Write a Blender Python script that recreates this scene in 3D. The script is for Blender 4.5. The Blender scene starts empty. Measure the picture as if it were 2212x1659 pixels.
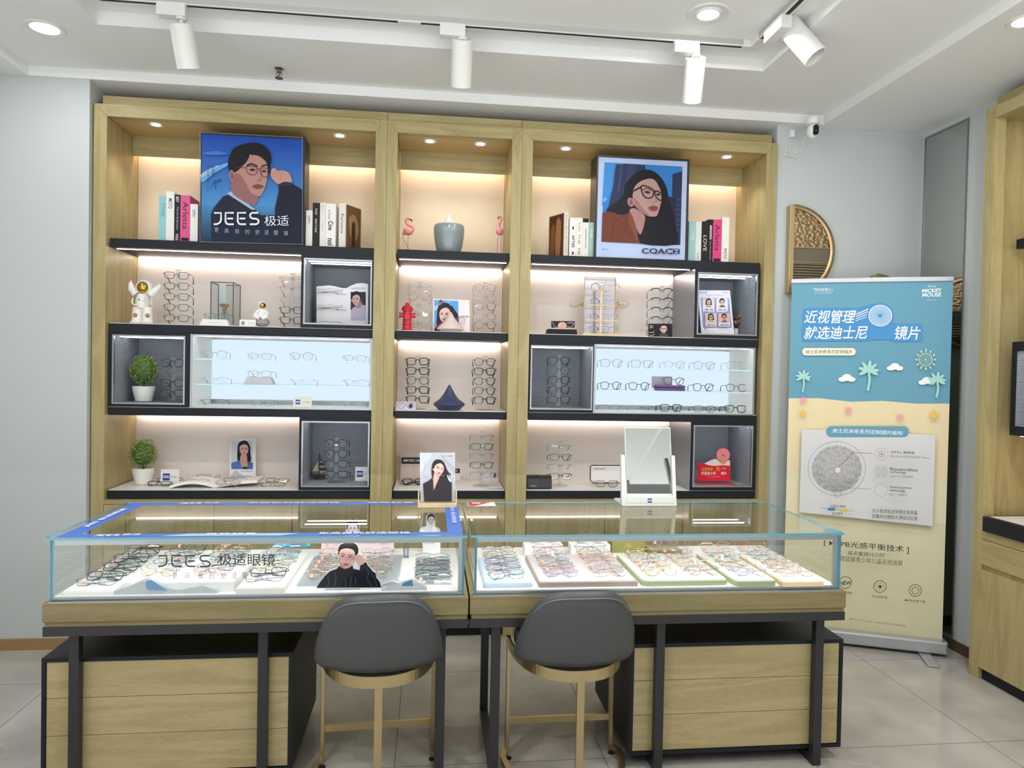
import bpy, bmesh, math, random
from mathutils import Vector, Matrix
SC = bpy.context.scene
COL = SC.collection
PI = math.pi
rnd = random.Random(7)

# ------------------------------------------------------------------ camera
FPX, YAW, PITCH, ROLL = 1543.94, 0.1134, -0.0181, 0.0198
EYE = Vector((0, 0, 1.4665))
_F = Vector((math.sin(YAW)*math.cos(PITCH), math.cos(YAW)*math.cos(PITCH), math.sin(PITCH)))
_R0 = Vector((math.cos(YAW), -math.sin(YAW), 0)); _U0 = _R0.cross(_F)
_R = _R0*math.cos(ROLL) + _U0*math.sin(ROLL); _U = -_R0*math.sin(ROLL) + _U0*math.cos(ROLL)
cd = bpy.data.cameras.new('camera'); cam = bpy.data.objects.new('camera', cd); COL.objects.link(cam)
cd.sensor_fit = 'HORIZONTAL'; cd.sensor_width = 36; cd.lens = FPX/2212*36; cd.clip_start = .05
cam.matrix_world = Matrix(((_R.x, _U.x, -_F.x, 0), (_R.y, _U.y, -_F.y, 0), (_R.z, _U.z, -_F.z, EYE.z), (0, 0, 0, 1)))
SC.camera = cam

# ------------------------------------------------------------------ world, exposure
SC.view_settings.view_transform = 'Standard'; SC.view_settings.look = 'None'
SC.view_settings.exposure = 0.0; SC.view_settings.gamma = 1; SC.view_settings.use_curve_mapping = False
cy = SC.cycles
cy.max_bounces = 10; cy.diffuse_bounces = 4; cy.glossy_bounces = 4; cy.transmission_bounces = 6; cy.transparent_max_bounces = 40
cy.caustics_reflective = False; cy.caustics_refractive = False; cy.sample_clamp_indirect = 4
W = bpy.data.worlds.new('fill_surround'); SC.world = W; W.use_nodes = True
_nt = W.node_tree; _bg = _nt.nodes['Background']; _bg.inputs[1].default_value = 1
_tc = _nt.nodes.new('ShaderNodeTexCoord'); _sp = _nt.nodes.new('ShaderNodeSeparateXYZ'); _rp = _nt.nodes.new('ShaderNodeValToRGB'); _mr = _nt.nodes.new('ShaderNodeMapRange')
_mr.inputs['From Min'].default_value = -.25; _mr.inputs['From Max'].default_value = .25
_rp.color_ramp.elements[0].color = (2.55, 2.65, 2.75, 1); _rp.color_ramp.elements[1].color = (.3, .31, .32, 1)   # made-up surroundings: brighter below the horizon, added to light the ceiling from below
_nt.links.new(_tc.outputs['Generated'], _sp.inputs[0]); _nt.links.new(_sp.outputs[2], _mr.inputs[0]); _nt.links.new(_mr.outputs[0], _rp.inputs[0]); _nt.links.new(_rp.outputs[0], _bg.inputs[0])

def lamp(name, kind, loc, energy, color=(1, 1, 1), **k):
    d = bpy.data.lights.new(name, kind); d.energy = energy; d.color = color
    aim = k.pop('aim', None)
    for a, b in k.items(): setattr(d, a, b)
    o = bpy.data.objects.new(name, d); COL.objects.link(o); o.location = loc
    if aim is not None:
        o.rotation_euler = (Vector(aim)-Vector(loc)).to_track_quat('-Z', 'Y').to_euler()
    return o
# the room's recessed downlights (most of them behind the camera)
WHITE = (1, .99, .97)
for x, y, z in ((-1.55, 1.7, 2.945), (-1.55, .3, 2.945), (.1, 2.2, 3.0), (1.18, 1.6, 3.0), (-.9, 1.0, 3.0), (1.85, 1.9, 2.945), (1.85, .3, 2.945), (.2, -.6, 3.0)):
    lamp('downlight_lamp', 'AREA', (x, y, z), 12, WHITE, shape='DISK', size=.11)

# ------------------------------------------------------------------ pixel -> place
def ray(u, v):
    return _F + _R*((u-1106)/FPX) - _U*((v-829.5)/FPX)
def at(u, v, Y):
    d = ray(u, v); return EYE + d*(Y/d.y)
def atz(u, v, z):
    d = ray(u, v); return EYE + d*((z-EYE.z)/d.z)
def atx(u, v, x):
    d = ray(u, v); return EYE + d*(x/d.x)

# ------------------------------------------------------------------ materials
MATS = {}
def lin(c):
    if isinstance(c, str):
        c = tuple(int(c[i:i+2], 16)/255 for i in (0, 2, 4))
    return tuple((x/12.92 if x <= .04045 else ((x+.055)/1.055)**2.4) for x in c)
def newmat(name):
    m = bpy.data.materials.new(name); m.use_nodes = True
    return m, m.node_tree, m.node_tree.nodes['Principled BSDF']
def mat(name, hexc, rough=.5, metal=0, spec=.5, emit=None, es=1, bump=None, coat=0):
    if name in MATS: return MATS[name]
    m, nt, b = newmat(name)
    b.inputs['Base Color'].default_value = (*lin(hexc), 1); b.inputs['Roughness'].default_value = rough
    b.inputs['Metallic'].default_value = metal; b.inputs['Specular IOR Level'].default_value = spec
    b.inputs['Coat Weight'].default_value = coat
    if emit:
        b.inputs['Emission Color'].default_value = (*lin(emit), 1); b.inputs['Emission Strength'].default_value = es
    if bump:
        sc, st, stretch = bump
        tc = nt.nodes.new('ShaderNodeTexCoord'); mp = nt.nodes.new('ShaderNodeMapping'); mp.inputs['Scale'].default_value = stretch
        n = nt.nodes.new('ShaderNodeTexNoise'); n.inputs['Scale'].default_value = sc; n.inputs['Detail'].default_value = 3
        bp = nt.nodes.new('ShaderNodeBump'); bp.inputs['Strength'].default_value = st; bp.inputs['Distance'].default_value = .01
        nt.links.new(tc.outputs['Object'], mp.inputs[0]); nt.links.new(mp.outputs[0], n.inputs[0])
        nt.links.new(n.outputs[0], bp.inputs['Height']); nt.links.new(bp.outputs[0], b.inputs['Normal'])
    MATS[name] = m; return m
def flat(hexc, rough=.55, spec=.25):
    return mat('print_'+hexc, hexc, rough, 0, spec)
def glow(name, hexc, st):
    if name in MATS: return MATS[name]
    m = bpy.data.materials.new(name); m.use_nodes = True; nt = m.node_tree; nt.nodes.clear()
    e = nt.nodes.new('ShaderNodeEmission'); e.inputs[0].default_value = (*lin(hexc), 1); e.inputs[1].default_value = st
    o = nt.nodes.new('ShaderNodeOutputMaterial'); nt.links.new(e.outputs[0], o.inputs[0]); MATS[name] = m; return m
def wood(axis, name='oak', c0='9b8b5d', c1='b0a274', rough=.42):
    key = name+axis
    if key in MATS: return MATS[key]
    m, nt, b = newmat(key); N = nt.nodes.new; L = nt.links.new
    tc = N('ShaderNodeTexCoord'); mp = N('ShaderNodeMapping')
    s = {'x': (.55, 6, 6), 'y': (6, .55, 6), 'z': (6, 6, .55)}[axis]
    mp.inputs['Scale'].default_value = s
    n1 = N('ShaderNodeTexNoise'); n1.inputs['Scale'].default_value = 2.0; n1.inputs['Detail'].default_value = 2; n1.inputs['Distortion'].default_value = .6
    wv = N('ShaderNodeMath'); wv.operation = 'MULTIPLY'; wv.inputs[1].default_value = 26
    sn = N('ShaderNodeMath'); sn.operation = 'SINE'
    mp2 = N('ShaderNodeMapping'); mp2.inputs['Scale'].default_value = tuple(x*22 for x in s)
    n2 = N('ShaderNodeTexNoise'); n2.inputs['Scale'].default_value = 3; n2.inputs['Detail'].default_value = 3
    ad = N('ShaderNodeMath'); ad.operation = 'MULTIPLY_ADD'; ad.inputs[1].default_value = .16
    rp = N('ShaderNodeValToRGB'); rp.color_ramp.elements[0].color = (*lin(c0), 1); rp.color_ramp.elements[1].color = (*lin(c1), 1)
    rp.color_ramp.elements[0].position = .12; rp.color_ramp.elements[1].position = .72
    L(tc.outputs['Object'], mp.inputs[0]); L(tc.outputs['Object'], mp2.inputs[0]); L(mp.outputs[0], n1.inputs[0]); L(mp2.outputs[0], n2.inputs[0])
    L(n1.outputs[0], wv.inputs[0]); L(wv.outputs[0], sn.inputs[0]); L(sn.outputs[0], ad.inputs[0]); L(n2.outputs[0], ad.inputs[2]); L(ad.outputs[0], rp.inputs[0])
    L(rp.outputs[0], b.inputs['Base Color']); b.inputs['Roughness'].default_value = rough; b.inputs['Specular IOR Level'].default_value = .35
    MATS[key] = m; return m
def clear(name, tint='ffffff', refl=1.0, ior=1.5, rough=0.0, haze=0.0):
    """a thin pane: straight-through transparency with mirror reflection on its front faces, by the Fresnel law"""
    if name in MATS: return MATS[name]
    m = bpy.data.materials.new(name); m.use_nodes = True; nt = m.node_tree; nt.nodes.clear(); N = nt.nodes.new; L = nt.links.new
    tr = N('ShaderNodeBsdfTransparent'); tr.inputs[0].default_value = (*lin(tint), 1)
    gl = N('ShaderNodeBsdfGlossy'); gl.inputs['Roughness'].default_value = rough
    fr = N('ShaderNodeFresnel'); fr.inputs[0].default_value = ior
    ge = N('ShaderNodeNewGeometry')
    inv = N('ShaderNodeMath'); inv.operation = 'SUBTRACT'; inv.inputs[0].default_value = refl
    mul = N('ShaderNodeMath'); mul.operation = 'MULTIPLY'; mul.use_clamp = True
    sc = N('ShaderNodeMath'); sc.operation = 'MULTIPLY'; sc.inputs[1].default_value = refl
    L(ge.outputs['Backfacing'], sc.inputs[0]); L(sc.outputs[0], inv.inputs[1])
    L(fr.outputs[0], mul.inputs[0]); L(inv.outputs[0], mul.inputs[1])
    mx = N('ShaderNodeMixShader'); L(mul.outputs[0], mx.inputs[0]); L(tr.outputs[0], mx.inputs[1]); L(gl.outputs[0], mx.inputs[2])
    last = mx
    if haze:
        df = N('ShaderNodeBsdfDiffuse'); df.inputs[0].default_value = (.85, .87, .88, 1)
        m2 = N('ShaderNodeMixShader'); m2.inputs[0].default_value = haze; L(mx.outputs[0], m2.inputs[1]); L(df.outputs[0], m2.inputs[2]); last = m2
    o = N('ShaderNodeOutputMaterial'); L(last.outputs[0], o.inputs[0]); MATS[name] = m; return m

# ------------------------------------------------------------------ mesh builder
class MB:
    def __init__(s): s.v = []; s.f = []; s.mi = []; s.sm = []; s.mats = []; s.M = None; s.closed = True
    def add(s, vs, fs, m, smooth=False):
        if m not in s.mats: s.mats.append(m)
        k = s.mats.index(m); o = len(s.v)
        s.v += [tuple(s.M @ Vector(p)) if s.M else tuple(p) for p in vs]
        for f in fs: s.f.append([i+o for i in f]); s.mi.append(k); s.sm.append(smooth)
        return s
    def box(s, a, b, m, bev=0):
        x0, y0, z0 = (min(a[i], b[i]) for i in range(3)); x1, y1, z1 = (max(a[i], b[i]) for i in range(3))
        if not bev:
            vs = [(x, y, z) for x in (x0, x1) for y in (y0, y1) for z in (z0, z1)]
            return s.add(vs, [(0, 1, 3, 2), (4, 6, 7, 5), (0, 4, 5, 1), (2, 3, 7, 6), (0, 2, 6, 4), (1, 5, 7, 3)], m)
        bev = min(bev, (x1-x0)/2.2, (y1-y0)/2.2, (z1-z0)/2.2)
        bm = bmesh.new(); bmesh.ops.create_cube(bm, size=1)
        for q in bm.verts: q.co = Vector(((x0+x1)/2+q.co.x*(x1-x0), (y0+y1)/2+q.co.y*(y1-y0), (z0+z1)/2+q.co.z*(z1-z0)))
        bmesh.ops.bevel(bm, geom=bm.edges[:], offset=bev, segments=2, affect='EDGES', profile=.5)
        bm.verts.index_update(); s.add([tuple(q.co) for q in bm.verts], [[q.index for q in f.verts] for f in bm.faces], m); bm.free(); return s
    def prism(s, poly, vec, m, smooth=False):
        """extrude a closed 3-D polygon along vec"""
        n = len(poly); vec = Vector(vec); a = [Vector(p) for p in poly]; b = [p+vec for p in a]
        return s.add(a+b, [list(range(n))[::-1], list(range(n, 2*n))] , m).add(a+b, [(i, (i+1) % n, (i+1) % n+n, i+n) for i in range(n)], m, smooth)
    def tube(s, pts, r, m, closed=False, n=8, squash=None, up=None):
        pts = [Vector(p) for p in pts]; N = len(pts); rs = r if isinstance(r, (list, tuple)) else [r]*N
        vs = []; prev = None
        for i in range(N):
            if closed: t = (pts[(i+1) % N]-pts[i-1])
            else: t = pts[min(i+1, N-1)]-pts[max(i-1, 0)]
            t.normalize()
            if up is not None: a = Vector(up)
            elif prev is not None: a = prev
            else: a = Vector((0, 0, 1)) if abs(t.z) < .9 else Vector((1, 0, 0))
            a = (a-t*a.dot(t))
            if a.length < 1e-6: a = Vector((1, 0, 0))-t*t.x
            a.normalize(); prev = a; b = t.cross(a)
            ka, kb = (1, 1) if squash is None else squash
            off = PI/4 if n == 4 else 0
            for k in range(n):
                w = 2*PI*k/n+off; vs.append(pts[i]+a*(math.cos(w)*rs[i]*ka)+b*(math.sin(w)*rs[i]*kb))
        fs = []; R_ = N if closed else N-1
        for i in range(R_):
            j = (i+1) % N
            for k in range(n): fs.append((i*n+k, i*n+(k+1) % n, j*n+(k+1) % n, j*n+k))
        if not closed: fs += [list(range(n))[::-1], [(N-1)*n+k for k in range(n)]]
        return s.add(vs, fs, m, n > 4)
    def cyl(s, p0, p1, r, m, n=20, r1=None):
        return s.tube([p0, p1], [r, r if r1 is None else r1], m, n=n)
    def lathe(s, prof, c, m, n=28, axis='z'):
        vs = []; c = Vector(c)
        for r, z in prof:
            for k in range(n):
                w = 2*PI*k/n; x, y = r*math.cos(w), r*math.sin(w)
                vs.append(c+(Vector((x, y, z)) if axis == 'z' else Vector((x, z, y)) if axis == 'y' else Vector((z, x, y))))
        P_ = len(prof); fs = []
        for i in range(P_-1):
            for k in range(n): fs.append((i*n+k, i*n+(k+1) % n, (i+1)*n+(k+1) % n, (i+1)*n+k))
        if prof[0][0] > 1e-5: fs.append(list(range(n))[::-1])
        if prof[-1][0] > 1e-5: fs.append([(P_-1)*n+k for k in range(n)])
        return s.add(vs, fs, m, True)
    def ball(s, c, r, m, nu=16, nv=10):
        r = (r, r, r) if not isinstance(r, (tuple, list)) else r; c = Vector(c); vs = []; fs = []
        for i in range(nv+1):
            a = PI*i/nv
            for k in range(nu):
                w = 2*PI*k/nu; vs.append(c+Vector((r[0]*math.sin(a)*math.cos(w), r[1]*math.sin(a)*math.sin(w), r[2]*math.cos(a))))
        for i in range(nv):
            for k in range(nu): fs.append((i*nu+k, i*nu+(k+1) % nu, (i+1)*nu+(k+1) % nu, (i+1)*nu+k))
        return s.add(vs, fs, m, True)
    def build(s, name, parent=None, local=False, label=None, recalc=True, sharp=None):
        off = Vector()
        if parent is not None and not local:
            p = parent
            while p is not None: off += p.location; p = p.parent
        me = bpy.data.meshes.new(name); me.from_pydata([Vector(p)-off for p in s.v], [], s.f)
        for m in s.mats: me.materials.append(m)
        me.polygons.foreach_set('material_index', s.mi); me.polygons.foreach_set('use_smooth', s.sm)
        if recalc:
            bm = bmesh.new(); bm.from_mesh(me); bmesh.ops.remove_doubles(bm, verts=bm.verts[:], dist=1e-6) if any(s.sm) else None
            bmesh.ops.recalc_face_normals(bm, faces=bm.faces[:]); bm.to_mesh(me); bm.free()
        if any(s.sm): me.set_sharp_from_angle(angle=math.radians(sharp or 42))
        me.update()
        o = bpy.data.objects.new(name, me); COL.objects.link(o)
        if parent is not None: o.parent = parent
        if label: o['label'] = label
        return o

def thing(name, label, cat, loc=(0, 0, 0), rz=0, group=None):
    o = bpy.data.objects.new(name, None); COL.objects.link(o); o.empty_display_size = .05
    o.location = loc; o.rotation_euler = (0, 0, rz); o['label'] = label; o['category'] = cat
    if group: o['group'] = group
    return o
def tag(o, label, cat, group=None):
    o['label'] = label; o['category'] = cat
    if group: o['group'] = group
    return o
def struct(o): o['kind'] = 'structure'; return o
def dup(root, loc, rot, label, group=None):
    r = root.copy(); COL.objects.link(r); r.location = loc; r.rotation_euler = rot; r['label'] = label
    if group: r['group'] = group
    for ch in list(root.children):
        c = ch.copy(); COL.objects.link(c); c.parent = r
        for g in list(ch.children):
            d = g.copy(); COL.objects.link(d); d.parent = c
    return r

# ------------------------------------------------------------------ flat printed art
_txt = {}
def text_mesh(s, bold=0.0, shear=0.0):
    k = (s, bold, shear)
    if k not in _txt:
        c = bpy.data.curves.new('lettering', 'FONT'); c.body = s; c.offset = bold; c.resolution_u = 3; c.shear = shear
        o = bpy.data.objects.new('lettering', c); me = bpy.data.meshes.new_from_object(o)
        vs = [(q.co.x, q.co.y) for q in me.vertices]; fs = [list(p.vertices) for p in me.polygons]
        bpy.data.objects.remove(o); bpy.data.curves.remove(c); bpy.data.meshes.remove(me)
        x0 = min(p[0] for p in vs); x1 = max(p[0] for p in vs); y0 = min(p[1] for p in vs); y1 = max(p[1] for p in vs)
        _txt[k] = ([((x-x0)/max(x1-x0, 1e-6), (y-y0)/max(y1-y0, 1e-6)) for x, y in vs], fs)
    return _txt[k]
def smooth_poly(pts, n=5, closed=True):
    out = []; N = len(pts)
    for i in range(N if closed else N-1):
        p0, p1, p2, p3 = (pts[(i+k) % N] if closed else pts[min(max(i+k, 0), N-1)] for k in (-1, 0, 1, 2))
        for j in range(n):
            t = j/n; a = []
            for d in range(len(p1)):
                a.append(.5*(2*p1[d]+(p2[d]-p0[d])*t+(2*p0[d]-5*p1[d]+4*p2[d]-p3[d])*t*t+(3*p1[d]-p0[d]-3*p2[d]+p3[d])*t**3))
            out.append(tuple(a))
    if not closed: out.append(tuple(pts[-1]))
    return out
class Art:
    """ink on a flat board: 2-D drawing coordinates -> the board's own plane; every later mark lies a hair above the one before"""
    def __init__(s, fn, normal, T=(0, 0, 1), step=.00025, k0=1):
        s.fn = fn; s.n = Vector(normal).normalized(); s.T = T; s.k = k0; s.step = step; s.mb = MB(); s.mb.closed = False
    def p(s, x, y):
        ox, oy, sc = s.T; return s.fn(ox+x/sc, oy+y/sc)+s.n*(s.k*s.step)
    def poly(s, pts, c, sm=0, rough=.55):
        if sm: pts = smooth_poly(pts, sm)
        s.mb.add([s.p(*q) for q in pts], [list(range(len(pts)))], flat(c, rough) if isinstance(c, str) else c); s.k += 1; return s
    def rect(s, x0, y0, x1, y1, c): return s.poly([(x0, y0), (x1, y0), (x1, y1), (x0, y1)], c)
    def rrect(s, x0, y0, x1, y1, r, c, n=5):
        q = []
        for cx, cy_, a0 in ((x1-r, y0+r, -90), (x1-r, y1-r, 0), (x0+r, y1-r, 90), (x0+r, y0+r, 180)):
            for i in range(n+1):
                w = math.radians(a0+90*i/n); q.append((cx+r*math.cos(w), cy_+r*math.sin(w)))
        return s.poly(q, c)
    def ell(s, cx, cy_, rx, ry, c, rot=0, n=20):
        cr, sr = math.cos(rot), math.sin(rot)
        return s.poly([(cx+rx*math.cos(t)*cr-ry*math.sin(t)*sr, cy_+rx*math.cos(t)*sr+ry*math.sin(t)*cr) for t in (2*PI*i/n for i in range(n))], c)
    def ring(s, cx, cy_, rx, ry, w, c, n=28, a0=0, a1=2*PI):
        full = abs(a1-a0-2*PI) < 1e-6
        return s.line([(cx+rx*math.cos(a0+(a1-a0)*i/n), cy_+ry*math.sin(a0+(a1-a0)*i/n)) for i in range(n if full else n+1)], w, c, closed=full)
    def line(s, pts, w, c, closed=False, sm=0):
        if sm: pts = smooth_poly(pts, sm, closed)
        N = len(pts); vs = []; m = flat(c) if isinstance(c, str) else c
        for i in range(N):
            a = pts[i-1] if closed or i else pts[i]; b = pts[(i+1) % N] if closed or i < N-1 else pts[i]
            dx, dy = b[0]-a[0], b[1]-a[1]; l = math.hypot(dx, dy) or 1; nx, ny = -dy/l*w/2, dx/l*w/2
            vs += [s.p(pts[i][0]+nx, pts[i][1]+ny), s.p(pts[i][0]-nx, pts[i][1]-ny)]
        fs = [(2*i, 2*i+1, 2*((i+1) % N)+1, 2*((i+1) % N)) for i in range(N if closed else N-1)]
        s.mb.add(vs, fs, m); s.k += 1; return s
    def text(s, t, x0, y0, x1, y1, c, bold=0.0, shear=0.0, quad=None):
        """glyph box fitted to x0..x1 (left..right) and y0..y1 (top..bottom), or to quad = bottom-left, bottom-right, top-right, top-left"""
        vs, fs = text_mesh(t, bold, shear); bl, br, tr, tl = quad or ((x0, y1), (x1, y1), (x1, y0), (x0, y0)); out = []
        for a, b in vs:
            out.append(s.p(*(((bl[d]*(1-a)+br[d]*a)*(1-b)+(tl[d]*(1-a)+tr[d]*a)*b) for d in (0, 1))))
        s.mb.add(out, fs, flat(c) if isinstance(c, str) else c); s.k += 1; return s
    def sideways(s, t, x0, y0, x1, y1, c, bold=0.0):
        """text that reads downwards, its letters' tops to the right"""
        return s.text(t, 0, 0, 0, 0, c, bold, quad=((x0, y0), (x0, y1), (x1, y1), (x1, y0)))
    def jees(s, x0, y0, x1, y1, w, c):
        W_ = x1-x0; H = y1-y0; X = lambda f: x0+W_*f; Y = lambda f: y0+H*f
        s.line([(X(.0), Y(.04)), (X(.155), Y(.04)), (X(.155), Y(.6)), (X(.13), Y(.82)), (X(.07), Y(.95)), (X(-.01), Y(.97))], w, c)
        for a in (.255, .53):
            s.line([(X(a+.185), Y(.03)), (X(a), Y(.03)), (X(a), Y(.75)), (X(a+.03), Y(.93)), (X(a+.07), Y(.97)), (X(a+.185), Y(.97))], w, c)
            s.line([(X(a+.04), Y(.5)), (X(a+.17), Y(.5))], w, c)
        s.line([(X(.99), Y(.03)), (X(.86), Y(.03)), (X(.82), Y(.1)), (X(.805), Y(.25)), (X(.82), Y(.42)), (X(.86), Y(.5)), (X(.94), Y(.52)), (X(.985), Y(.6)), (X(1.0), Y(.75)), (X(.98), Y(.9)), (X(.94), Y(.97)), (X(.8), Y(.97))], w, c)
        return s
    def build(s, name, parent=None, label=None): return s.mb.build(name, parent, label=label, recalc=False)
def planeY(Y): return lambda u, v: at(u, v, Y)
def plane3(P, n):
    P = Vector(P); n = Vector(n)
    def fn(u, v):
        d = ray(u, v); return EYE + d*((P-EYE).dot(n)/d.dot(n))
    return fn
NY = (0, -1, 0)
def quadfn(bl, br, tl):
    """drawing coordinates 0..1 across (x) and 0..1 down (y) on a board given by three corners"""
    bl, br, tl = Vector(bl), Vector(br), Vector(tl)
    return lambda x, y: tl+(br-bl)*x+(bl-tl)*y
# ================================================================== setting
M_WALL = mat('wall_paint', 'c4c9c8', .75, spec=.2)
M_CEIL = mat('ceiling_paint', 'efefec', .8, spec=.2)
M_BLACK = mat('black_laminate', '181b22', .5, spec=.3)
M_STEEL = mat('black_steel', '29282b', .42)
M_WHITE = mat('white_laminate', 'e6e4df', .4)
M_BRASS = mat('satin_brass', 'c2a56c', .32, 1)
M_GREYM = mat('satin_metal', 'a9acb0', .3, .9)
M_CREAM = mat('cream_panel', 'ece3dd', .6, spec=.25)
M_CREAM_LIT = mat('cream_panel_lit', 'e4d3ba', .6, spec=.25)
M_WTRIM = mat('white_metal', 'e3e2dc', .4, spec=.4)

def floor_mat():
    m, nt, b = newmat('floor_tiles'); N = nt.nodes.new; L = nt.links.new
    tc = N('ShaderNodeTexCoord'); mp = N('ShaderNodeMapping'); mp.inputs['Location'].default_value = (.108, -.19, 0)
    br = N('ShaderNodeTexBrick'); br.offset = 0; br.squash = 1
    for k, v in (('Scale', 1), ('Mortar Size', .0022), ('Mortar Smooth', .1), ('Brick Width', .79), ('Row Height', .815), ('Bias', 0)): br.inputs[k].default_value = v
    br.inputs['Color1'].default_value = (1, 1, 1, 1); br.inputs['Color2'].default_value = (.93, .93, .93, 1); br.inputs['Mortar'].default_value = (.42, .41, .4, 1)
    n = N('ShaderNodeTexNoise'); n.inputs['Scale'].default_value = 1.3; n.inputs['Detail'].default_value = 5; n.inputs['Distortion'].default_value = 1.2
    s1 = N('ShaderNodeMath'); s1.operation = 'SUBTRACT'; s1.inputs[1].default_value = .5
    ab = N('ShaderNodeMath'); ab.operation = 'ABSOLUTE'
    vr = N('ShaderNodeMapRange'); vr.inputs['From Min'].default_value = 0; vr.inputs['From Max'].default_value = .006; vr.inputs['To Min'].default_value = .32; vr.inputs['To Max'].default_value = 0
    n2 = N('ShaderNodeTexNoise'); n2.inputs['Scale'].default_value = 2.6; n2.inputs['Detail'].default_value = 4
    rp = N('ShaderNodeValToRGB'); rp.color_ramp.elements[0].color = (*lin('a39e97'), 1); rp.color_ramp.elements[1].color = (*lin('bdb8b1'), 1)
    rp.color_ramp.elements[0].position = .35; rp.color_ramp.elements[1].position = .65
    v2 = N('ShaderNodeMath'); v2.operation = 'MULTIPLY'
    n3 = N('ShaderNodeTexNoise'); n3.inputs['Scale'].default_value = .9
    m3 = N('ShaderNodeMapRange'); m3.inputs['From Min'].default_value = .48; m3.inputs['From Max'].default_value = .62
    mix = N('ShaderNodeMix'); mix.data_type = 'RGBA'; mix.inputs[7].default_value = (*lin('d8d4cc'), 1)
    mul = N('ShaderNodeMix'); mul.data_type = 'RGBA'; mul.blend_type = 'MULTIPLY'; mul.inputs[0].default_value = 1
    L(tc.outputs['Object'], mp.inputs[0]); L(mp.outputs[0], br.inputs[0]); L(tc.outputs['Object'], n.inputs[0]); L(tc.outputs['Object'], n2.inputs[0]); L(tc.outputs['Object'], n3.inputs[0])
    L(n.outputs[0], s1.inputs[0]); L(s1.outputs[0], ab.inputs[0]); L(ab.outputs[0], vr.inputs[0]); L(n3.outputs[0], m3.inputs[0]); L(vr.outputs[0], v2.inputs[0]); L(m3.outputs[0], v2.inputs[1])
    L(n2.outputs[0], rp.inputs[0]); L(rp.outputs[0], mix.inputs[6]); L(v2.outputs[0], mix.inputs[0]); L(mix.outputs[2], mul.inputs[6]); L(br.outputs[0], mul.inputs[7])
    L(mul.outputs[2], b.inputs['Base Color']); b.inputs['Roughness'].default_value = .13; b.inputs['Specular IOR Level'].default_value = .5
    return m
struct(MB().box((-2.3, -1.2, -.1), (3.25, 4.5, 0), floor_mat()).build('floor'))
c = MB()
for a, b_ in (((-2.3, -1.2, 2.90), (-2.03, 4.5, 3.2)), ((2.19, -1.2, 2.90), (3.25, 4.5, 3.2)), ((-2.03, 3.86, 2.90), (2.19, 4.5, 3.2)),
              ((-2.03, -1.2, 2.95), (-1.48, 3.86, 3.2)), ((1.582, -1.2, 2.95), (2.19, 3.86, 3.2)), ((-1.48, 3.35, 2.95), (1.582, 3.86, 3.2)),
              ((-1.48, -1.2, 3.01), (1.582, 3.35, 3.2))): c.box(a, b_, M_CEIL)
struct(c.build('ceiling'))
w = MB()
w.box((-2.3, 3.87, 0), (-1.742, 4.5, 2.9), M_WALL).box((1.944, 3.92, 0), (3.0, 4.5, 2.9), M_WALL).box((-1.742, 4.38, 0), (1.944, 4.5, 2.9), M_WALL)
struct(w.build('wall_back'))
struct(MB().box((-2.3, 1.5, 0), (-2.18, 3.87, 2.9), M_WALL).build('wall_left'))
struct(MB().box((2.85, 3.285, 0), (3.0, 3.92, 2.9), M_WALL).box((3.1, -1.2, 0), (3.25, 3.285, 2.9), M_WALL).box((3.0, 3.285, 0), (3.1, 3.4, 2.9), M_WALL).build('wall_right'))
M_SKIRT = mat('skirting_bronze', 'a8895a', .4, .3)
M_SKIRT2 = mat('skirting_dark', '5a4a3a', .4, .2)
struct(MB().box((-2.18, 3.858, 0), (-1.742, 3.87, .056), M_SKIRT).build('baseboard_back'))
struct(MB().box((1.944, 3.908, 0), (2.838, 3.92, .056), M_SKIRT2).box((2.838, 3.285, 0), (2.85, 3.92, .056), M_SKIRT2).build('baseboard_right'))

# ================================================================== the built-in display cabinets
YF, YS, YB = 3.90, 3.93, 4.30
Z1, Z2, Z3, Z4 = 2.115, 1.677, 1.241, .805          # shelf tops
WX, WZ = wood('x'), wood('z')
M_LINE = mat('dark_joint', '3a3026', .8)
M_LED = glow('led_front', 'fff4ea', 11)
M_LEDW = glow('led_warm', 'ffe8da', 23)
M_LEDC = glow('led_cool', 'eef6ff', 11)
M_LIT = glow('lit_panel', 'dff2ff', 1.0)
M_GREYF = mat('grey_textile', '92969c', .7, spec=.2, bump=(30, .6, (1, 1, 5)))
M_GEDGE = mat('glass_edge', 'c6eef6', .15, 0, .6)  # pale colour stands in for light carried along the shelf glass
M_GLASS = clear('shelf_glass', 'fbfefe', .6, 1.5)
M_DIV = mat('brushed_divider', '9b9fa6', .28, .85)

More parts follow.
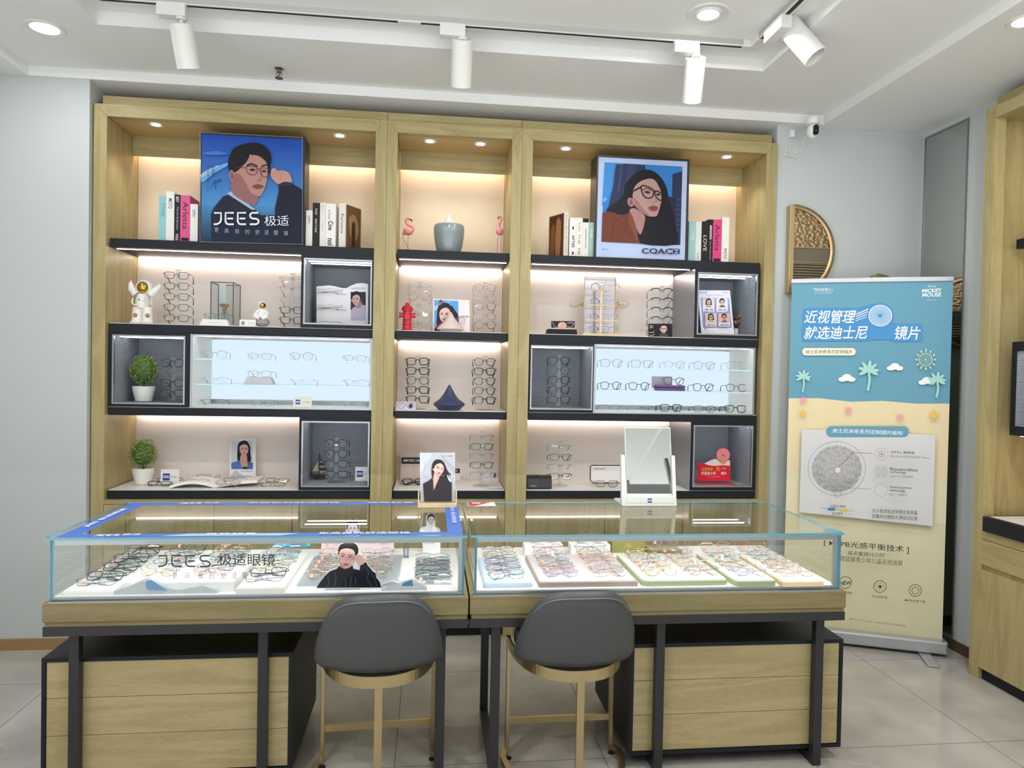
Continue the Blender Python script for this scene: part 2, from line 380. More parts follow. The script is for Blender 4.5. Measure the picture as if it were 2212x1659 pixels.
def bay(name, label, x0, xi0, xi1, x1, sx0, sx1, lights, crown):
    t = thing(name, label, 'display cabinet', ((x0+x1)/2, YF, 0))
    f = MB(); f.box((x0, YF, 0), (xi0, YF+.05, 2.794), WZ, .0012).box((xi1, YF, 0), (x1, YF+.05, 2.794), WZ, .0012)
    f.box((xi0, YF, 2.732), (xi1, YF+.05, 2.794), WX)
    for a, b_ in ((x0, xi0), (x1, xi1)):                # mitre joints
        d = .0012; f.add([(a, YF-.0004, 2.794), (b_, YF-.0004, 2.732-d), (b_, YF-.0004, 2.732+d), (a, YF-.0004, 2.794-d*.2)], [(0, 1, 2, 3)], M_LINE)
    f.build('frame', t)
    MB().box((crown[0], YF+.04, 2.794), (crown[1], YB, 2.85), WX, .0015).build('crown', t)
    MB().box((x0+.002, YF+.05, 0), (xi0-.0015, YB+.02, 2.794), WZ).build('side_panel', t)
    MB().box((xi1+.0015, YF+.05, 0), (x1-.002, YB+.02, 2.794), WZ).build('side_panel', t)
    MB().box((xi0, YB, Z1), (xi1, YB+.02, 2.735), M_CREAM_LIT).box((xi0, YB, Z4-.045), (xi1, YB+.02, Z1), M_CREAM).build('back_panel', t)  # upper part of one panel, warm lamplight put into its beige colour
    MB().box((xi0, YF+.05, 2.735), (xi1, YB, 2.792), wood('x', 'oakt', 'c0a06a', 'ccb07c', .3)).build('top_panel', t)  # oak made lighter and warmer for the lamplight on the niche top
    MB().box((xi0, 4.222, 2.628), (xi1, 4.24, 2.7345), WX).build('valance', t)
    MB().box((xi0+.01, 4.255, 2.69), (xi1-.01, 4.27, 2.70), M_LEDW).build('led_strip', t)
    for u, v in lights:
        p = atz(u, v, 2.735)
        d = MB().lathe([(.024, -.004), (.035, -.006), (.037, -.0005), (.0, 0)], p, M_WTRIM, 24).build('downlight', t)
        MB().lathe([(.0235, -.0042), (0, -.0045)], p, glow('downlight_lens', 'fff3e0', 9), 20).build('lens', d, recalc=False)
        lamp('niche_lamp', 'SPOT', (p.x, p.y, p.z-.012), 7, (1, .95, .86), spot_size=math.radians(110), spot_blend=.7, shadow_soft_size=.02, aim=(p.x, p.y+.02, 0))
    for z in (Z1, Z2, Z3, Z4):
        th = .045
        s = MB().box((sx0, YS, z-th), (sx1, YB-.001, z-.003), M_BLACK, .001).build('shelf', t)
        MB().box((sx0, YS+.004, z-.003), (sx1, YB-.001, z), M_WHITE if z < 2 else M_BLACK).build('shelf_liner', s)
    return t
def strip(t, x0, x1, z, warm=True, front=True, m=None):
    """two light strips on the underside (height z) of a shelf"""
    if front: MB().box((x0+.01, 3.985, z-.003), (x1-.01, 3.990, z-.0002), m or M_LED).build('led_strip', t)
    if warm: MB().box((x0+.01, 4.272, z-.007), (x1-.01, 4.284, z-.0005), M_LEDW).build('led_strip', t)
def niche(t, x0, x1, z0, z1, ox0, ox1, oz0, oz1, side=None):
    """a black box with grey textile lining, metal trim and two small light strips"""
    b_ = MB()
    b_.box((ox0, YS-.001, oz0), (x0, YB-.002, oz1), M_BLACK).box((x1, YS-.001, oz0), (ox1, YB-.002, oz1), M_BLACK)
    b_.box((x0, YS-.001, oz0), (x1, YB-.002, z0), M_BLACK).box((x0, YS-.001, z1), (x1, YB-.002, oz1), M_BLACK)
    o = b_.build('niche_box', t)
    g = MB(); e = .004
    g.box((x0, YS+.012, z0), (x0+e, 4.26, z1), M_GREYF).box((x1-e, YS+.012, z0), (x1, 4.26, z1), M_GREYF)
    g.box((x0+e, YS+.012, z0), (x1-e, 4.26, z0+e), M_GREYF).box((x0+e, YS+.012, z1-e), (x1-e, 4.26, z1), M_GREYF).box((x0, 4.26, z0), (x1, 4.266, z1), M_GREYF)
    g.build('lining', o)
    q = MB(); w_ = .007
    q.box((x0-.001, YS-.004, z0-.001), (x0+w_, YS+.012, z1+.001), M_GREYM).box((x1-w_, YS-.004, z0-.001), (x1+.001, YS+.012, z1+.001), M_GREYM)
    q.box((x0+w_, YS-.004, z0-.001), (x1-w_, YS+.012, z0+w_), M_GREYM).box((x0+w_, YS-.004, z1-w_), (x1-w_, YS+.012, z1+.001), M_GREYM)
    q.build('trim', o)
    for y in (3.985, 4.07):
        MB().box((x0+.012, y, z1-e-.005), (x1-.012, y+.008, z1-e-.0005), M_LEDC).build('led_strip', o)
    if side: MB().box((ox0-.002, YS, oz0+.002), (ox0, YB-.003, oz1-.002), side).build('divider_panel', o)
    return o
def litcase(t, x0, x1, z0, z1, shelf_z):
    o = MB()
    o.box((x0-.012, YS, z0-.006), (x0, 4.27, z1+.006), M_WHITE).box((x1, YS, z0-.006), (x1+.012, 4.27, z1+.006), M_WHITE)
    o.box((x0, YS, z1), (x1, 4.27, z1+.006), M_WHITE).box((x0, YS, z0-.006), (x1, 4.27, z0), M_WHITE)
    o = o.build('lit_case', t)
    MB().box((x0, 4.262, z0+.026), (x1, 4.27, z1-.008), M_LIT).build('light_panel', o)
    MB().box((x0, 4.25, z0), (x1, 4.262, z0+.02), M_GREYM).build('light_rail', o)
    MB().box((x0+.01, 3.95, z1-.004), (x1-.01, 3.956, z1-.0002), M_LEDC).build('led_strip', o)  # added strip without a known source, brightens the case's side walls
    MB().box((x0-.012, YS-.004, z0-.008), (x0-.002, YS, z1+.006), M_GREYM).box((x0, YS-.004, z1-.003), (x1, YS, z1+.006), M_GREYM).box((x1+.002, YS-.004, z0-.008), (x1+.012, YS, z1+.006), M_GREYM).box((x0, YS-.004, z0-.008), (x1, YS, z0), M_GREYM).build('trim', o)
    for z in shelf_z:
        MB().box((x0-.004, 3.955, z-.006), (x1+.004, 4.25, z), M_GLASS).box((x0-.004, 3.9535, z-.0062), (x1+.004, 3.9549, z+.0002), M_GEDGE).build('glass_shelf', o)
    return o
def base(t, x0, x1, joints):
    o = MB().box((x0+.001, YF+.012, .07), (x1-.001, YB, .757), WZ).build('base_cabinet', t)
    xs = [x0+.002]+joints+[x1-.002]
    for a, b_ in zip(xs, xs[1:]):
        MB().box((a+.0015, YF-.006, .075), (b_-.0015, YF+.012, .735), WZ, .001).build('door', o)
    MB().box((x0+.002, YF-.008, .737), (x1-.002, YF+.012, .757), WX, .001).build('ledge', o)
    MB().box((x0+.002, YF+.03, 0), (x1-.002, YB, .07), M_BLACK).build('plinth', o)

tL = bay('display_cabinet', 'wide oak display cabinet with a lit blue poster of a man on its top shelf', -1.735, -1.671, -.314, -.2545, -1.663, -.3145,
         [(337, 268), (734, 292)], (-1.71, -.256))
tM = bay('display_cabinet', 'narrow oak display cabinet in the middle, two pink flamingos on its top shelf', -.2535, -.1985, .4197, .4745, -.192, .418,
         [(929, 304), (1038, 310)], (-.254, .4742))
tR = bay('display_cabinet', 'wide oak display cabinet with a white-bordered poster of a woman on its top shelf', .4755, .5346, 1.877, 1.939, .542, 1.867,
         [(1222, 320), (1570, 338)], (.4758, 1.925))
for t, a, b_ in ((tL, -1.663, -.70), (tM, -.192, .418), (tR, .542, 1.48)):
    strip(t, a, b_, Z1-.045)
for t, a, b_ in ((tM, -.192, .418),): strip(t, a, b_, Z2-.045, front=False)
for t, a, b_ in ((tL, -1.663, -.70), (tM, -.192, .418), (tR, .542, 1.48)): strip(t, a, b_, Z3-.045, front=False)
# left cabinet
niche(tL, -.682, -.325, 1.697, 2.048, -.697, -.3145, Z2, Z1-.045)
niche(tL, -1.646, -1.285, 1.256, 1.615, -1.663, -1.262, Z3, Z2-.045)
litcase(tL, -1.246, -.328, 1.247, 1.622, (1.501, 1.367))
niche(tL, -.681, -.324, .823, 1.176, -.695, -.3145, Z4, Z3-.045)
base(tL, -1.671, -.314, [-1.56, -1.12, -.72])
# middle cabinet
base(tM, -.1985, .4197, [.11])
# right cabinet
niche(tR, 1.499, 1.855, 1.696, 2.049, 1.483, 1.867, Z2, Z1-.045, M_DIV)
niche(tR, .55, .90, 1.257, 1.612, .542, .905, Z3, Z2-.045)
litcase(tR, .919, 1.84, 1.247, 1.622, (1.499, 1.370))
niche(tR, 1.496, 1.85, .825, 1.178, 1.48, 1.867, Z4, Z3-.045, M_DIV)
base(tR, .5346, 1.877, [.98, 1.43])

# ================================================================== ceiling fittings
M_TRACK = mat('track_white', 'b9b9b4', .5)
tk = thing('lighting_track', 'white ceiling lighting track with a black slot, turning a corner at its right end', 'lighting track', (0, 3.19, 3.01))
def rail(name, a, b_, ax):
    m_ = MB(); a = Vector(a); b_ = Vector(b_)
    w_ = Vector((0, .0175, 0)) if ax == 'x' else Vector((.0175, 0, 0))
    g = Vector((0, .011, 0)) if ax == 'x' else Vector((.011, 0, 0))
    m_.box(a-w_+Vector((0, 0, .004)), b_+w_+Vector((0, 0, .03)), M_TRACK)
    m_.box(a-w_, b_-g+Vector((0, 0, .004)), M_WTRIM) if ax == 'x' else m_.box(a-w_, Vector((a.x-g.x, b_.y, a.z+.004)), M_WTRIM)
    m_.box(a+g, b_+w_+Vector((0, 0, .004)), M_WTRIM) if ax == 'x' else m_.box(Vector((a.x+g.x, a.y, a.z)), b_+w_+Vector((0, 0, .004)), M_WTRIM)
    o = m_.build(name, tk)
    MB().box(a-g*.98+Vector((0, 0, .003)), b_+g*.98+Vector((0, 0, .0039)), mat('slot_black', '101012', .6)).build('slot', o)
rail('rail', (-1.404, 3.19, 2.98), (1.44, 3.19, 2.98), 'x')
rail('rail', (1.455, 1.9, 2.98), (1.455, 3.17, 2.98), 'y')
MB().box((1.40, 3.168, 2.977), (1.478, 3.212, 3.01), M_WTRIM, .002).box((1.434, 3.10, 2.977), (1.478, 3.168, 3.01), M_WTRIM, .002).build('corner_joint', tk)
for xa in (-.12, ): MB().box((xa-.05, 3.172, 2.976), (xa+.05, 3.208, 2.9805), M_WTRIM, .002).build('track_joint', tk)
def spot(px_top, px_bot, ad, label, axis='x', r=.047, L_=None):
    """adapter box on the track, stem, and a cylinder head whose axis runs through two picture points at the track's distance"""
    if axis == 'x':
        Yt = 3.19; A = at(*px_top, Yt); B = at(*px_bot, Yt+(.0 if L_ is None else L_))
    else:
        A = atx(*px_top, 1.50); B = atx(*px_bot, 1.60)
    t = thing('track_spotlight', label, 'spotlight', (A.x, 3.19 if axis == 'x' else A.y, 2.98), group='white track spotlights')
    m_ = MB()
    if axis == 'x':
        a0 = at(ad[0], ad[1], Yt).x; a1 = at(ad[2], ad[1], Yt).x
        m_.box((a0, 3.165, 2.93), (a1, 3.215, 2.985), M_WTRIM, .003)
        px = A.x+.0
        m_.build('adapter', t); top = Vector((px, 3.19, 2.932))
    else:
        m_.box((1.43, A.y-.09, 2.93), (1.48, A.y+.07, 2.985), M_WTRIM, .003); m_.build('adapter', t); top = Vector((1.5, A.y+.03, 2.94))
    MB().tube([top+Vector((0, 0, .02)), top, A+(B-A)*.15], .009, M_WTRIM, n=10).lathe([(.0, -.012), (.02, -.012), (.02, .004), (0, .004)], top, M_WTRIM, 16).build('stem', t)
    d = (B-A).normalized()
    m_ = MB(); q = Vector((0, 0, 1)).rotation_difference(d).to_matrix().to_4x4(); m_.M = Matrix.Translation(A) @ q; l = (B-A).length
    m_.lathe([(0, 0), (r-.003, 0), (r, .003), (r, l), (r-.006, l), (r-.008, l-.03), (0, l-.03)], (0, 0, 0), M_WTRIM, 32)
    h_ = m_.build('head', t)
    m2 = MB(); m2.M = m_.M; m2.lathe([(r-.012, l-.029), (0, l-.029)], (0, 0, 0), mat('spot_reflector', '8c8c88', .3, .6), 24); m2.build('reflector', h_)
spot((391, 52), (408, 150), (341, 25, 404), L_=.06, label='white track spotlight nearest the left end of the ceiling track')
spot((999, 84), (996, 186), (950, 70, 1005), L_=.11, label='white track spotlight in the middle of the long ceiling track, pointing straight down')
spot((1503, 124), (1494, 219), (1454, 104, 1508), L_=.11, label='white track spotlight just before the corner of the ceiling track')
spot((1699, 52), (1762, 124), None, 'tilted white spotlight on the short arm of the ceiling track', axis='y', r=.05)

def x_ok(p): return abs(p.x) < 1.5
def downlight(u, v, z, label, r=.062, gimbal=False, st=7):
    p = atz(u, v, z)
    t = thing('recessed_downlight', label, 'downlight', p)
    MB().lathe([(r*.76, -.004), (r, -.007), (r*1.06, -.0005), (0, 0)], p, M_WTRIM, 32).build('ring', t)
    if gimbal:
        MB().lathe([(r*.55, -.009), (r*.66, -.012), (r*.7, -.004), (0, -.002)], p, M_WTRIM, 32).build('gimbal', t)
        MB().lathe([(r*.54, -.0095), (0, -.011)], p, glow('lamp_face', 'ffffff', 2.5), 24).build('lens', t, recalc=False)
    else:
        MB().lathe([(r*.75, -.0045), (0, -.005)], p, glow('lamp_face2', 'ffffff', st), 24).build('lens', t, recalc=False)
    lamp('downlight_lamp', 'AREA', (p.x, p.y, p.z-.02), 7 if x_ok(p) else 3, WHITE, shape='DISK', size=.1)
downlight(97, 60, 2.95, 'bright round downlight in the ceiling near the left wall', .078)
downlight(1530, 28, 3.01, 'round tilting downlight in the ceiling beside the track corner', .085, True)
downlight(2214, 45, 2.90, 'round downlight cut off by the right edge of the picture', .06, st=3)
p = atz(603, 148, 2.95)
t = thing('sprinkler_head', 'small chrome fire sprinkler hanging from the ceiling above the blue poster', 'sprinkler', p)
CH = mat('chrome', '8f8f8c', .2, 1)
MB().lathe([(.022, -.001), (.022, -.004), (.012, -.008), (.012, -.02), (.0, -.02)], p, CH, 20).build('escutcheon', t)
MB().tube([p+Vector((.010, 0, -.018)), p+Vector((.014, 0, -.03)), p+Vector((0, 0, -.046)), p+Vector((-.014, 0, -.03)), p+Vector((-.010, 0, -.018))], .0025, CH).lathe([(0, -.046), (.02, -.046), (.02, -.049), (0, -.049)], p, CH, 16).build('deflector', t)
MB().cyl(p+Vector((0, 0, -.02)), p+Vector((0, 0, -.045)), .003, mat('bulb_red', 'a8483c', .2)).build('bulb', t)

# ================================================================== right-hand wall: security camera, plaques, mirror
p = at(1756, 284, 3.78); p.z = 2.90
t = thing('security_camera', 'white dome security camera with a black face under the ceiling corner', 'security camera', p)
WP = mat('white_plastic', 'e8e8e6', .3)
MB().lathe([(0, 0), (.036, 0), (.036, -.008), (.034, -.03), (.03, -.034), (0, -.034)], p, WP, 28).build('mount', t)
q = p+Vector((0, 0, -.07)); MB().ball(q, (.033, .033, .042), WP, 24, 16).build('head', t)
m_ = MB(); m_.M = Matrix.Translation(q+Vector((0, -.0355, -.002)))
m_.prism([(.015*math.cos(a), 0, .026*(1 if math.sin(a) > 0 else -1)*0+(.013 if math.sin(a) > 0 else -.013)+.015*math.sin(a)) for a in (2*PI*(i+.5)/24 for i in range(24))], (0, .025, 0), mat('lens_black', '08090b', .08), True)
fce = m_.build('face', t)
MB().lathe([(0, -.001), (.006, -.001), (.007, .0), (0, .001)], q+Vector((0, -.0363, -.008)), mat('lens_glass', '2b3138', .05, 0, 1), 16, 'y').build('lens', fce)
p = at(1706, 292, 3.92); q = at(1742, 292, 3.80)
t = thing('camera_power_adapter', 'small white power adapter plugged in high on the wall beside the camera, with its cable', 'power adapter', (p.x, 3.92, p.z))
MB().box((p.x-.013, 3.885, p.z-.02), (p.x+.013, 3.919, p.z+.02), WP, .003).build('plug', t)
c0 = at(1706, 302, 3.91); c1 = at(1707, 330, 3.913); c2 = at(1724, 340, 3.912); c3 = at(1733, 318, 3.9); c4 = at(1738, 300, 3.84); c5 = at(1743, 292, 3.81)
MB().tube(smooth_poly([tuple(x) for x in (c0, c1, c2, c3, c4, c5)], 5, False), .0022, WP).build('cable', t)
a0 = at(1694, 333, 3.91); a1 = at(1724, 341, 3.91)
MB().tube([tuple(at(1694+30*i/12, 334+7*i/12+(2 if i % 2 else -2), 3.908)) for i in range(13)], .003, WP).build('cable_bundle', t)

def plaque(px, name_label, cx, z0, r):
    """half-disc wall plaque: flat edge on the left, hammered gold above, slate band, ribbed bands below"""
    t = thing('wall_plaque', name_label, 'wall decoration', (cx, 3.92, z0))
    def half(r0, za, zb, y0, y1, m, x0=.0):
        pts = [(cx+x0, y0, z0+za)]
        for i in range(17):
            z = za+(zb-za)*i/16; x = math.sqrt(max(r0*r0-z*z, 0)); pts.append((cx+max(x, x0), y0, z0+z))
        pts.append((cx+x0, y0, z0+zb)); return MB().prism(pts, (0, y1-y0, 0), m)
    G = mat('antique_gold', 'b9a178', .35, 1)
    arc = [(cx+r*math.sin(PI*i/28), 3.895, z0+r*math.cos(PI*i/28)) for i in range(29)]
    MB().tube(arc, .006, G, n=8, squash=(1, 2.4), up=(0, 1, 0)).build('rim', t)
    MB().box((cx-.028, 3.875, z0-r-.004), (cx, 3.918, z0+r+.004), mat('gold_edge', 'c2ad82', .4, .8), .002).build('flat_edge', t)
    half(r-.004, .02*r/.25, r-.006, 3.9, 3.914, mat('hammered_gold', 'b8a27c', .25, 1, bump=(45, 1.0, (1, 1, 1.6))), .001).build('hammered_panel', t)
    half(r-.004, -.27*r, .02*r/.25-.008, 3.9, 3.914, mat('slate_band', '77746a', .25, .5, bump=(9, .3, (1, 1, 1)))).build('slate_band', t)
    k = MB(); zz = -.29*r; ribs = []
    while zz > -r+.02:
        x = math.sqrt(max((r-.006)**2-zz*zz, 0)); k.box((cx+.001, 3.896, z0+zz-.011), (cx+max(x, .003), 3.914, z0+zz), mat('bronze_rib', '8a8068', .35, .7), .002); zz -= .0155
    k.build('ribbed_panel', t)
    MB().box((cx, 3.894, z0+.02*r/.25-.008), (cx+r*.995, 3.914, z0+.02*r/.25), G).box((cx, 3.894, z0-.29*r), (cx+r*.95, 3.914, z0-.27*r), G).build('divider_bars', t)
    return t
a = at(1713, 447, 3.9); b_ = at(1706, 632, 3.9)
plaque(None, 'gold half-disc wall plaque between the cabinet and the pull-up banner', a.x, (a.z+b_.z)/2, (a.z-b_.z)/2)
plaque(None, 'dark half-disc plaque behind the pull-up banner, seen only in the wall mirror', 2.56, 1.86, .2)
t = thing('wall_mirror', 'tall narrow mirror set in the right wall behind the banner', 'mirror', (2.85, 3.735, .06))
MB().box((2.846, 3.572, .075), (2.8495, 3.898, 2.865), mat('mirror_silver', 'c4c5c1', .015, 1)).build('mirror_glass', t)
e = MB()
for a, b_ in (((2.843, 3.564, .066), (2.8495, 3.572, 2.874)), ((2.843, 3.898, .066), (2.8495, 3.904, 2.874)), ((2.843, 3.572, 2.865), (2.8495, 3.898, 2.874)), ((2.843, 3.572, .066), (2.8495, 3.898, .075))): e.box(a, b_, mat('mirror_edge', '8b908e', .3, .6))
e.build('edge_frame', t)
# ================================================================== right-hand cabinet along the side wall
t = thing('side_cabinet', 'tall oak side cabinet at the right edge with black shelves and a drawer', 'display cabinet', (2.9, 2.4, 0))
WY = wood('y')
X0, Y1, Y0 = 2.70, 3.268, 1.7
f = MB(); f.box((X0, Y1-.062, 0), (X0+.06, Y1, 2.80), WZ, .001).box((X0, Y0, 2.742), (X0+.06, Y1-.062, 2.80), WY).build('frame', t)
MB().box((X0+.06, Y1-.03, 0), (3.09, Y1, 2.80), WZ).build('side_panel', t)
MB().box((X0+.04, Y0, 2.80), (3.09, Y1-.02, 2.856), WY).build('crown', t)
MB().box((X0+.06, Y0, 2.742), (3.09, Y1-.03, 2.80), WY).build('top_panel', t)
MB().box((3.03, Y0, .7), (3.05, Y1-.03, 2.742), wood('z', 'oakp', 'dcc096', 'e8cfa6')).build('back_panel', t)
zt = atx(2159, 530, 2.86).z
o = MB().box((2.82, Y0, zt-.045), (3.03, Y1-.075, zt), M_BLACK, .001).build('shelf', t)
MB().box((2.85, Y0, zt-.049), (2.86, Y1-.09, zt-.0452), glow('led_shelf', 'ffd9a0', 12)).build('led_strip', o)
zA, zB = 1.655, 1.205
ya = Y1-.105
o = MB().box((2.79, Y0, zA-.045), (3.03, ya, zA), M_BLACK).box((2.79, Y0, zB), (3.03, ya, zB+.045), M_BLACK).box((2.79, ya-.02, zB+.045), (3.03, ya, zA-.045), M_BLACK).build('niche_box', t)
MB().box((3.02, Y0, zB+.045), (3.029, ya-.02, zA-.045), M_GREYF).box((2.80, ya-.026, zB+.045), (3.02, ya-.02, zA-.045), M_GREYF).box((2.80, Y0, zB+.045), (3.02, ya-.026, zB+.05), M_GREYF).build('lining', o)
MB().box((2.83, Y0, zA-.05), (2.84, ya-.04, zA-.0455), M_LEDC).box((2.83, Y0, zB-.005), (2.84, ya-.02, zB-.0005), glow('led_shelf', 'ffd9a0', 12)).build('led_strip', o)
o = MB().box((X0+.012, Y0, .78), (3.03, Y1-.075, .805), mat('white_counter', 'e9e4e0', .3)).box((X0-.02, Y0, .735), (X0+.012, Y1-.085, .805), M_BLACK).box((X0+.012, Y1-.085, .735), (3.03, Y1-.075, .805), M_BLACK).build('counter_top', t)
MB().box((X0+.012, Y0, .06), (3.03, Y1-.064, .735), WZ).build('carcass', t)
MB().box((X0-.004, Y0, .69), (X0+.012, Y1-.064, .735), WY, .001).build('apron', t)
MB().box((X0-.004, Y0, .565), (X0+.012, Y1-.066, .687), WY, .001).build('drawer', t)
MB().box((X0-.004, Y0, .06), (X0+.012, Y1-.066, .54), WZ, .001).build('door', t)
MB().box((X0+.02, Y0, 0), (3.03, Y1-.064, .06), M_BLACK).build('plinth', t)
# ================================================================== glass display counters
M_VG = clear('counter_glass', 'fdfefd', 1.0, 1.5)
M_VG2 = clear('counter_top_glass', 'fcfefd', 1.0, 1.62)
M_TEAL = mat('glass_edge_teal', '5b9aab', .12, 0, .7)
M_ALU = mat('aluminium', 'a9adb2', .35, .8)
M_DECK = mat('white_deck', 'efeeec', .35)
M_CLED = glow('counter_led', 'ffffff', 70)
def pane(t, a, b_, m, edges=(), name='glass_pane'):
    o = MB().box(a, b_, m).build(name, t)
    e = MB()
    for q, r in edges: e.box(q, r, M_TEAL)
    if edges: e.build('polished_edge', o)
    return o
WA = wood('x', 'oaka', '786c47', '897e59')
def counter(label, gx0, gx1, ax0, ax1, legs, bx0, bx1):
    Yf, Yb = 2.492, 3.131
    t = thing('display_counter', label, 'display counter', ((ax0+ax1)/2, 2.82, 0))
    MB().box((ax0, 2.485, .610), (ax1, 3.138, .6736), WA, .003).build('apron', t)
    MB().box((ax0+.006, 2.492, .594), (ax1-.004, 3.13, .610), WA).build('apron_strip', t)
    o = MB().box((gx0+.021, 2.51, .6736), (gx1-.015, 3.117, .6893), M_DECK).build('deck', t)
    MB().box((gx0+.012, 2.488, .6738), (gx1-.006, 2.494, .6773), M_ALU).box((gx0+.012, 2.5045, .6738), (gx1-.006, 2.51, .686), M_ALU).build('edge_channel', t)
    z0, z1 = .6773, .8803; g = .008; x0, x1 = gx0+.015, gx1-.008; yg = 2.496; yb = 3.117
    pane(t, (x0, yg, z0), (x1, yg+.0075, z1), M_VG, [((x0-.0006, yg-.0005, z0), (x0+.0006, yg+.008, z1)), ((x1-.0006, yg-.0005, z0), (x1+.0006, yg+.008, z1))], 'front_glass')
    pane(t, (x0, yg+.008, z0), (x0+g, yb, z1), M_VG, [((x0, yg+.0078, z0), (x0+g, yg+.0092, z1))], 'side_glass')
    pane(t, (x1-g, yg+.008, z0), (x1, yb, z1), M_VG, [((x1-g, yg+.0078, z0), (x1, yg+.0092, z1))], 'side_glass')
    pane(t, (x0+g, yb-.006, z0), (x1-g, yb, z1), M_VG, (), 'rear_glass')
    e = .0012
    pane(t, (gx0, Yf, .8805), (gx1, Yb, .8887), M_VG2, [((gx0-e, Yf-e, .8805), (gx1+e, Yf+e*.2, .8887)), ((gx0-e, Yf, .8805), (gx0+e*.2, Yb, .8887)), ((gx1-e*.2, Yf, .8805), (gx1+e, Yb, .8887)), ((gx0-e, Yb-e*.2, .8805), (gx1+e, Yb+e, .8887))], 'top_glass')
    p_ = MB().box((x0+g, 2.505, .861), (x1-g, 2.519, .8798), M_ALU).box((x1-g-.012, 2.505, .6893), (x1-g-.001, 2.519, .861), M_ALU).build('light_profile', t)
    MB().box((x0+g+.01, 2.5192, .866), (x1-g-.02, 2.5225, .874), M_CLED).build('led_strip', p_)
    f = MB(); f.box((ax0, 2.490, .562), (ax1, 2.521, .5935), M_STEEL, .001).box((ax0, 3.115, .562), (ax1, 3.146, .5935), M_STEEL, .001)
    f.box((ax0, 2.521, .562), (ax0+.031, 3.115, .5935), M_STEEL).box((ax1-.031, 2.521, .562), (ax1, 3.115, .5935), M_STEEL)
    f.build('steel_frame', t)
    for x in legs:
        MB().box((x, 2.521, 0), (x+.032, 2.553, .562), M_STEEL, .001).build('leg', t)
        MB().box((x, 3.00, 0), (x+.032, 3.032, .562), M_STEEL, .001).build('leg', t)
        MB().box((x, 2.553, .003), (x+.032, 3.00, .035), M_STEEL).build('leg_rail', t)
    b = MB(); w = .0135; z0, z1 = .048, .4648; y0, y1 = 2.557, 3.10
    b.box((bx0, y0, z0), (bx1, y1, z0+w), M_BLACK).box((bx0, y0, z1-w), (bx1, y1, z1), M_BLACK).box((bx0, y0, z0+w), (bx0+w, y1, z1-w), M_BLACK).box((bx1-w, y0, z0+w), (bx1, y1, z1-w), M_BLACK).box((bx0+w, y1-w, z0+w), (bx1-w, y1, z1-w), M_BLACK)
    o = b.build('drawer_unit', t)
    zz = [z0+w+.001, .196, .3254, z1-w-.001]
    for k in range(3): MB().box((bx0+w+.001, y0+.004, zz[k]+.0008), (bx1-w-.001, y0+.4, zz[k+1]-.0008), wood('x', 'oakd', 'a09166', 'b6a67a', .45), .001).build('drawer', o)
    return t
cL = counter('glass-topped counter with a blue printed border on its top pane', -1.2486, .1368, -1.2528, .1451, (-1.186, -.5735, .0376), -1.2883, -.4625)
cR = counter('glass-topped counter with a plain clear top, carrying the white table mirror', .1503, 1.5378, .1503, 1.5503, (.2328, .8394, 1.4564), .7538, 1.589)
# printed border on the left counter's top
BLU = '4a73c8'
a = Art(lambda x, y: Vector((x, y, .8887)), (0, 0, 1), step=.0002)
a.poly([(-1.2163, 2.4972), (0.1232, 2.4972), (0.1232, 2.5442), (-1.2163, 2.5442)], BLU).poly([(-1.2163, 2.5442), (-1.1588, 2.5442), (-1.1588, 3.0641), (-1.2163, 3.0641)], BLU)
a.poly([(0.0689, 2.5442), (0.1232, 2.5442), (0.1232, 3.0641), (0.0689, 3.0641)], BLU).poly([(-1.2163, 3.0641), (0.1232, 3.0641), (0.1232, 3.1163), (-1.2163, 3.1163)], BLU)
a.poly([(-0.8978, 2.5014), (-0.8143, 2.5401), (-0.4385, 2.5401), (-0.5011, 2.5014)], '9fb9ea')
def flatjees(x0, yb, h, c='ffffff', w=.0045):
    b_ = Art(lambda x, y: Vector((x, -y, .8887)), (0, 0, 1), step=.0002, k0=a.k+1); b_.mb = a.mb; b_.jees(x0, -(yb+h), x0+h*3.1, -yb, w, c); a.k = b_.k
flatjees(-1.1066, 2.5077, .025); flatjees(-1.0231, 3.0756, .027)
for s, x0, x1 in (('极适', -1.0179, -0.9605), ('极致轻量', -0.7517, -0.5846), ('更高极的舒适眼镜', -0.3758, -0.0626)):
    a.text(s, 0, 0, 0, 0, 'ffffff', quad=((x0, 2.5077), (x1, 2.5077), (x1, 2.5348), (x0, 2.5348)))
for s, x0, x1 in (('极适', -0.9239, -0.8665), ('更高极的舒适眼镜', -0.7517, -0.3758), ('极致轻量', -0.261, -0.0626)):
    a.text(s, 0, 0, 0, 0, 'dfe8ff', quad=((x0, 3.0756), (x1, 3.0756), (x1, 3.1049), (x0, 3.1049)))
a.text('JEES 极适眼镜', 0, 0, 0, 0, 'ffffff', .01, quad=((-1.1766, 2.6309), (-1.1766, 2.965), (-1.2006, 2.965), (-1.2006, 2.6309)))
a.text('JEES 极适眼镜', 0, 0, 0, 0, 'dfe8ff', quad=((0.0867, 2.9858), (0.0867, 2.6726), (0.1075, 2.6726), (0.1075, 2.9858)))
a.build('printed_border', cL)
# lettering on the left counter's front pane
a = Art(planeY(2.4953), NY, (100, 1150, 7.373), step=.0002)
a.jees(1792, 365, 2610, 546, 25, '3a3f4a')
a.text('极适眼镜', 2735, 335, 3650, 530, '3f434d', .006)
x = 2020
for ch, gx in zip('更高极的舒适眼镜', (2050, 2250, 2460, 2640, 2830, 3000, 3170, 3360)):
    a.text(ch, gx-38, 630, gx+38, 735, '6a6b72')
a.build('lettering', cL, label='dark lettering on the front pane')

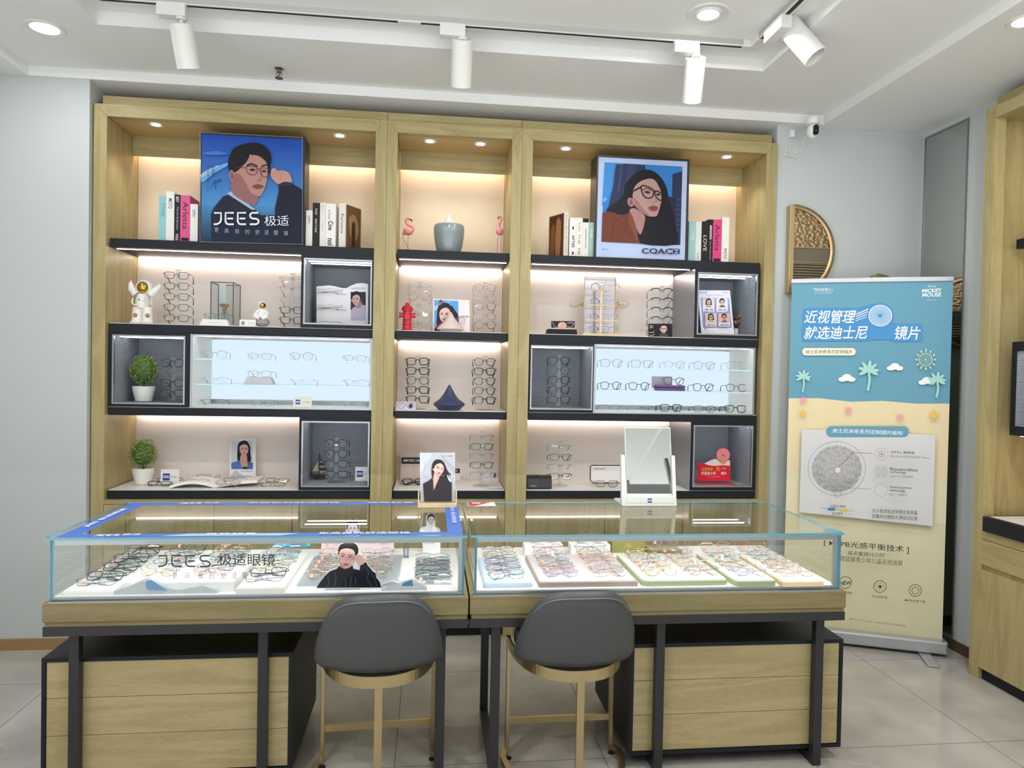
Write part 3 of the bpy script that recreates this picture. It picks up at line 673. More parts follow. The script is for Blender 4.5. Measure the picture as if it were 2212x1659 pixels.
# ================================================================== bar-backed low chairs
M_LEATH = mat('grey_leather', '494b4c', .42, bump=(140, .12, (1, 1, 1)))
M_LEATH2 = mat('grey_leather_piping', '6a6d6f', .4)
M_CHB = mat('brushed_brass', 'c6b388', .3, .95)
def ushape(a, b, n, e=2.4, y0=0.0, t0=0.0):
    """a U that opens towards +y: x half-width a, depth b"""
    out = []
    for i in range(n+1):
        w = PI+t0+(PI-2*t0)*i/n; c, s = math.cos(w), math.sin(w)
        out.append((a*math.copysign(abs(c)**(2/e), c), y0+b*math.copysign(abs(s)**(2/e), s)))
    return out
def chair(label, loc, rz):
    t = thing('counter_chair', label, 'chair', loc, rz, 'grey chairs pushed up to the glass counters')
    zr = .452
    # seat cushion
    q = ushape(.185, .30, 28, 2.5); 
    vs = []; rings = []
    prof = [(.90, .425), (.985, .432), (1.0, .45), (.995, .478), (.96, .492), (.6, .499)]
    m = MB(); n = len(q)
    for s_, z in prof: vs += [(x*s_, y*s_ if y < 0 else y, z) for x, y in q]
    fs = []
    for i in range(len(prof)-1):
        for k in range(n): fs.append((i*n+k, i*n+(k+1) % n, (i+1)*n+(k+1) % n, (i+1)*n+k))
    fs += [list(range(n))[::-1], list(range((len(prof)-1)*n, len(prof)*n))]
    m.add(vs, fs, M_LEATH, True); m.build('seat', t, local=True)
    # wrap-around backrest: a curved pad whose top edge is rounded
    N = 40; K = 10; vs = []; fs = []
    path = []
    for i in range(N+1):              # a shallow curve across the back whose ends turn forward
        u = -1+2*i/N; x = .196*math.sin(u*PI/2*.97); path.append((x, -.318+.075*(abs(x)/.196)**2.2+.16*max(0, abs(u)-.72)**1.5))
    def rim(u):                       # height of the top edge, u in -1..1 across the back
        x = abs(path[min(max(int(round((u+1)/2*N)), 0), N)][0])/.1965
        return .27*(max(0, 1-x**3.6))**.40
    for side in (0, 1):
        for i, (x, y) in enumerate(path):
            u = -1+2*i/N; h = max(rim(u), .03)
            nx, ny = path[min(i+1, N)][0]-path[max(i-1, 0)][0], path[min(i+1, N)][1]-path[max(i-1, 0)][1]
            l = math.hypot(nx, ny); nx, ny = ny/l, -nx/l
            for k in range(K+1):
                f = k/K; th = .021*math.sqrt(max(1-(2*f-1)**4*.85, 0))
                if k == K: th = .006
                off = th if side == 0 else -th
                lean = 1+.0*f; z = zr+.012+h*f
                vs.append((x+nx*off, y+ny*off-.045*(z-zr-.012)/.26, z))
    M1 = (N+1)*(K+1)
    for i in range(N):
        for k in range(K):
            a_ = i*(K+1)+k; b_ = (i+1)*(K+1)+k
            fs.append((a_, b_, b_+1, a_+1)); fs.append((M1+a_, M1+a_+1, M1+b_+1, M1+b_))
        fs.append((i*(K+1)+K, (i+1)*(K+1)+K, M1+(i+1)*(K+1)+K, M1+i*(K+1)+K)); fs.append((i*(K+1), M1+i*(K+1), M1+(i+1)*(K+1), (i+1)*(K+1)))
    for i in (0, N):
        for k in range(K): fs.append((i*(K+1)+k, i*(K+1)+k+1, M1+i*(K+1)+k+1, M1+i*(K+1)+k))
    bk = MB().add(vs, fs, M_LEATH, True).build('backrest', t, local=True, sharp=80)
    pp = []
    for i in range(3, N-2):
        x, y = path[i]; u = -1+2*i/N; h = max(rim(u), .03)
        nx, ny = path[i+1][0]-path[i-1][0], path[i+1][1]-path[i-1][1]; l = math.hypot(nx, ny); nx, ny = ny/l, -nx/l
        pp.append((x, y-.045*h/.26-.016, zr+.012+h*.93))
    pp2 = [(x+(-1 if 0 else 0), y-.006, z-.012) for x, y, z in pp]
    MB().tube(pp, .0028, M_LEATH2, n=6).build('piping', bk, local=True)
    # brass
    def flatband(pts, z0, z1, th):
        vs = []; n = len(pts)
        for i, (x, y) in enumerate(pts):
            a_ = pts[max(i-1, 0)]; b_ = pts[min(i+1, n-1)]; l = math.hypot(b_[0]-a_[0], b_[1]-a_[1]); nx, ny = (b_[1]-a_[1])/l*th/2, -(b_[0]-a_[0])/l*th/2
            vs += [(x+nx, y+ny, z0), (x+nx, y+ny, z1), (x-nx, y-ny, z1), (x-nx, y-ny, z0)]
        fs = [(4*i+k, 4*i+(k+1) % 4, 4*i+4+(k+1) % 4, 4*i+4+k) for i in range(n-1) for k in range(4)]+[(0, 1, 2, 3), (4*n-1, 4*n-2, 4*n-3, 4*n-4)]
        return MB().add(vs, fs, M_CHB)
    flatband(ushape(.203, .335, 40, 2.3), zr-.035, zr+.004, .008).build('seat_ring', t, local=True)
    bs = [(-.205, 0)]+ushape(.225, .335, 30, 2.3)[1:-1]+[(.205, 0)]
    flatband(bs, .004, .024, .02).build('base_ring', t, local=True)
    MB().box((-.013, -.341, .024), (.013, -.327, zr-.035), M_CHB, .001).build('leg', t, local=True)
    for s_ in (-1, 1): MB().box((s_*.203-.007, -.013, .024), (s_*.203+.007, .013, zr+.004), M_CHB, .001).build('leg', t, local=True)
    MB().box((-.196, -.006, .118), (.196, .006, .142), M_CHB, .001).build('footrest', t, local=True)
    for s_ in (-1, 1):
        MB().lathe([(.012, 0), (.012, .004), (0, .004)], (s_*.2, -.03, 0), mat('black_rubber', '151515', .7), 12).build('foot_pad', t, local=True)
    return t
chair('grey leather chair with brass legs at the counter with the blue border', (-.172, 2.695, 0), .06)
chair('grey leather chair with brass legs at the counter carrying the mirror', (.517, 2.695, 0), .02)

# ================================================================== pull-up banner
B0 = Vector((1.991, 3.795, 0)); B1 = Vector((2.7276, 3.492, 0)); BD = (B1-B0).normalized(); BN = Vector((BD.y, -BD.x, 0))
t = thing('pull_up_banner', 'blue and sand pull-up banner with Chinese text in the corner', 'banner', (B0+B1)/2)
BLEN = (B1-B0).length
def bb(s0, s1, n0, n1, z0, z1, m, bev=0):
    k = MB(); k.M = Matrix(((BD.x, BN.x, 0, B0.x), (BD.y, BN.y, 0, B0.y), (0, 0, 1, 0), (0, 0, 0, 1))); k.box((s0, n0, z0), (s1, n1, z1), m, bev); return k
SILV = mat('silver_anodised', 'c3c6ca', .3, .75)
bb(-.02, BLEN+.02, -.045, .045, .015, .085, SILV, .012).build('base_casing', t)
for s_ in (.09, BLEN-.09): bb(s_-.03, s_+.03, -.20, .20, 0, .014, SILV, .006).build('foot', t)
bb(.39, .41, -.03, -.018, .08, 1.98, SILV).build('support_pole', t)
bb(-.004, BLEN+.004, -.010, .008, 1.985, 2.012, SILV, .004).build('top_rail', t)
sheet = bb(0, BLEN, -.0005, .0005, .08, 1.99, flat('dcd6b4')).build('sheet', t)
fn = plane3(B0+BN*.0008, BN)
def bz(s_, z): # banner coordinates: 0..1 across, height in metres
    p = B0+BD*(s_*BLEN)+BN*.0008; return Vector((p.x, p.y, z))
a = Art(lambda x, y: bz(x, y), BN, step=.0003)
g0, g1 = (0x86, 0xc4, 0xdd), (0x7a, 0xbb, 0xda)
a.poly([(0, 1.985), (1, 1.985), (1, 1.34), (.8, 1.335), (.6, 1.345), (.4, 1.335), (.2, 1.35), (0, 1.345)], '6aa0b6')
a.poly([(0, 1.345), (.2, 1.35), (.4, 1.335), (.6, 1.345), (.8, 1.335), (1, 1.34), (1, .95), (0, .95)], 'ead9b0')
a.poly([(0, .95), (1, .95), (1, .7), (0, .7)], 'e6dcb9')
b_ = Art(fn, BN, (1680, 560, 3.7707), step=.0003, k0=a.k+1); b_.mb = a.mb
# upper lettering
b_.text('「智控新势力」', 290, 235, 447, 262, 'f2f7f8'); b_.text('迪士尼米奇镜片', 298, 268, 440, 282, 'cfe5ee')
b_.text('Disney', 1222, 210, 1292, 234, 'f2f7f8', shear=.2)
b_.text('MICKEY', 0, 0, 0, 0, 'f4f8f8', .03, .1, quad=((1172, 274), (1335, 268), (1338, 236), (1174, 244)))
b_.text('MOUSE', 0, 0, 0, 0, 'f4f8f8', .03, .1, quad=((1174, 308), (1332, 304), (1334, 272), (1176, 278)))
b_.text('©Disney', 1213, 327, 1288, 340, 'cfe5ee')
b_.rrect(205, 398, 640, 540, 26, '4d93cc').ell(838, 458, 104, 102, '4d93cc').poly([(620, 405), (740, 375), (800, 362), (800, 560), (620, 560)], '4d93cc', 0).rrect(198, 530, 760, 668, 26, '4d93cc').rrect(920, 528, 1175, 672, 26, '4d93cc').rrect(700, 520, 960, 655, 26, '4d93cc')
b_.text('近视管理', 0, 0, 0, 0, 'f4f3f1', .012, .12, quad=((212, 522), (622, 524), (640, 412), (222, 418)))
b_.text('就选迪士尼', 0, 0, 0, 0, 'f4f3f1', .012, .12, quad=((208, 652), (724, 652), (732, 540), (222, 548)))
b_.text('镜片', 0, 0, 0, 0, 'f4f3f1', .012, .12, quad=((946, 655), (1156, 658), (1164, 545), (958, 542)))
for k in range(4): b_.line([(640-2*k, 448+18*k), (738-6*k, 406+22*k)], 8-k, 'eef3f5')
b_.ell(833, 460, 97, 88, 'f2f5f6').ell(833, 460, 90, 81, '8db7dc').ring(833, 460, 78, 70, 4, 'd4e3f0').ring(833, 460, 66, 59, 4, 'c9dcee').ring(833, 460, 54, 48, 4, 'c9dcee').ring(833, 460, 42, 37, 4, 'c0d6ec').ring(833, 460, 30, 26, 4, 'b3cdE8'.lower()).ell(830, 460, 13, 11, '3f86c6')
b_.rrect(198, 724, 633, 784, 29, 'f1ead2').text('迪士尼米奇系列定制镜片', 224, 738, 605, 770, '4f5a63', .004)
# sky, palms, sun, shells, starfish (the cartoon figures are left out)
for cx, cy_, s_ in ((560, 970, 1.0), (950, 880, .95), (1210, 995, 1.0)):
    b_.ell(cx-35*s_, cy_+8*s_, 34*s_, 20*s_, 'eef2f0').ell(cx, cy_-8*s_, 40*s_, 28*s_, 'eef2f0').ell(cx+38*s_, cy_+8*s_, 32*s_, 20*s_, 'eef2f0')
for cx, cy_, s_ in ((205, 960, .8), (735, 905, 1.1), (1290, 985, .95)):
    b_.line([(cx, cy_), (cx+8*s_, cy_+70*s_), (cx-6*s_, cy_+150*s_)], 18*s_, 'a9d7cf', sm=4)
    for w in (-2.9, -2.2, -1.4, -.7, 0.0, .45, 2.7): b_.ell(cx+38*s_*math.cos(w), cy_+34*s_*math.sin(w), 40*s_, 13*s_, 'a9d7cf', w)
b_.ring(1197, 818, 52, 52, 7, 'c4dcb8').ring(1197, 818, 38, 36, 4, 'bcd9bd').ring(1197, 818, 22, 22, 4, 'bcd9bd').ell(1197, 818, 9, 9, 'c4dcb8')
for k in range(12):
    w = 2*PI*k/12; c_, s_ = math.cos(w), math.sin(w)
    b_.poly([(1197+66*c_-10*s_, 818+66*s_+10*c_), (1197+92*c_, 818+92*s_), (1197+66*c_+10*s_, 818+66*s_-10*c_)], 'c4dcb8')
for cx, cy_ in ((570, 1232), (205, 1150), (990, 1288)):
    b_.poly([(cx, cy_+22), (cx-26, cy_-8), (cx-12, cy_-24), (cx+12, cy_-24), (cx+26, cy_-8)], 'efa3ab', 4)
for cx, cy_, r_ in ((200, 1252, 44), (1262, 1268, 56)):
    b_.poly([(cx+(r_ if k % 2 == 0 else r_*.34)*math.sin(PI*k/5), cy_-(r_ if k % 2 == 0 else r_*.34)*math.cos(PI*k/5)) for k in range(10)], 'eec25c')
c_ = Art(fn, BN, (1700, 900, 3.071), step=.0003, k0=b_.k+1); c_.mb = a.mb
c_.poly([(95, 80), (975, 118), (955, 720), (78, 628)], 'd9d9d9')
c_.rrect(255, 62, 800, 134, 34, '6aa0b6').text('迪士尼米奇系列定制镜片结构', 0, 0, 0, 0, 'f2f6f6', .006, quad=((296, 104), (757, 122), (758, 92), (297, 74)))
c_.ring(325, 340, 190, 178, 3, 'a2a2a4')
for i, r_ in enumerate((150, 132, 115, 99, 84, 70, 57, 45, 34)):
    nseg = int(r_*.2)+4
    for k in range(nseg):
        a0 = 2*PI*k/nseg+i*.3; c_.ring(325, 340, r_*1.04, r_*.98, 11 if i < 4 else 7, 'a9a9ac' if (k+i) % 2 else 'bdbdc0', n=5, a0=a0, a1=a0+2*PI/nseg*.78)
c_.ell(321, 342, 21, 21, 'e4e3e2').ring(321, 342, 21, 21, 3, 'b56a72').line([(328, 320), (420, 228), (545, 233)], 3.5, 'a9505e')
c_.ring(319, 497, 22, 21, 3, '8a8d92').line([(310, 476), (420, 458), (538, 466)], 3, '8a8d92')
for cy_, in ((237,), (352,), (472,)): c_.ring(603 if cy_ < 300 else 600, cy_, 43, 40, 2.5, 'a9a9ac')
c_.ring(603, 237, 19, 18, 3, 'b0626c').ell(603, 237, 5, 5, '7c2f3c')
for k in range(9): c_.ring(575+22*(k % 3)+6*((k//3) % 2), 332+20*(k//3), 10, 9, 2.5, 'a9a9ac')
c_.text('光学中心 清晰影像', 0, 0, 0, 0, '333338', .008, quad=((661, 232), (816, 238), (816, 220), (661, 214)))
c_.text('镜片中心光学矫正区直径 7.86mm', 0, 0, 0, 0, '66666a', quad=((660, 257), (914, 268), (914, 252), (660, 242)))
c_.text('Rhinoceros defocus', 0, 0, 0, 0, '333338', .012, quad=((657, 342), (836, 350), (836, 330), (657, 322)))
c_.text('technology', 0, 0, 0, 0, '333338', .012, quad=((657, 362), (760, 368), (760, 348), (657, 343)))
c_.text('1500个大小灵犀离焦', 0, 0, 0, 0, '66666a', quad=((657, 388), (806, 393), (806, 377), (657, 372)))
c_.text('Optical particle', 0, 0, 0, 0, '333338', .012, quad=((654, 460), (797, 468), (797, 449), (654, 441)))
c_.text('technology', 0, 0, 0, 0, '333338', .012, quad=((654, 482), (757, 487), (757, 467), (654, 462)))
c_.text('数万个光微粒子', 0, 0, 0, 0, '66666a', quad=((653, 505), (768, 511), (768, 495), (653, 489)))
c_.text('光感 & 离焦', 0, 0, 0, 0, '55555a', .004, quad=((268, 582), (371, 586), (371, 568), (268, 564)))
c_.line([(210, 587), (425, 606)], 3, '8a8d92').rrect(252, 584, 302, 604, 10, '4b83b8').rrect(333, 593, 384, 611, 9, 'dcc24c')
c_.text('双向调节', 0, 0, 0, 0, '55555a', .004, quad=((280, 632), (353, 634), (353, 613), (280, 612)))
c_.text('大小微透镜,提供稳定离焦量', 0, 0, 0, 0, '44444a', .003, quad=((540, 616), (834, 632), (834, 604), (540, 588)))
c_.text('密集的光微粒子,降低对比度', 0, 0, 0, 0, '44444a', .003, quad=((540, 652), (834, 668), (834, 640), (540, 624)))
c_.text('[ MPPB光感平衡技术 ]', 0, 0, 0, 0, '2f2f30', .006, quad=((228, 832), (778, 884), (778, 832), (228, 790)))
c_.text('每天戴镜12小时', 0, 0, 0, 0, '44443f', quad=((384, 892), (618, 908), (620, 878), (384, 862)))
c_.text('有效延缓青少年儿童近视进展', 0, 0, 0, 0, '44443f', quad=((300, 926), (736, 960), (738, 926), (300, 890)))
for cx, cy_ in ((367, 1068), (591, 1094), (819, 1119)): c_.ring(cx, cy_, 40, 38, 4, '44443f')
c_.text('NEW', 330, 1058, 404, 1084, '33332f', .02).ell(591, 1094, 9, 9, '22221f').ring(819, 1119, 23, 22, 3.5, '44443f')
for k in range(8): c_.line([(591+13*math.cos(k*PI/4+.3), 1094+13*math.sin(k*PI/4+.3)), (591+28*math.cos(k*PI/4+.3), 1094+28*math.sin(k*PI/4+.3))], 2.5, '44443f')
c_.text('超薄超滑面', 0, 0, 0, 0, '44443f', .004, quad=((322, 1138), (410, 1144), (410, 1126), (322, 1120)))
c_.text('抗污防静电', 0, 0, 0, 0, '44443f', .004, quad=((541, 1164), (636, 1174), (636, 1154), (541, 1146)))
c_.text('MPPB光感平衡', 0, 0, 0, 0, '44443f', .004, quad=((750, 1188), (884, 1200), (884, 1182), (750, 1170)))
c_.text('最终以实际产品为准，具体详情请咨询当地服务商。', 0, 0, 0, 0, '77776f', quad=((391, 1308), (762, 1356), (762, 1342), (391, 1294)))
a.build('printed_graphic', sheet)
# ================================================================== eyeglasses
M_LENS = clear('demo_lens', 'fbfdfd', .8, 1.45)
M_TINT = clear('tinted_lens', 'b49fb6', .8, 1.45)
M_STK = mat('price_sticker', 'f3a283', .5)
FM = {'black': mat('frame_black', '1b1a1d', .22, 0, .6), 'brown': mat('frame_brown', '4a3229', .25, 0, .6), 'gold': mat('frame_gold', 'b8926a', .25, .9),
      'silver': mat('frame_silver', '8f949c', .25, .9), 'gun': mat('frame_gunmetal', '4a4c52', .28, .8), 'clear': clear('frame_crystal', 'ead9d2', .9, 1.5, .05, .12),
      'pink': mat('frame_pink', 'c99a96', .3, .2), 'navy': mat('frame_navy', '3a4262', .25, .1), 'rose': mat('frame_rose_gold', 'b48478', .28, .8), 'lilac': mat('frame_lilac', '8b80b0', .3, .2), 'red': mat('frame_red', 'a84a48', .3, .1)}
# kind: lens half-width, half-height, exponent, taper (bottom narrower), gap between lenses, rim radius, temple radius, rim (full / top / brow / none)
KIND = {'rect': (.0265, .0175, 4.2, .16, .018, .0016, .0018, 'full'), 'thinrect': (.0265, .0165, 3.2, .08, .018, .0008, .0011, 'full'), 'bold': (.0262, .0195, 3.6, .2, .0175, .0026, .0026, 'full'),
        'round': (.0245, .0215, 2.1, .0, .021, .0009, .0011, 'full'), 'boston': (.0245, .021, 2.5, .18, .02, .0019, .0019, 'full'), 'pilot': (.027, .0235, 2.8, .26, .017, .0008, .0011, 'full'),
        'square': (.0265, .022, 4.0, .1, .0185, .0009, .0012, 'full'), 'half': (.0265, .0165, 3.0, .12, .018, .0008, .0011, 'top'), 'brow': (.0258, .0195, 2.8, .15, .019, .0024, .0016, 'brow'), 'rimless': (.026, .0165, 3.0, .1, .019, .0008, .001, 'none')}
def outline(k, n=26):
    a, b, e, tp = KIND[k][:4]; out = []
    for i in range(n):
        w = 2*PI*i/n; c, s = math.cos(w), math.sin(w)
        x = a*math.copysign(abs(c)**(2/e), c); z = b*math.copysign(abs(s)**(2/e), s); x *= 1+tp*(z/b-1)*.5; out.append((x, z))
    return out
PROTO = {}
GROOT = {}
def glasses_parts(kind, col, folded, sticker, tint):
    """meshes of one pair: front, two lenses, two temples (and a price sticker); origin under the middle of the front, lenses facing -y"""
    a, b, e, tp, gap, r, tr, rim = KIND[kind]; fm = FM[col]; cx = a+gap/2; cz = b+r; ol = outline(kind)
    parts = []
    f = MB(); dk = FM['black'] if rim == 'brow' and col != 'gold' else fm
    curve = lambda x: (x*x)*.9      # slight wrap of the front
    for s in (-1, 1):
        pts = [(s*cx+x, curve(s*cx+x), cz+z) for x, z in ol]
        if rim == 'full': f.tube(pts, r, fm, True, 5, (1, 1.25) if r > .0012 else None)
        elif rim in ('top', 'brow'):
            up = sorted([p for p in pts if p[2] > cz+(.1*b if rim == 'top' else .25*b)], key=lambda p: p[0]); f.tube(up, r, dk, False, 5, (1.35, .9) if rim == 'brow' else None)
            if rim == 'brow': f.tube(pts, .0007, FM['silver'] if col != 'gold' else fm, True, 4)
        # end piece and nose pad
        f.tube([(s*(cx+a*.92), curve(cx+a), cz+b*.62), (s*(cx+a+.0045), curve(cx+a)+.001, cz+b*.6), (s*(cx+a+.006), curve(cx+a)+.007, cz+b*.58)], max(tr, r*.9), dk, n=5)
        f.tube([(s*(gap/2+.001), .001, cz+.001), (s*(gap/2-.002), .006, cz-.002), (s*(gap/2-.0025), .0075, cz-.006)], .0007, FM['silver'] if r < .0012 else fm, n=4)
        f.ball((s*(gap/2-.003), .0075, cz-.006), (.0014, .0024, .0042), M_LENS, 6, 4)
    bz = cz+b*(.35 if kind not in ('rect', 'bold') else .3)
    f.tube([(-gap/2-.0005, 0, bz), (-gap*.25, -.0004, bz+gap*.16), (gap*.25, -.0004, bz+gap*.16), (gap/2+.0005, 0, bz)], r if r > .0012 else .001, dk, n=5)
    if kind == 'pilot': f.tube([(-cx*.6, 0, cz+b*.96), (cx*.6, 0, cz+b*.96)], .0008, fm, n=5)
    parts.append(('front_frame', f))
    for s in (-1, 1):
        l = MB(); pts = [(s*cx+x*.97, curve(s*cx+x), cz+z*.97) for x, z in ol]; l.prism(pts, (0, .0012, 0), tint or M_LENS); parts.append(('lens', l))
    W_ = cx+a+.006; hz = cz+b*.58
    for s in (-1, 1):
        t = MB(); y0 = curve(cx+a)+.006
        if folded:
            o = .004 if s > 0 else .010
            t.tube([(s*W_, y0, hz), (s*(W_-.003), y0+o, hz-.001), (s*(W_-.05), y0+o+.004, hz-.002), (-s*(W_-.045), y0+o+.004, hz-.006), (-s*(W_-.02), y0+o+.003, hz-.022)], [tr, tr, tr, tr, tr*1.5], FM['black'] if col in ('silver', 'gun') and False else fm, n=5)
        else:
            t.tube([(s*W_, y0, hz), (s*(W_+.001), .05, hz), (s*W_, .092, hz-.001), (s*(W_-.003), .112, hz-.010), (s*(W_-.008), .138, hz-.030)], [tr, tr, tr*.95, tr*1.3, tr*1.6], fm, n=5)
        parts.append(('temple', t))
    if sticker:
        t = MB(); x0 = -cx-a*.55; t.box((x0, -.0012, cz-b*.62), (x0+.010, .0, cz-b*.02), M_STK); parts.append(('price_sticker', t))
    return parts
def glasses(kind, col, loc, label, group, rz=0, tilt=0, folded=False, sticker=False, tint=None, roll=0):
    key = (kind, col, folded, sticker, tint.name if tint else '')
    rot = (tilt, roll, rz)
    if key in GROOT: return dup(GROOT[key], loc, rot, label, group)
    t = thing('eyeglasses', label, 'eyeglasses', (0, 0, 0), 0, group)
    for nm, m in glasses_parts(*key[:4], tint): m.build(nm, t, local=True, sharp=60)
    t.location = loc; t.rotation_euler = rot; GROOT[key] = t
    return t
ORD = ['first', 'second', 'third', 'fourth', 'fifth', 'sixth', 'seventh', 'eighth', 'ninth', 'tenth', 'eleventh', 'twelfth']
DESC = {'black': 'black', 'brown': 'brown', 'gold': 'thin gold', 'silver': 'thin silver', 'gun': 'dark metal', 'clear': 'clear crystal', 'pink': 'pink', 'navy': 'navy', 'rose': 'rose gold', 'lilac': 'lilac', 'red': 'red'}
M_ACR = clear('acrylic', 'f6f8f8', 1.0, 1.5, 0, .05)
def from_top(i, n): return 'topmost' if i == 0 else 'lowest' if i == n-1 else ORD[i]+' from the top'
def rack(u, vt, vb, Y, zb, cols, kinds, where, label, rz=0, stick=(), tilt=-.08, m=None, du=0):
    """a clear acrylic rack on the shelf at height zb, carrying one pair of eyeglasses per tier"""
    n = len(cols); p0 = at(u, vt, Y); p1 = at(u+du, vb, Y); m = m or M_ACR
    x = (p0.x+p1.x)/2; zt = p0.z+.03
    t = thing('eyewear_rack', label, 'eyewear rack', (x, Y+.02, zb), rz, 'acrylic eyewear racks')
    MB().lathe([(.05, 0), (.05, .004), (.02, .009), (0, .009)], (0, 0, 0), m, 20).build('base', t, local=True)
    MB().box((-.011, -.003, .008), (.011, .003, zt-zb), m).lathe([(0, zt-zb), (.018, zt-zb+.001), (.018, zt-zb+.004), (0, zt-zb+.006)], (0, 0, 0), m, 16).build('post', t, local=True)
    for i in range(n):
        f = i/max(n-1, 1); q = p0.lerp(p1, f); kd = kinds[i % len(kinds)]; b = KIND[kd][1]; zc = q.z
        MB().tube([(-.062, .006, zc-zb+.008), (-.02, -.0, zc-zb+.003), (.02, -.0, zc-zb+.003), (.062, .006, zc-zb+.008)], .0025, m, n=5).tube([(-.006, -.014, zc-zb-.002), (-.007, -.002, zc-zb+.004)], .003, m, n=5).tube([(.006, -.014, zc-zb-.002), (.007, -.002, zc-zb+.004)], .003, m, n=5).build('arm', t, local=True)
        glasses(kd, cols[i], (q.x, Y-.0, zc-b-.002), f'{DESC[cols[i]]} eyeglasses, {from_top(i, n)} on {where}', 'eyeglasses on '+where, rz=rz, tilt=tilt, sticker=i in stick)
    return t
# left cabinet
rack(381, 595, 687, 4.07, Z2, ['brown', 'brown', 'black', 'brown', 'brown'], ['rect'], 'the rack right of the tall white astronaut', 'clear rack of brown frames beside the tall white astronaut', rz=.12, stick=(0, 2, 4))
rack(630, 603, 692, 4.04, Z2, ['brown', 'brown', 'pink', 'black', 'black'], ['half', 'half', 'half', 'rect', 'rect'], 'the rack right of the small sitting astronaut', 'clear rack of eyeglasses half hidden behind the black divider', rz=.02, stick=(0, 1, 3))
rack(372, 784, 849, 4.08, 1.26, ['gun', 'clear', 'black', 'gun'], ['boston', 'rect', 'rect', 'rect'], 'the rack beside the boxed topiary', 'clear rack of four frames beside the topiary in a dark box', rz=-.06)
rack(726, 958, 1025, 4.05, .827, ['brown', 'navy', 'navy', 'gun'], ['boston', 'boston', 'rect', 'rect'], 'the rack in front of the model sailing ship', 'clear rack of four frames in front of the model ship')
# middle cabinet
rack(906, 621, 699, 4.06, Z2, ['clear', 'clear', 'clear', 'clear', 'clear'], ['square', 'boston'], 'the rack behind the red hydrant', 'clear rack of crystal frames behind the red hydrant', rz=-.03)
rack(1048, 622, 702, 4.06, Z2, ['clear', 'rose', 'rose', 'rose', 'rose'], ['boston', 'round'], 'the rack right of the blue-sky photo card', 'clear rack of rose gold frames right of the blue-sky photo card')
rack(902, 781, 863, 4.06, Z3, ['black', 'black', 'brown', 'black', 'brown'], ['bold', 'bold', 'boston'], 'the rack left of the dark teardrop ornament', 'clear rack of thick black frames left of the teardrop ornament')
rack(1047, 782, 865, 4.06, Z3, ['brown', 'black', 'black', 'black', 'black'], ['boston', 'bold', 'boston'], 'the rack right of the dark teardrop ornament', 'clear rack of black and brown frames right of the teardrop ornament', stick=())
rack(1042, 945, 1025, 4.06, Z4, ['gun', 'gun', 'gun', 'gun', 'silver'], ['half', 'rect', 'half', 'rect', 'half'], 'the rack in the lowest middle compartment', 'clear rack of dark metal frames in the lowest middle compartment')
# right cabinet
rack(1430, 630, 712, 4.05, Z2, ['black', 'black', 'black', 'black', 'black'], ['brow'], 'the rack of browline frames beside the grey divider', 'clear rack of black browline frames beside the grey divider', rz=-.10)
rack(1208, 779, 863, 4.07, 1.261, ['black', 'black', 'black', 'black', 'black'], ['boston', 'round', 'boston', 'boston', 'rect'], 'the rack alone in a dark box', 'clear rack of five black frames alone in a dark box', rz=-.10)
rack(1211, 967, 1029, 4.07, Z4, ['gun', 'gun', 'gun', 'brown'], ['half', 'rect'], 'the rack behind the black eyewear case', 'clear rack of four frames behind the black eyewear case', rz=-.05)
# light-box shelves, left cabinet
def row(us, Y, z, kinds, cols, where, rzs, dz=0):
    for i, u in enumerate(us):
        x = at(u, 800, Y).x; k = kinds[i % len(kinds)]
        glasses(k, cols[i % len(cols)], (x, Y, z+dz), f'{DESC[cols[i % len(cols)]]} eyeglasses, {ORD[i]} from the left on {where}', 'eyeglasses on '+where, rz=rzs[i % len(rzs)], tilt=-.03)
G6 = 'the left light box '
row((463.6, 561, 650.6, 766), 4.03, 1.5015, ['round', 'thinrect'], ['gold', 'silver', 'silver', 'silver'], 'the left light box, upper shelf', (.12, .05, .0, -.05))
row((465.5, 653.5, 767), 4.03, 1.3675, ['half', 'rimless'], ['silver'], 'the left light box, lower shelf', (.1, .0, -.05))
row((461.7, 570, 762.6), 4.02, 1.248, ['half', 'thinrect'], ['gun', 'silver', 'silver'], 'the floor of the left light box', (.12, .1, -.05))
row((1320, 1386.6, 1456.6, 1521, 1592.5), 4.03, 1.4995, ['square', 'square', 'round', 'round', 'pilot'], ['gun', 'gun', 'silver', 'gun', 'gold'], 'the right light box, upper shelf', (-.1, -.14, -.12, -.14, -.14))
row((1320, 1381, 1520, 1591.7), 4.03, 1.3705, ['boston', 'boston', 'boston', 'boston'], ['navy', 'gun', 'black', 'brown'], 'the right light box, lower shelf', (-.1, -.14, -.12, -.14))
row((1320.7, 1388, 1451, 1524, 1591), 4.02, 1.248, ['half', 'half', 'bold', 'rect', 'bold'], ['gun', 'gun', 'black', 'brown', 'black'], 'the floor of the right light box', (-.1, -.12, -.12, -.14, -.16))
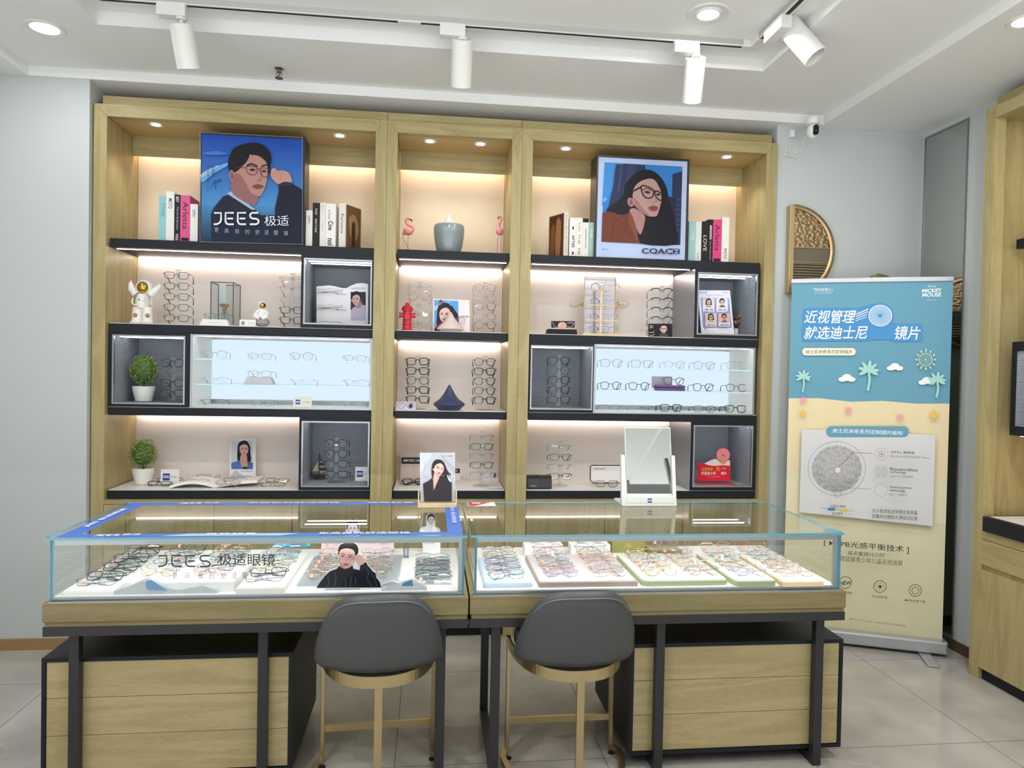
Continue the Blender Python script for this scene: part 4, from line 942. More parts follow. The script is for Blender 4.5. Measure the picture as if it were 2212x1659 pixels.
# folded pairs around the open catalogue, lowest left compartment
for i, (u, v, dz, k, c, ds) in enumerate(((341, 1043, 0, 'rect', 'black', 'in front of the topiary pot'), (364, 1035, 0, 'rect', 'gun', 'in front of the small logo card'), (422, 1037, .02, 'thinrect', 'gold', 'on the left page of the open catalogue'), (446, 1027, .016, 'half', 'black', 'at the back of the open catalogue'),
        (507, 1035, .018, 'thinrect', 'silver', 'on the right page, just before the portrait card'), (491, 1042, .018, 'round', 'rose', 'on the right page of the open catalogue'), (596, 1036, 0, 'rect', 'gold', 'behind another pair, right of the catalogue'), (588, 1045, 0, 'thinrect', 'brown', 'nearest the shelf edge, right of the catalogue'))):
    p = atz(u, v+6, Z4+.004+dz); glasses(k, c, (p.x, p.y, Z4+.004+dz), f'folded {DESC[c]} eyeglasses lying {ds}', 'folded eyeglasses round the open catalogue', rz=.1*((i % 3)-1), tilt=-1.0, folded=True, sticker=i in (0, 2, 5, 7))

# ================================================================== trays in the counters
def tray(label, x0, x1, y0, y1, z0, z1, m, m_top=None, rad=.0, name='display_tray', lip=None):
    t = thing(name, label, 'eyewear tray', ((x0+x1)/2, (y0+y1)/2, z0))
    def rr(a, b, c, d, r, z):
        if r <= 0: return [(a, c, z), (b, c, z), (b, d, z), (a, d, z)]
        q = []
        for cx, cy_, a0 in ((b-r, c+r, -90), (b-r, d-r, 0), (a+r, d-r, 90), (a+r, c+r, 180)):
            for i in range(6):
                w = math.radians(a0+90*i/5); q.append((cx+r*math.cos(w), cy_+r*math.sin(w), z))
        return q
    MB().prism(rr(x0, x1, y0, y1, rad, z0), (0, 0, (lip or z1)-z0-(.0 if lip else .003)), m, rad > 0).build('body', t)
    e = .004
    MB().prism(rr(x0+e, x1-e, y0+e, y1-e, rad, lip or z1-.003), (0, 0, z1-(lip or z1-.003)), m_top or m, rad > 0).build('top_board', t)
    return t
TG = [(k, c) for k in ('round', 'square', 'thinrect', 'half') for c in ('gold', 'silver', 'rose', 'gun')]
def fill(where, xs, ys, z, picks, tilt=-.85, group=None, stick=.4, tall_back=False, rise=0):
    nR = len(ys); nC = len(xs)
    for r_, y in enumerate(ys):
        for c_, x in enumerate(xs):
            k, c = picks[(r_*nC+c_*3+r_*2) % len(picks)]
            colname = '' if nC == 1 else ('left column of ' if c_ == 0 else 'right column of ')
            pos = 'nearest the front' if r_ == 0 else 'farthest back' if r_ == nR-1 else ORD[r_]+' from the front'
            back = r_ >= nR-1
            tl = -.35 if (back and tall_back) else tilt+.12*rnd.uniform(-1, 1)
            glasses(k, c, (x+rnd.uniform(-.004, .004)+rise*0, y, z+.006), f'folded {DESC[c]} eyeglasses, {pos} in the {colname}{where}', 'eyeglasses in the '+where, rz=rnd.uniform(-.08, .08), tilt=tl, folded=True, sticker=rnd.random() < stick)
DZ = .6898
def lin_(a, b, n): return [a+(b-a)*i/(n-1) for i in range(n)]
TW = mat('tray_white', 'eceae6', .4); TBL = mat('tray_blue', 'c9d8ee', .45); TPK = mat('tray_blush', 'b3a199', .45); TPK2 = mat('tray_blush_top', 'cfc6c8', .45); TGR = mat('tray_green', 'a9b58c', .45); TGR2 = mat('tray_pale', 'dcdfd8', .45); TOK = wood('x', 'oakl', 'd9b98a', 'e8cfa6')
TCL = clear('tray_acrylic', 'f4f6f7', 1.0, 1.5, 0, .08)
dark = [('thinrect', 'gun'), ('half', 'gun'), ('thinrect', 'silver'), ('rect', 'gun'), ('half', 'silver'), ('thinrect', 'gun')]
metal = [('round', 'gold'), ('square', 'silver'), ('thinrect', 'gun'), ('round', 'rose'), ('half', 'silver'), ('square', 'gold'), ('pilot', 'gun')]
pale = [('round', 'gold'), ('square', 'pink'), ('round', 'silver'), ('boston', 'clear'), ('square', 'rose'), ('round', 'rose'), ('pilot', 'gold')]
kids = [('round', 'lilac'), ('square', 'pink'), ('round', 'silver'), ('square', 'rose'), ('round', 'red'), ('round', 'rose')]
tray('long white display tray at the left end of the left counter', -1.2058, -1.0388, 2.5181, 3.0067, DZ, 0.7028, TW, None, 0, lip=None)
fill('leftmost white tray', [-1.1223], lin_(2.563, 2.9754, 8), 0.7028, dark, tall_back=True, stick=.5)
tray('thick white display tray with two columns of eyeglasses behind the dark lettering', -1.021, -0.6598, 2.5348, 2.9702, DZ, 0.7258, TW)
fill('thick white tray', [-0.9312, -0.7538], lin_(2.5839, 2.9389, 7), 0.7258, metal+dark[:2], tall_back=True)
tray('narrow white stacked display tray in the middle of the left counter', -0.6473, -0.4865, 2.5108, 2.9911, DZ, 0.7091, TW)
fill('narrow white tray', [-0.5669], lin_(2.563, 2.9441, 7), 0.7091, dark+metal[:2], tall_back=True, stick=.3)
tray('clear acrylic display tray behind the cut-out of the man in black', -0.4594, -0.1023, 2.5787, 2.9858, DZ, 0.6976, TCL)
fill('clear acrylic tray', [-0.3706, -0.1984], lin_(2.6204, 2.9232, 6), 0.6976, pale, stick=.5)
tray('narrow clear acrylic strip tray at the right end of the left counter', -0.047, 0.0887, 2.5787, 2.9232, DZ, 0.6955, TCL)
fill('clear strip tray', [0.0209], lin_(2.5787, 2.8814, 6), 0.6955, [('half', 'gun'), ('thinrect', 'silver'), ('rect', 'lilac')], stick=.5)
tray('light blue display tray at the left end of the right counter', 0.2036, 0.3779, 2.5317, 2.8971, DZ, 0.7039, TBL, TBL, .012)
fill('light blue tray', [0.2902], lin_(2.5682, 2.9128, 8), 0.7049, [('thinrect', 'gun'), ('half', 'silver'), ('rect', 'lilac'), ('thinrect', 'rose')]+dark[:2], tall_back=True)
tray('wide blush display tray in front of two white boxes', 0.4009, 0.7642, 2.5265, 2.9128, DZ, 0.7091, TPK, TPK2)
fill('wide blush tray', [0.4907, 0.6734], lin_(2.563, 2.8814, 7), 0.7101, kids+metal[:3]+[('pilot', 'rose')], tall_back=True)
tray('wide green display tray with rounded corners', 0.783, 1.1108, 2.5244, 2.918, DZ, 0.7091, TGR, TGR2, .025)
fill('wide green tray', [0.8665, 1.0283], lin_(2.563, 2.871, 6), 0.7101, pale+kids[3:], stick=.6)
tray('narrow green display tray beside the wide green one', 1.1275, 1.2904, 2.5077, 2.9128, DZ, 0.7091, TGR, TGR2, .02)
fill('narrow green tray', [1.209], lin_(2.5474, 2.8919, 6), 0.7101, kids+[('square', 'gold')], tall_back=True)
tray('white-topped oak display tray at the right end of the right counter', 1.305, 1.4637, 2.4931, 2.871, DZ, 0.7091, TOK, TW)
fill('white-topped oak tray', [1.3833], lin_(2.5317, 2.9128, 7), 0.7101, [('square', 'pink'), ('boston', 'clear'), ('round', 'silver'), ('square', 'rose'), ('boston', 'clear')], stick=.1, tall_back=True)
# ================================================================== boards and printed people
SK, SK2 = 'd9ab97', 'b98472'
def card(name, label, cat, fn, n, pts, th, m, group=None, part='board', origin=None):
    n = Vector(n).normalized(); P = [fn(*q) for q in pts]
    lo = min(P, key=lambda p: p.z); c = sum(P, Vector())/len(P); t = thing(name, label, cat, origin or (c.x, c.y, lo.z), group=group)
    o = MB().prism(P, -n*th, m).build(part, t); return t, o
def head(a, cx, cy, w, h, skin=SK, shade=SK2, hair='231d1e', long=0, glass=None, turn=0.0, lips='9c4f4f', gw=None):
    """a printed head: (cx, cy) middle of the face, w x h its size; turn shifts the features sideways"""
    if long: a.poly([(cx-w*.62, cy+h*long), (cx-w*.72, cy), (cx-w*.6, cy-h*.5), (cx-w*.1, cy-h*.72), (cx+w*.35, cy-h*.66), (cx+w*.68, cy-h*.25), (cx+w*.72, cy+h*.2), (cx+w*.7, cy+h*long)], hair, 4)
    else: a.poly([(cx-w*.56, cy+h*.08), (cx-w*.62, cy-h*.25), (cx-w*.45, cy-h*.6), (cx, cy-h*.73), (cx+w*.4, cy-h*.62), (cx+w*.6, cy-h*.3), (cx+w*.54, cy+h*.08)], hair, 4)
    if not long: a.ell(cx-w*.53+turn*w*.1, cy+h*.08, w*.09, h*.12, shade); a.ell(cx+w*.53+turn*w*.1, cy+h*.08, w*.08, h*.11, shade)
    a.poly([(cx-w*.5, cy-h*.1), (cx-w*.45, cy-h*.42), (cx, cy-h*.55), (cx+w*.45, cy-h*.42), (cx+w*.5, cy-h*.1), (cx+w*.44, cy+h*.2), (cx+w*.25, cy+h*.42), (cx+w*.03, cy+h*.5), (cx-w*.25, cy+h*.42), (cx-w*.45, cy+h*.2)], skin, 4)
    s = -1 if turn >= 0 else 1
    a.poly([(cx+s*w*.5, cy-h*.1), (cx+s*w*.44, cy+h*.2), (cx+s*w*.22, cy+h*.44), (cx+s*w*.3, cy+h*.2), (cx+s*w*.38, cy)], shade, 3)
    a.poly([(cx-w*.53, cy-h*.06), (cx-w*.5, cy-h*.45), (cx, cy-h*.64), (cx+w*.5, cy-h*.45), (cx+w*.53, cy-h*.06), (cx+w*.4, cy-h*.3), (cx+w*.12, cy-h*.43), (cx-w*.2, cy-h*.38), (cx-w*.42, cy-h*.26)], hair, 3)
    tx = turn*w*.14; e = w*.055
    for k in (-1, 1):
        x = cx+tx+k*w*.21; a.line([(x-w*.12, cy-h*.09+(0 if k < 0 else -.0)), (x, cy-h*.125), (x+w*.12, cy-h*.09)], e*.8, hair); a.ell(x, cy-h*.02, w*.085, h*.026, '2a2022'); a.ell(x, cy-h*.045, w*.1, h*.012, '3a2a2a')
    a.line([(cx+tx+w*.03, cy), (cx+tx+w*.07, cy+h*.13), (cx+tx-w*.04, cy+h*.155)], e*.6, shade)
    a.poly([(cx+tx-w*.15, cy+h*.26), (cx+tx, cy+h*.235), (cx+tx+w*.15, cy+h*.255), (cx+tx+w*.04, cy+h*.305), (cx+tx-w*.06, cy+h*.3)], lips, 2)
    if glass:
        for k in (-1, 1): a.ring(cx+tx+k*w*.22, cy-h*.01, w*.18, h*.105, gw or e*.55, glass, 18)
        a.line([(cx+tx-w*.05, cy-h*.03), (cx+tx+w*.05, cy-h*.03)], gw or e*.55, glass)
# ------------------------------------------------------------------ the two poster light boxes
def poster(px, Yp, th, label, side):
    pts = [at(u, v, Yp) for u, v in px]; x0 = (pts[0].x+pts[3].x)/2; x1 = (pts[1].x+pts[2].x)/2; zt = (pts[0].z+pts[1].z)/2
    t = thing('poster_light_box', label, 'poster', ((x0+x1)/2, Yp+.05, Z1))
    MB().box((x0, Yp, Z1), (x1, Yp+th, zt), mat('poster_frame_black', '1c1d22', .4), .002).build('case', t)
    return t, x0, x1, zt
t, x0, x1, zt = poster([(430.5, 283), (660.5, 297), (655, 531), (435, 521)], 3.955, .14, 'large blue light-box poster of a man adjusting his glasses', 1)
a = Art(planeY(3.9545), NY, (180, 180, 3.253), step=.0003)
for k in range(40):
    f0, f1 = k/40, (k+1)/40
    c = [(0x1f+(0x4a-0x1f)*f, 0x49+(0x8c-0x49)*f, 0xa8+(0xc4-0xa8)*f) for f in (min(f0*1.6, 1),)][0]
    if f0 > .62: c = tuple(x*(1-(f0-.62)*1.7) for x in c)
    hx = '%02x%02x%02x' % tuple(int(max(min(x, 255), 0)) for x in c)
    l0, l1 = 358+(1118-358)*f0, 358+(1118-358)*f1; r0, r1 = 396+(1140-396)*f0, 396+(1140-396)*f1
    a.poly([(834, l0), (1544, r0), (1544, r1), (834, l1)], hx)
a.poly([(836, 660), (900, 610), (1010, 565), (1030, 575), (920, 640), (860, 690), (836, 695)], '6ea6d4', 3).poly([(836, 640), (900, 600), (960, 580), (900, 630), (836, 665)], '93bedf', 3).poly([(840, 500), (930, 480), (1020, 500), (930, 510)], '3c77bd', 3)
a.poly([(905, 1122), (902, 920), (925, 875), (985, 800), (1030, 785), (1190, 870), (1250, 930), (1350, 930), (1350, 1139), (1544, 1139), (900, 1121)], '1a2034', 0)
a.poly([(1352, 1138), (1350, 880), (1378, 760), (1375, 718), (1402, 698), (1465, 706), (1544, 752), (1544, 1139)], '161b2e', 0).poly([(1375, 718), (1402, 698), (1465, 706), (1470, 722), (1400, 722)], '2a3147', 0)
a.poly([(1012, 778), (1048, 764), (1215, 892), (1188, 892)], '9fb4d0', 0)
a.poly([(1030, 620), (1022, 560), (1040, 498), (1072, 455), (1130, 434), (1205, 421), (1262, 437), (1300, 468), (1323, 515), (1318, 575), (1302, 640), (1180, 660), (1060, 655)], '14131c', 4)
a.poly([(1052, 690), (1048, 768), (1105, 818), (1200, 864), (1232, 798), (1140, 740)], '8f6466', 3)
a.ell(1049, 655, 20, 42, '9c6f6e', -.1).ell(1050, 655, 10, 26, '7c5457', -.1)
a.poly([(1060, 650), (1078, 620), (1112, 590), (1152, 552), (1172, 506), (1232, 512), (1272, 537), (1297, 572), (1300, 622), (1297, 660), (1289, 712), (1275, 752), (1255, 790), (1232, 797), (1190, 781), (1130, 748), (1080, 722)], 'b28378', 3)
a.poly([(1062, 650), (1100, 640), (1140, 690), (1175, 760), (1190, 781), (1130, 748), (1080, 722)], '94655f', 3).poly([(1225, 690), (1250, 675), (1258, 690), (1240, 698)], 'a06e6a', 2)
a.poly([(1172, 506), (1150, 560), (1120, 590), (1075, 630), (1060, 600), (1100, 500)], '14131c', 3).poly([(1172, 506), (1235, 515), (1290, 560), (1303, 610), (1318, 560), (1290, 490), (1230, 470)], '14131c', 3)
a.line([(1152, 588), (1185, 572), (1228, 590)], 11, '231a20', sm=3).line([(1255, 592), (1285, 580), (1305, 590)], 9, '231a20', sm=3)
a.ell(1194, 614, 20, 8, '2b2026').ell(1276, 624, 16, 7, '2b2026').line([(1242, 600), (1254, 665), (1228, 690)], 4, 'a06e6a', sm=3)
a.poly([(1192, 728), (1232, 714), (1272, 730), (1240, 748), (1215, 745)], '7f4a4a', 3).line([(1194, 729), (1272, 731)], 3, '5a2f36')
for q in ([(1154, 590), (1222, 596), (1228, 620), (1210, 650), (1165, 640)], [(1254, 602), (1314, 612), (1316, 640), (1298, 664), (1262, 655)]): a.line(q, 4, '3a3440', True, 3)
a.line([(1222, 608), (1254, 612)], 4, '3a3440').line([(1154, 600), (1072, 598)], 4, '4a4048').line([(1316, 630), (1340, 640)], 4, '3a3440')
a.poly([(1322, 640), (1332, 608), (1355, 605), (1372, 622), (1400, 618), (1442, 632), (1462, 660), (1470, 702), (1420, 698), (1375, 715), (1345, 690), (1328, 668)], 'c08d82', 3)
for q in ([(1355, 608), (1362, 640), (1350, 668)], [(1376, 624), (1392, 655), (1388, 690)], [(1402, 622), (1418, 650)], [(1332, 640), (1346, 650)]): a.line(q, 3, 'a06c68', sm=3)
a.jees(928, 914, 1240, 999, 13, 'dfe3ee').text('极适', 1280, 935, 1450, 1008, 'dfe3ee')
for ch, gx, gy in zip('更高极的舒适眼镜', (946, 1016, 1090, 1162, 1232, 1296, 1362, 1430), (1036, 1042, 1046, 1050, 1053, 1054, 1057, 1060)): a.text(ch, gx-15, gy-17, gx+15, gy+17, '8fa0bd')
for k, ch in enumerate('朱亚文'): a.text(ch, 911, 585+26*k, 936, 608+26*k, '232c48')
for k, ch in enumerate('极适眼镜品牌代言人'): a.text(ch, 881, 585+21*k, 895, 602+21*k, '2c3b60')
a.line([(905, 750), (935, 690), (930, 720), (945, 755), (940, 690)], 3, '232c48', sm=3).line([(935, 715), (975, 680), (955, 710), (990, 690), (950, 700)], 3, '232c48', sm=3).text('JEES 极适', 1405, 445, 1485, 460, '2c4c96')
a.line([(832, 357), (1546, 394), (1546, 1139), (832, 1120)], 4, '8a93a3', True)
a.build('poster_print', t)
t, x0, x1, zt = poster([(1287.6, 333.6), (1490.5, 343), (1484.3, 562), (1286.3, 555.4)], 3.955, .15, 'light-box poster of a woman in dark glasses with a wide white border', -1)
a = Art(planeY(3.9545), NY, (1110, 240, 3.687), step=.0003)
a.poly([(676, 366), (1382, 402), (1360, 1186), (655, 1162)], 'b4c2e2').poly([(722, 408), (1342, 442), (1324, 1068), (697, 1040)], '2f7cc4')
a.poly([(722, 408), (800, 412), (770, 640), (700, 760)], '3b8ad0').poly([(745, 690), (725, 722), (700, 700)], '6aa7dc', 2)
a.poly([(812, 428), (905, 420), (1045, 430), (1046, 470), (950, 640), (860, 760), (745, 790), (790, 600)], '2a3352').poly([(905, 421), (965, 424), (955, 600), (890, 600)], '333d60').poly([(850, 425), (870, 422), (840, 640), (822, 640)], '38446a')
a.poly([(1264, 502), (1341, 480), (1334, 705), (1258, 690)], '28304e').poly([(1226, 680), (1334, 705), (1324, 1067), (1040, 1058)], '232a46')
for k in range(9): a.line([(1292-k*1.5, 700+40*k), (1330-k, 712+40*k)], 7, '4d567a')
for k in range(3): a.line([(1296+12*k, 700), (1284+12*k, 1060)], 4, '424a6c')
a.poly([(735, 790), (785, 745), (845, 700), (880, 650), (882, 600), (922, 540), (975, 492), (1040, 469), (1105, 480), (1168, 530), (1213, 610), (1230, 700), (1268, 820), (1290, 940), (1290, 1064), (1005, 1056), (985, 960), (930, 840), (880, 830), (780, 815)], '17141f', 3)
a.poly([(948, 775), (985, 790), (1040, 835), (1035, 905), (1005, 985), (965, 915), (918, 800)], 'a87d7b', 3).ell(928, 728, 26, 38, 'a3757a', -.3).ell(930, 730, 13, 22, '825860', -.3)
a.poly([(698, 1040), (704, 810), (745, 802), (800, 812), (850, 838), (922, 808), (962, 905), (985, 1000), (1002, 1055)], '6b3627', 0).line([(775, 1042), (795, 900), (858, 840)], 4, '4c2419', sm=3).line([(870, 950), (930, 985)], 5, '4c2419').poly([(922, 808), (905, 870), (940, 960), (985, 1052), (965, 905)], '7c4433', 2)
a.poly([(945, 650), (962, 602), (1010, 560), (1080, 540), (1122, 556), (1150, 602), (1166, 640), (1176, 690), (1166, 742), (1150, 800), (1132, 838), (1082, 842), (1040, 826), (975, 775), (945, 722)], 'b38d88', 3)
a.poly([(947, 690), (990, 730), (1040, 800), (1082, 842), (1040, 826), (975, 775)], '99716f', 3)
a.poly([(945, 660), (955, 600), (1010, 556), (1085, 538), (1140, 575), (1160, 620), (1185, 640), (1170, 560), (1090, 490), (980, 520), (920, 600)], '17141f', 3)
a.line([(1020, 632), (1055, 618), (1095, 640)], 7, '3a2a30', sm=3).line([(1128, 640), (1155, 650)], 6, '3a2a30')
a.ell(1058, 650, 24, 10, '33252c', .15).ell(1146, 668, 16, 9, '33252c', .15).line([(1108, 660), (1132, 720), (1095, 728)], 5, 'a0706e', sm=3)
a.poly([(1066, 772), (1104, 755), (1141, 770), (1136, 790), (1108, 802), (1080, 790)], '84484a', 3).line([(1066, 774), (1141, 773)], 3, '632e30')
a.line([(1010, 600), (1060, 606), (1104, 632), (1108, 660), (1092, 692), (1052, 695), (1022, 665)], 9, '17141b', True, 3).line([(1122, 640), (1160, 652), (1174, 680), (1170, 715), (1145, 705), (1122, 672)], 8, '17141b', True, 3)
a.line([(1106, 642), (1124, 642)], 9, '17141b').line([(1012, 606), (950, 640)], 11, '17141b')
a.text('COACH', 0, 0, 0, 0, '20264a', .018, quad=((1014, 1137), (1314, 1141), (1314, 1101), (1014, 1094))).text('Xu Lu', 698, 1095, 746, 1110, '3c4468')
for x_, y_ in ((1288, 1102), (1288, 1141), (1246, 1101), (1246, 1140), (1130, 1139), (1186, 1139)):
    a.rect(x_-14, y_-3, x_+14, y_+2, '20264a')
a.build('poster_print', t)

# ------------------------------------------------------------------ books
def book(u0, u1, vt, hexc, label, words=(), Yp=3.985, dep=.155, grp='books beside the blue poster', cover=None, top=None, rz=0, coverpx=None):
    p0, p1 = at(u0, vt, Yp), at(u1, vt, Yp); z1 = (p0.z+p1.z)/2; w = p1.x-p0.x-.0008; h = z1-Z1
    t = thing('book', label, 'book', (p0.x+.0004+w/2, Yp, Z1), rz, grp)
    c = flat(hexc, .45)
    MB().box((-w/2, 0, 0), (w/2, .0022, h), c).box((-w/2, .0022, 0), (-w/2+.002, dep, h), c).box((w/2-.002, .0022, 0), (w/2, dep, h), c).build('cover', t, local=True)
    MB().box((-w/2+.002, .0022, .003), (w/2-.002, dep-.003, h-.003), flat('e9e3d6')).build('pages', t, local=True)
    a = Art(lambda x, y: Vector((-w/2+w*x, -.0001, h*(1-y))), NY, step=.0002)
    for s in words:
        if s[0] == 'r': a.rect(*s[1:5], s[5])
        else: a.sideways(s[0], s[1], s[2], s[3], s[4], s[5], s[6] if len(s) > 6 else .0)
    if words: a.mb.build('spine_print', t, local=True, recalc=False)
    if cover:
        b_ = Art(lambda x, y: Vector((cover[0]*(w/2+.0001), .004+(dep-.008)*x, h*(1-y))), (cover[0], 0, 0), step=.0002)
        b_.rect(.03, .02, .97, .98, cover[1])
        for q in cover[2]: b_.poly(q[0], q[1], 2)
        b_.mb.build('cover_picture', t, local=True, recalc=False)
    return t
book(343.5, 359, 422.5, '8fc4cb', 'teal book at the left end of the row left of the blue poster', [('TYME', .3, .16, .8, .46, '5f9aa3')])
book(359, 377, 413.6, 'e8e6e0', 'tall white book between the teal and the thin black book', [('MOTO', .3, .14, .75, .34, '3a3a3a', .01)])
book(377, 390, 420.7, '1d1c22', 'thin black book with white lettering left of the blue poster', [('BEST', .25, .04, .72, .16, 'e8e6e0', .01), ('March & January', .25, .26, .75, .74, 'b9b2d8'), ('VOGUE', .25, .82, .72, .96, 'e8e6e0', .01)])
book(390, 411, 421.6, 'd95a8c', 'pink book with black title just left of the blue poster', [('Arletta', .24, .14, .8, .72, '3a2030'), ('r', .12, .9, .88, .96, '2a1822')])
book(411, 428, 440.8, 'e9e8e4', 'short white book touching the left side of the blue poster', [('SUPPLY', .3, .15, .66, .35, '55544f', .01)])
book(660.8, 675.5, 454.5, 'eceae6', 'short white book touching the right side of the blue poster', [('SUPPLY', .3, .14, .66, .36, '55544f', .01)])
book(675.5, 691.5, 438.2, '1f1d1f', 'black book right of the blue poster', [('THE GREAT', .35, .12, .62, .27, 'ded9d2', .01), ('BORN TO SHINE', .35, .36, .62, .66, 'ded9d2', .01)])
book(691.5, 704, 437.4, 'e6e0d8', 'thin cream book right of the black book', [('NUVO', .3, .06, .6, .22, 'b9a99a'), ('NUVO', .3, .44, .6, .62, 'b9a99a')])
book(704, 726, 440, 'edeae6', 'thick white book with bold black title near the right end of its row', [('San Domenico', .25, .14, .5, .36, '444', .0) if 0 else ('San Domenico', .25, .14, .5, .36, '444444'), ('Cine', .25, .39, .75, .6, '1c1c1c', .02), ('noi', .2, .78, .75, .94, '1c1c1c', .02)])
book(731, 748, 439, 'ece7e0', 'white book with a brown photo cover, at the right end of its row', [('Persiana', .3, .24, .75, .66, '4a4440')], cover=(1, '7a5a44', [([(.2, .3), (.6, .2), (.85, .5), (.6, .8), (.3, .7)], 'b08a68'), ([(.4, .4), (.6, .4), (.6, .9), (.4, .9)], '4a3428')]), rz=-.5)
g = 'books beside the white-bordered poster'
book(1219, 1229.5, 458.5, 'e4dcd4', 'book showing a brown photo cover, at the left end beside the white-bordered poster', [('DO ALL GOOD', .3, .06, .62, .9, '8a7b70')], grp=g, cover=(-1, '5e3a28', [([(.2, .2), (.5, .15), (.55, .95), (.25, .95)], 'b07c5c'), ([(.6, .25), (.85, .3), (.9, .95), (.65, .95)], '94643f')]), rz=.45)
book(1231, 1246, 470.3, 'e7e4e0', 'white book lettered in bold black, left of the white-bordered poster', [('AFTER', .35, .44, .75, .76, '242424', .02), ('r', .4, .22, .6, .3, '2b2b2b'), ('r', .4, .86, .65, .93, '2b2b2b')], grp=g)
book(1246, 1258.7, 470.5, 'e9e5df', 'white book with widely spaced capitals, left of the white-bordered poster', [('YOU', .25, .1, .72, .34, '77726c'), ('THE', .25, .42, .72, .66, '77726c'), ('ME', .25, .76, .72, .94, '77726c')], grp=g)
book(1258.7, 1272.3, 472, 'e3e0db', 'white book with a black top, next to the green book', [('r', .02, .0, .98, .1, '1d1d1d'), ('DARWINS FLOW', .42, .26, .72, .76, '4c4844')], grp=g)
book(1272.3, 1285.5, 480.5, '9fc0b6', 'pale green book touching the left side of the white-bordered poster', [('Smile', .3, .18, .75, .42, 'e8efe9')], grp=g)
book(1488, 1503.4, 478.2, '9cc4c4', 'pale teal book touching the right side of the white-bordered poster', [('TYME', .3, .24, .75, .46, 'cfe3e2')], grp=g)
book(1503.4, 1516, 478.3, 'd9dcd8', 'pale grey book right of the pale teal book', [('ART DECO', .3, .76, .62, .95, '7d7a74')], grp=g)
book(1516, 1530.4, 478.5, '211f1f', 'thick black book with a white serif title', [('LOVE', .3, .34, .82, .72, 'ded8cf')], grp=g)
book(1530.4, 1541, 474, '1b1a1c', 'thin black book left of the pink book, right cabinet', [('BRINGING', .3, .14, .78, .46, 'ece8e2', .015), ('New Food & Society', .35, .5, .65, .94, 'c9c4bd')], grp=g)
book(1541, 1560.2, 474.3, 'd8447f', 'bright pink book near the right end of the top right shelf', [('Arletta', .22, .12, .78, .72, '3a1c2c'), ('r', .14, .9, .86, .96, '2a1822')], grp=g)
book(1560.2, 1576, 469.6, 'e9e5dd', 'white book at the right end of the top right shelf', [('PHOTO', .3, .68, .75, .9, '33312f', .01)], grp=g)

# ------------------------------------------------------------------ ornaments on the top middle shelf
def P3(u, Y, z): p = at(u, 500, Y); return Vector((p.x, Y, z))
M_URN = mat('urn_glaze', '8b979b', .22, .1, .6); M_URN2 = mat('urn_lid', 'a9b0ae', .3)
o = P3(970, 4.08, Z1); t = thing('lidded_urn', 'grey glazed urn with a pointed lid between the two flamingos', 'urn', o); k = .000632
MB().lathe([(0, 0), (95*k, 0), (104*k, 20*k), (122*k, 90*k), (135*k, 180*k), (136*k, 240*k), (131*k, 262*k), (124*k, 266*k), (118*k, 262*k)], o, M_URN, 40).build('body', t)
MB().lathe([(120*k, 265*k), (122*k, 270*k), (70*k, 276*k), (48*k, 292*k), (30*k, 318*k), (14*k, 346*k), (5*k, 362*k), (0, 367*k)], o, M_URN2, 40).build('lid', t)
M_FL = mat('flamingo_pink', 'e08f93', .5); M_FB = mat('beak_black', '1d1a1a', .4)
def flamingo(u, Y, label, body, neck, headp, beak, legs, x0, zb):
    o = P3(u, Y, Z1); t = thing('flamingo_figurine', label, 'figurine', o, group='pink flamingo figurines'); f = lambda x, y, d=0: o+Vector(((x-x0)*k, d, (zb-y)*k))
    m = MB(); cx, cy_, rx, rz = body; m.ball(f(cx, cy_), (rx*k, .019, rz*k), M_FL, 18, 12)
    nk = smooth_poly([tuple(f(*q)) for q in neck], 5, False); n = len(nk)
    m.tube(nk, [(.0055+.006*(i/(n-1))**2) for i in range(n)], M_FL, n=10); m.ball(f(*headp), (.0095, .008, .0085), M_FL, 12, 8)
    m.tube([f(*body[:2]), f(body[0]-rx*.8 if beak[0] > headp[0] else body[0]+rx*.6, cy_+rz*.5), f(body[0]-rx*1.15 if beak[0] > headp[0] else body[0]+rx*.8, cy_+rz*.9)], [rz*k*.7, rz*k*.45, .002], M_FL, n=8)
    m.build('body', t)
    hx, hy = headp; MB().tube([f(hx+(beak[0]-hx)*.3, hy+(beak[1]-hy)*.2), f(hx+(beak[0]-hx)*.75, hy+(beak[1]-hy)*.45), f(*beak)], [.005, .0042, .001], M_FB, n=8).build('beak', t)
    for q in legs: MB().tube([f(*p_) for p_ in q], .0022, M_FL, n=6).build('leg', t)
    for q in legs: MB().tube([f(q[-1][0]-6, q[-1][1]-1, -.004), f(q[-1][0]+10, q[-1][1]-1, -.008)], .0025, M_FL, n=6).build('foot', t)
flamingo(880.5, 4.07, 'pink flamingo figurine with one leg crossed, left of the urn', (338, 1288, 44, 34), [(346, 1172), (326, 1176), (317, 1198), (330, 1224), (360, 1238), (378, 1252), (372, 1278)], (345, 1174), (374, 1204), [[(342, 1318), (337, 1400), (335, 1484)], [(318, 1315), (286, 1340), (320, 1396), (346, 1440), (350, 1484)]], 334, 1484)
flamingo(1079, 4.05, 'pink flamingo figurine on two straight legs, right of the urn', (1157, 1290, 34, 38), [(1150, 1158), (1166, 1162), (1170, 1182), (1160, 1210), (1149, 1236), (1152, 1268)], (1152, 1160), (1139, 1184), [[(1143, 1320), (1141, 1420), (1141, 1516)], [(1172, 1320), (1174, 1420), (1176, 1516)]], 1157, 1516)

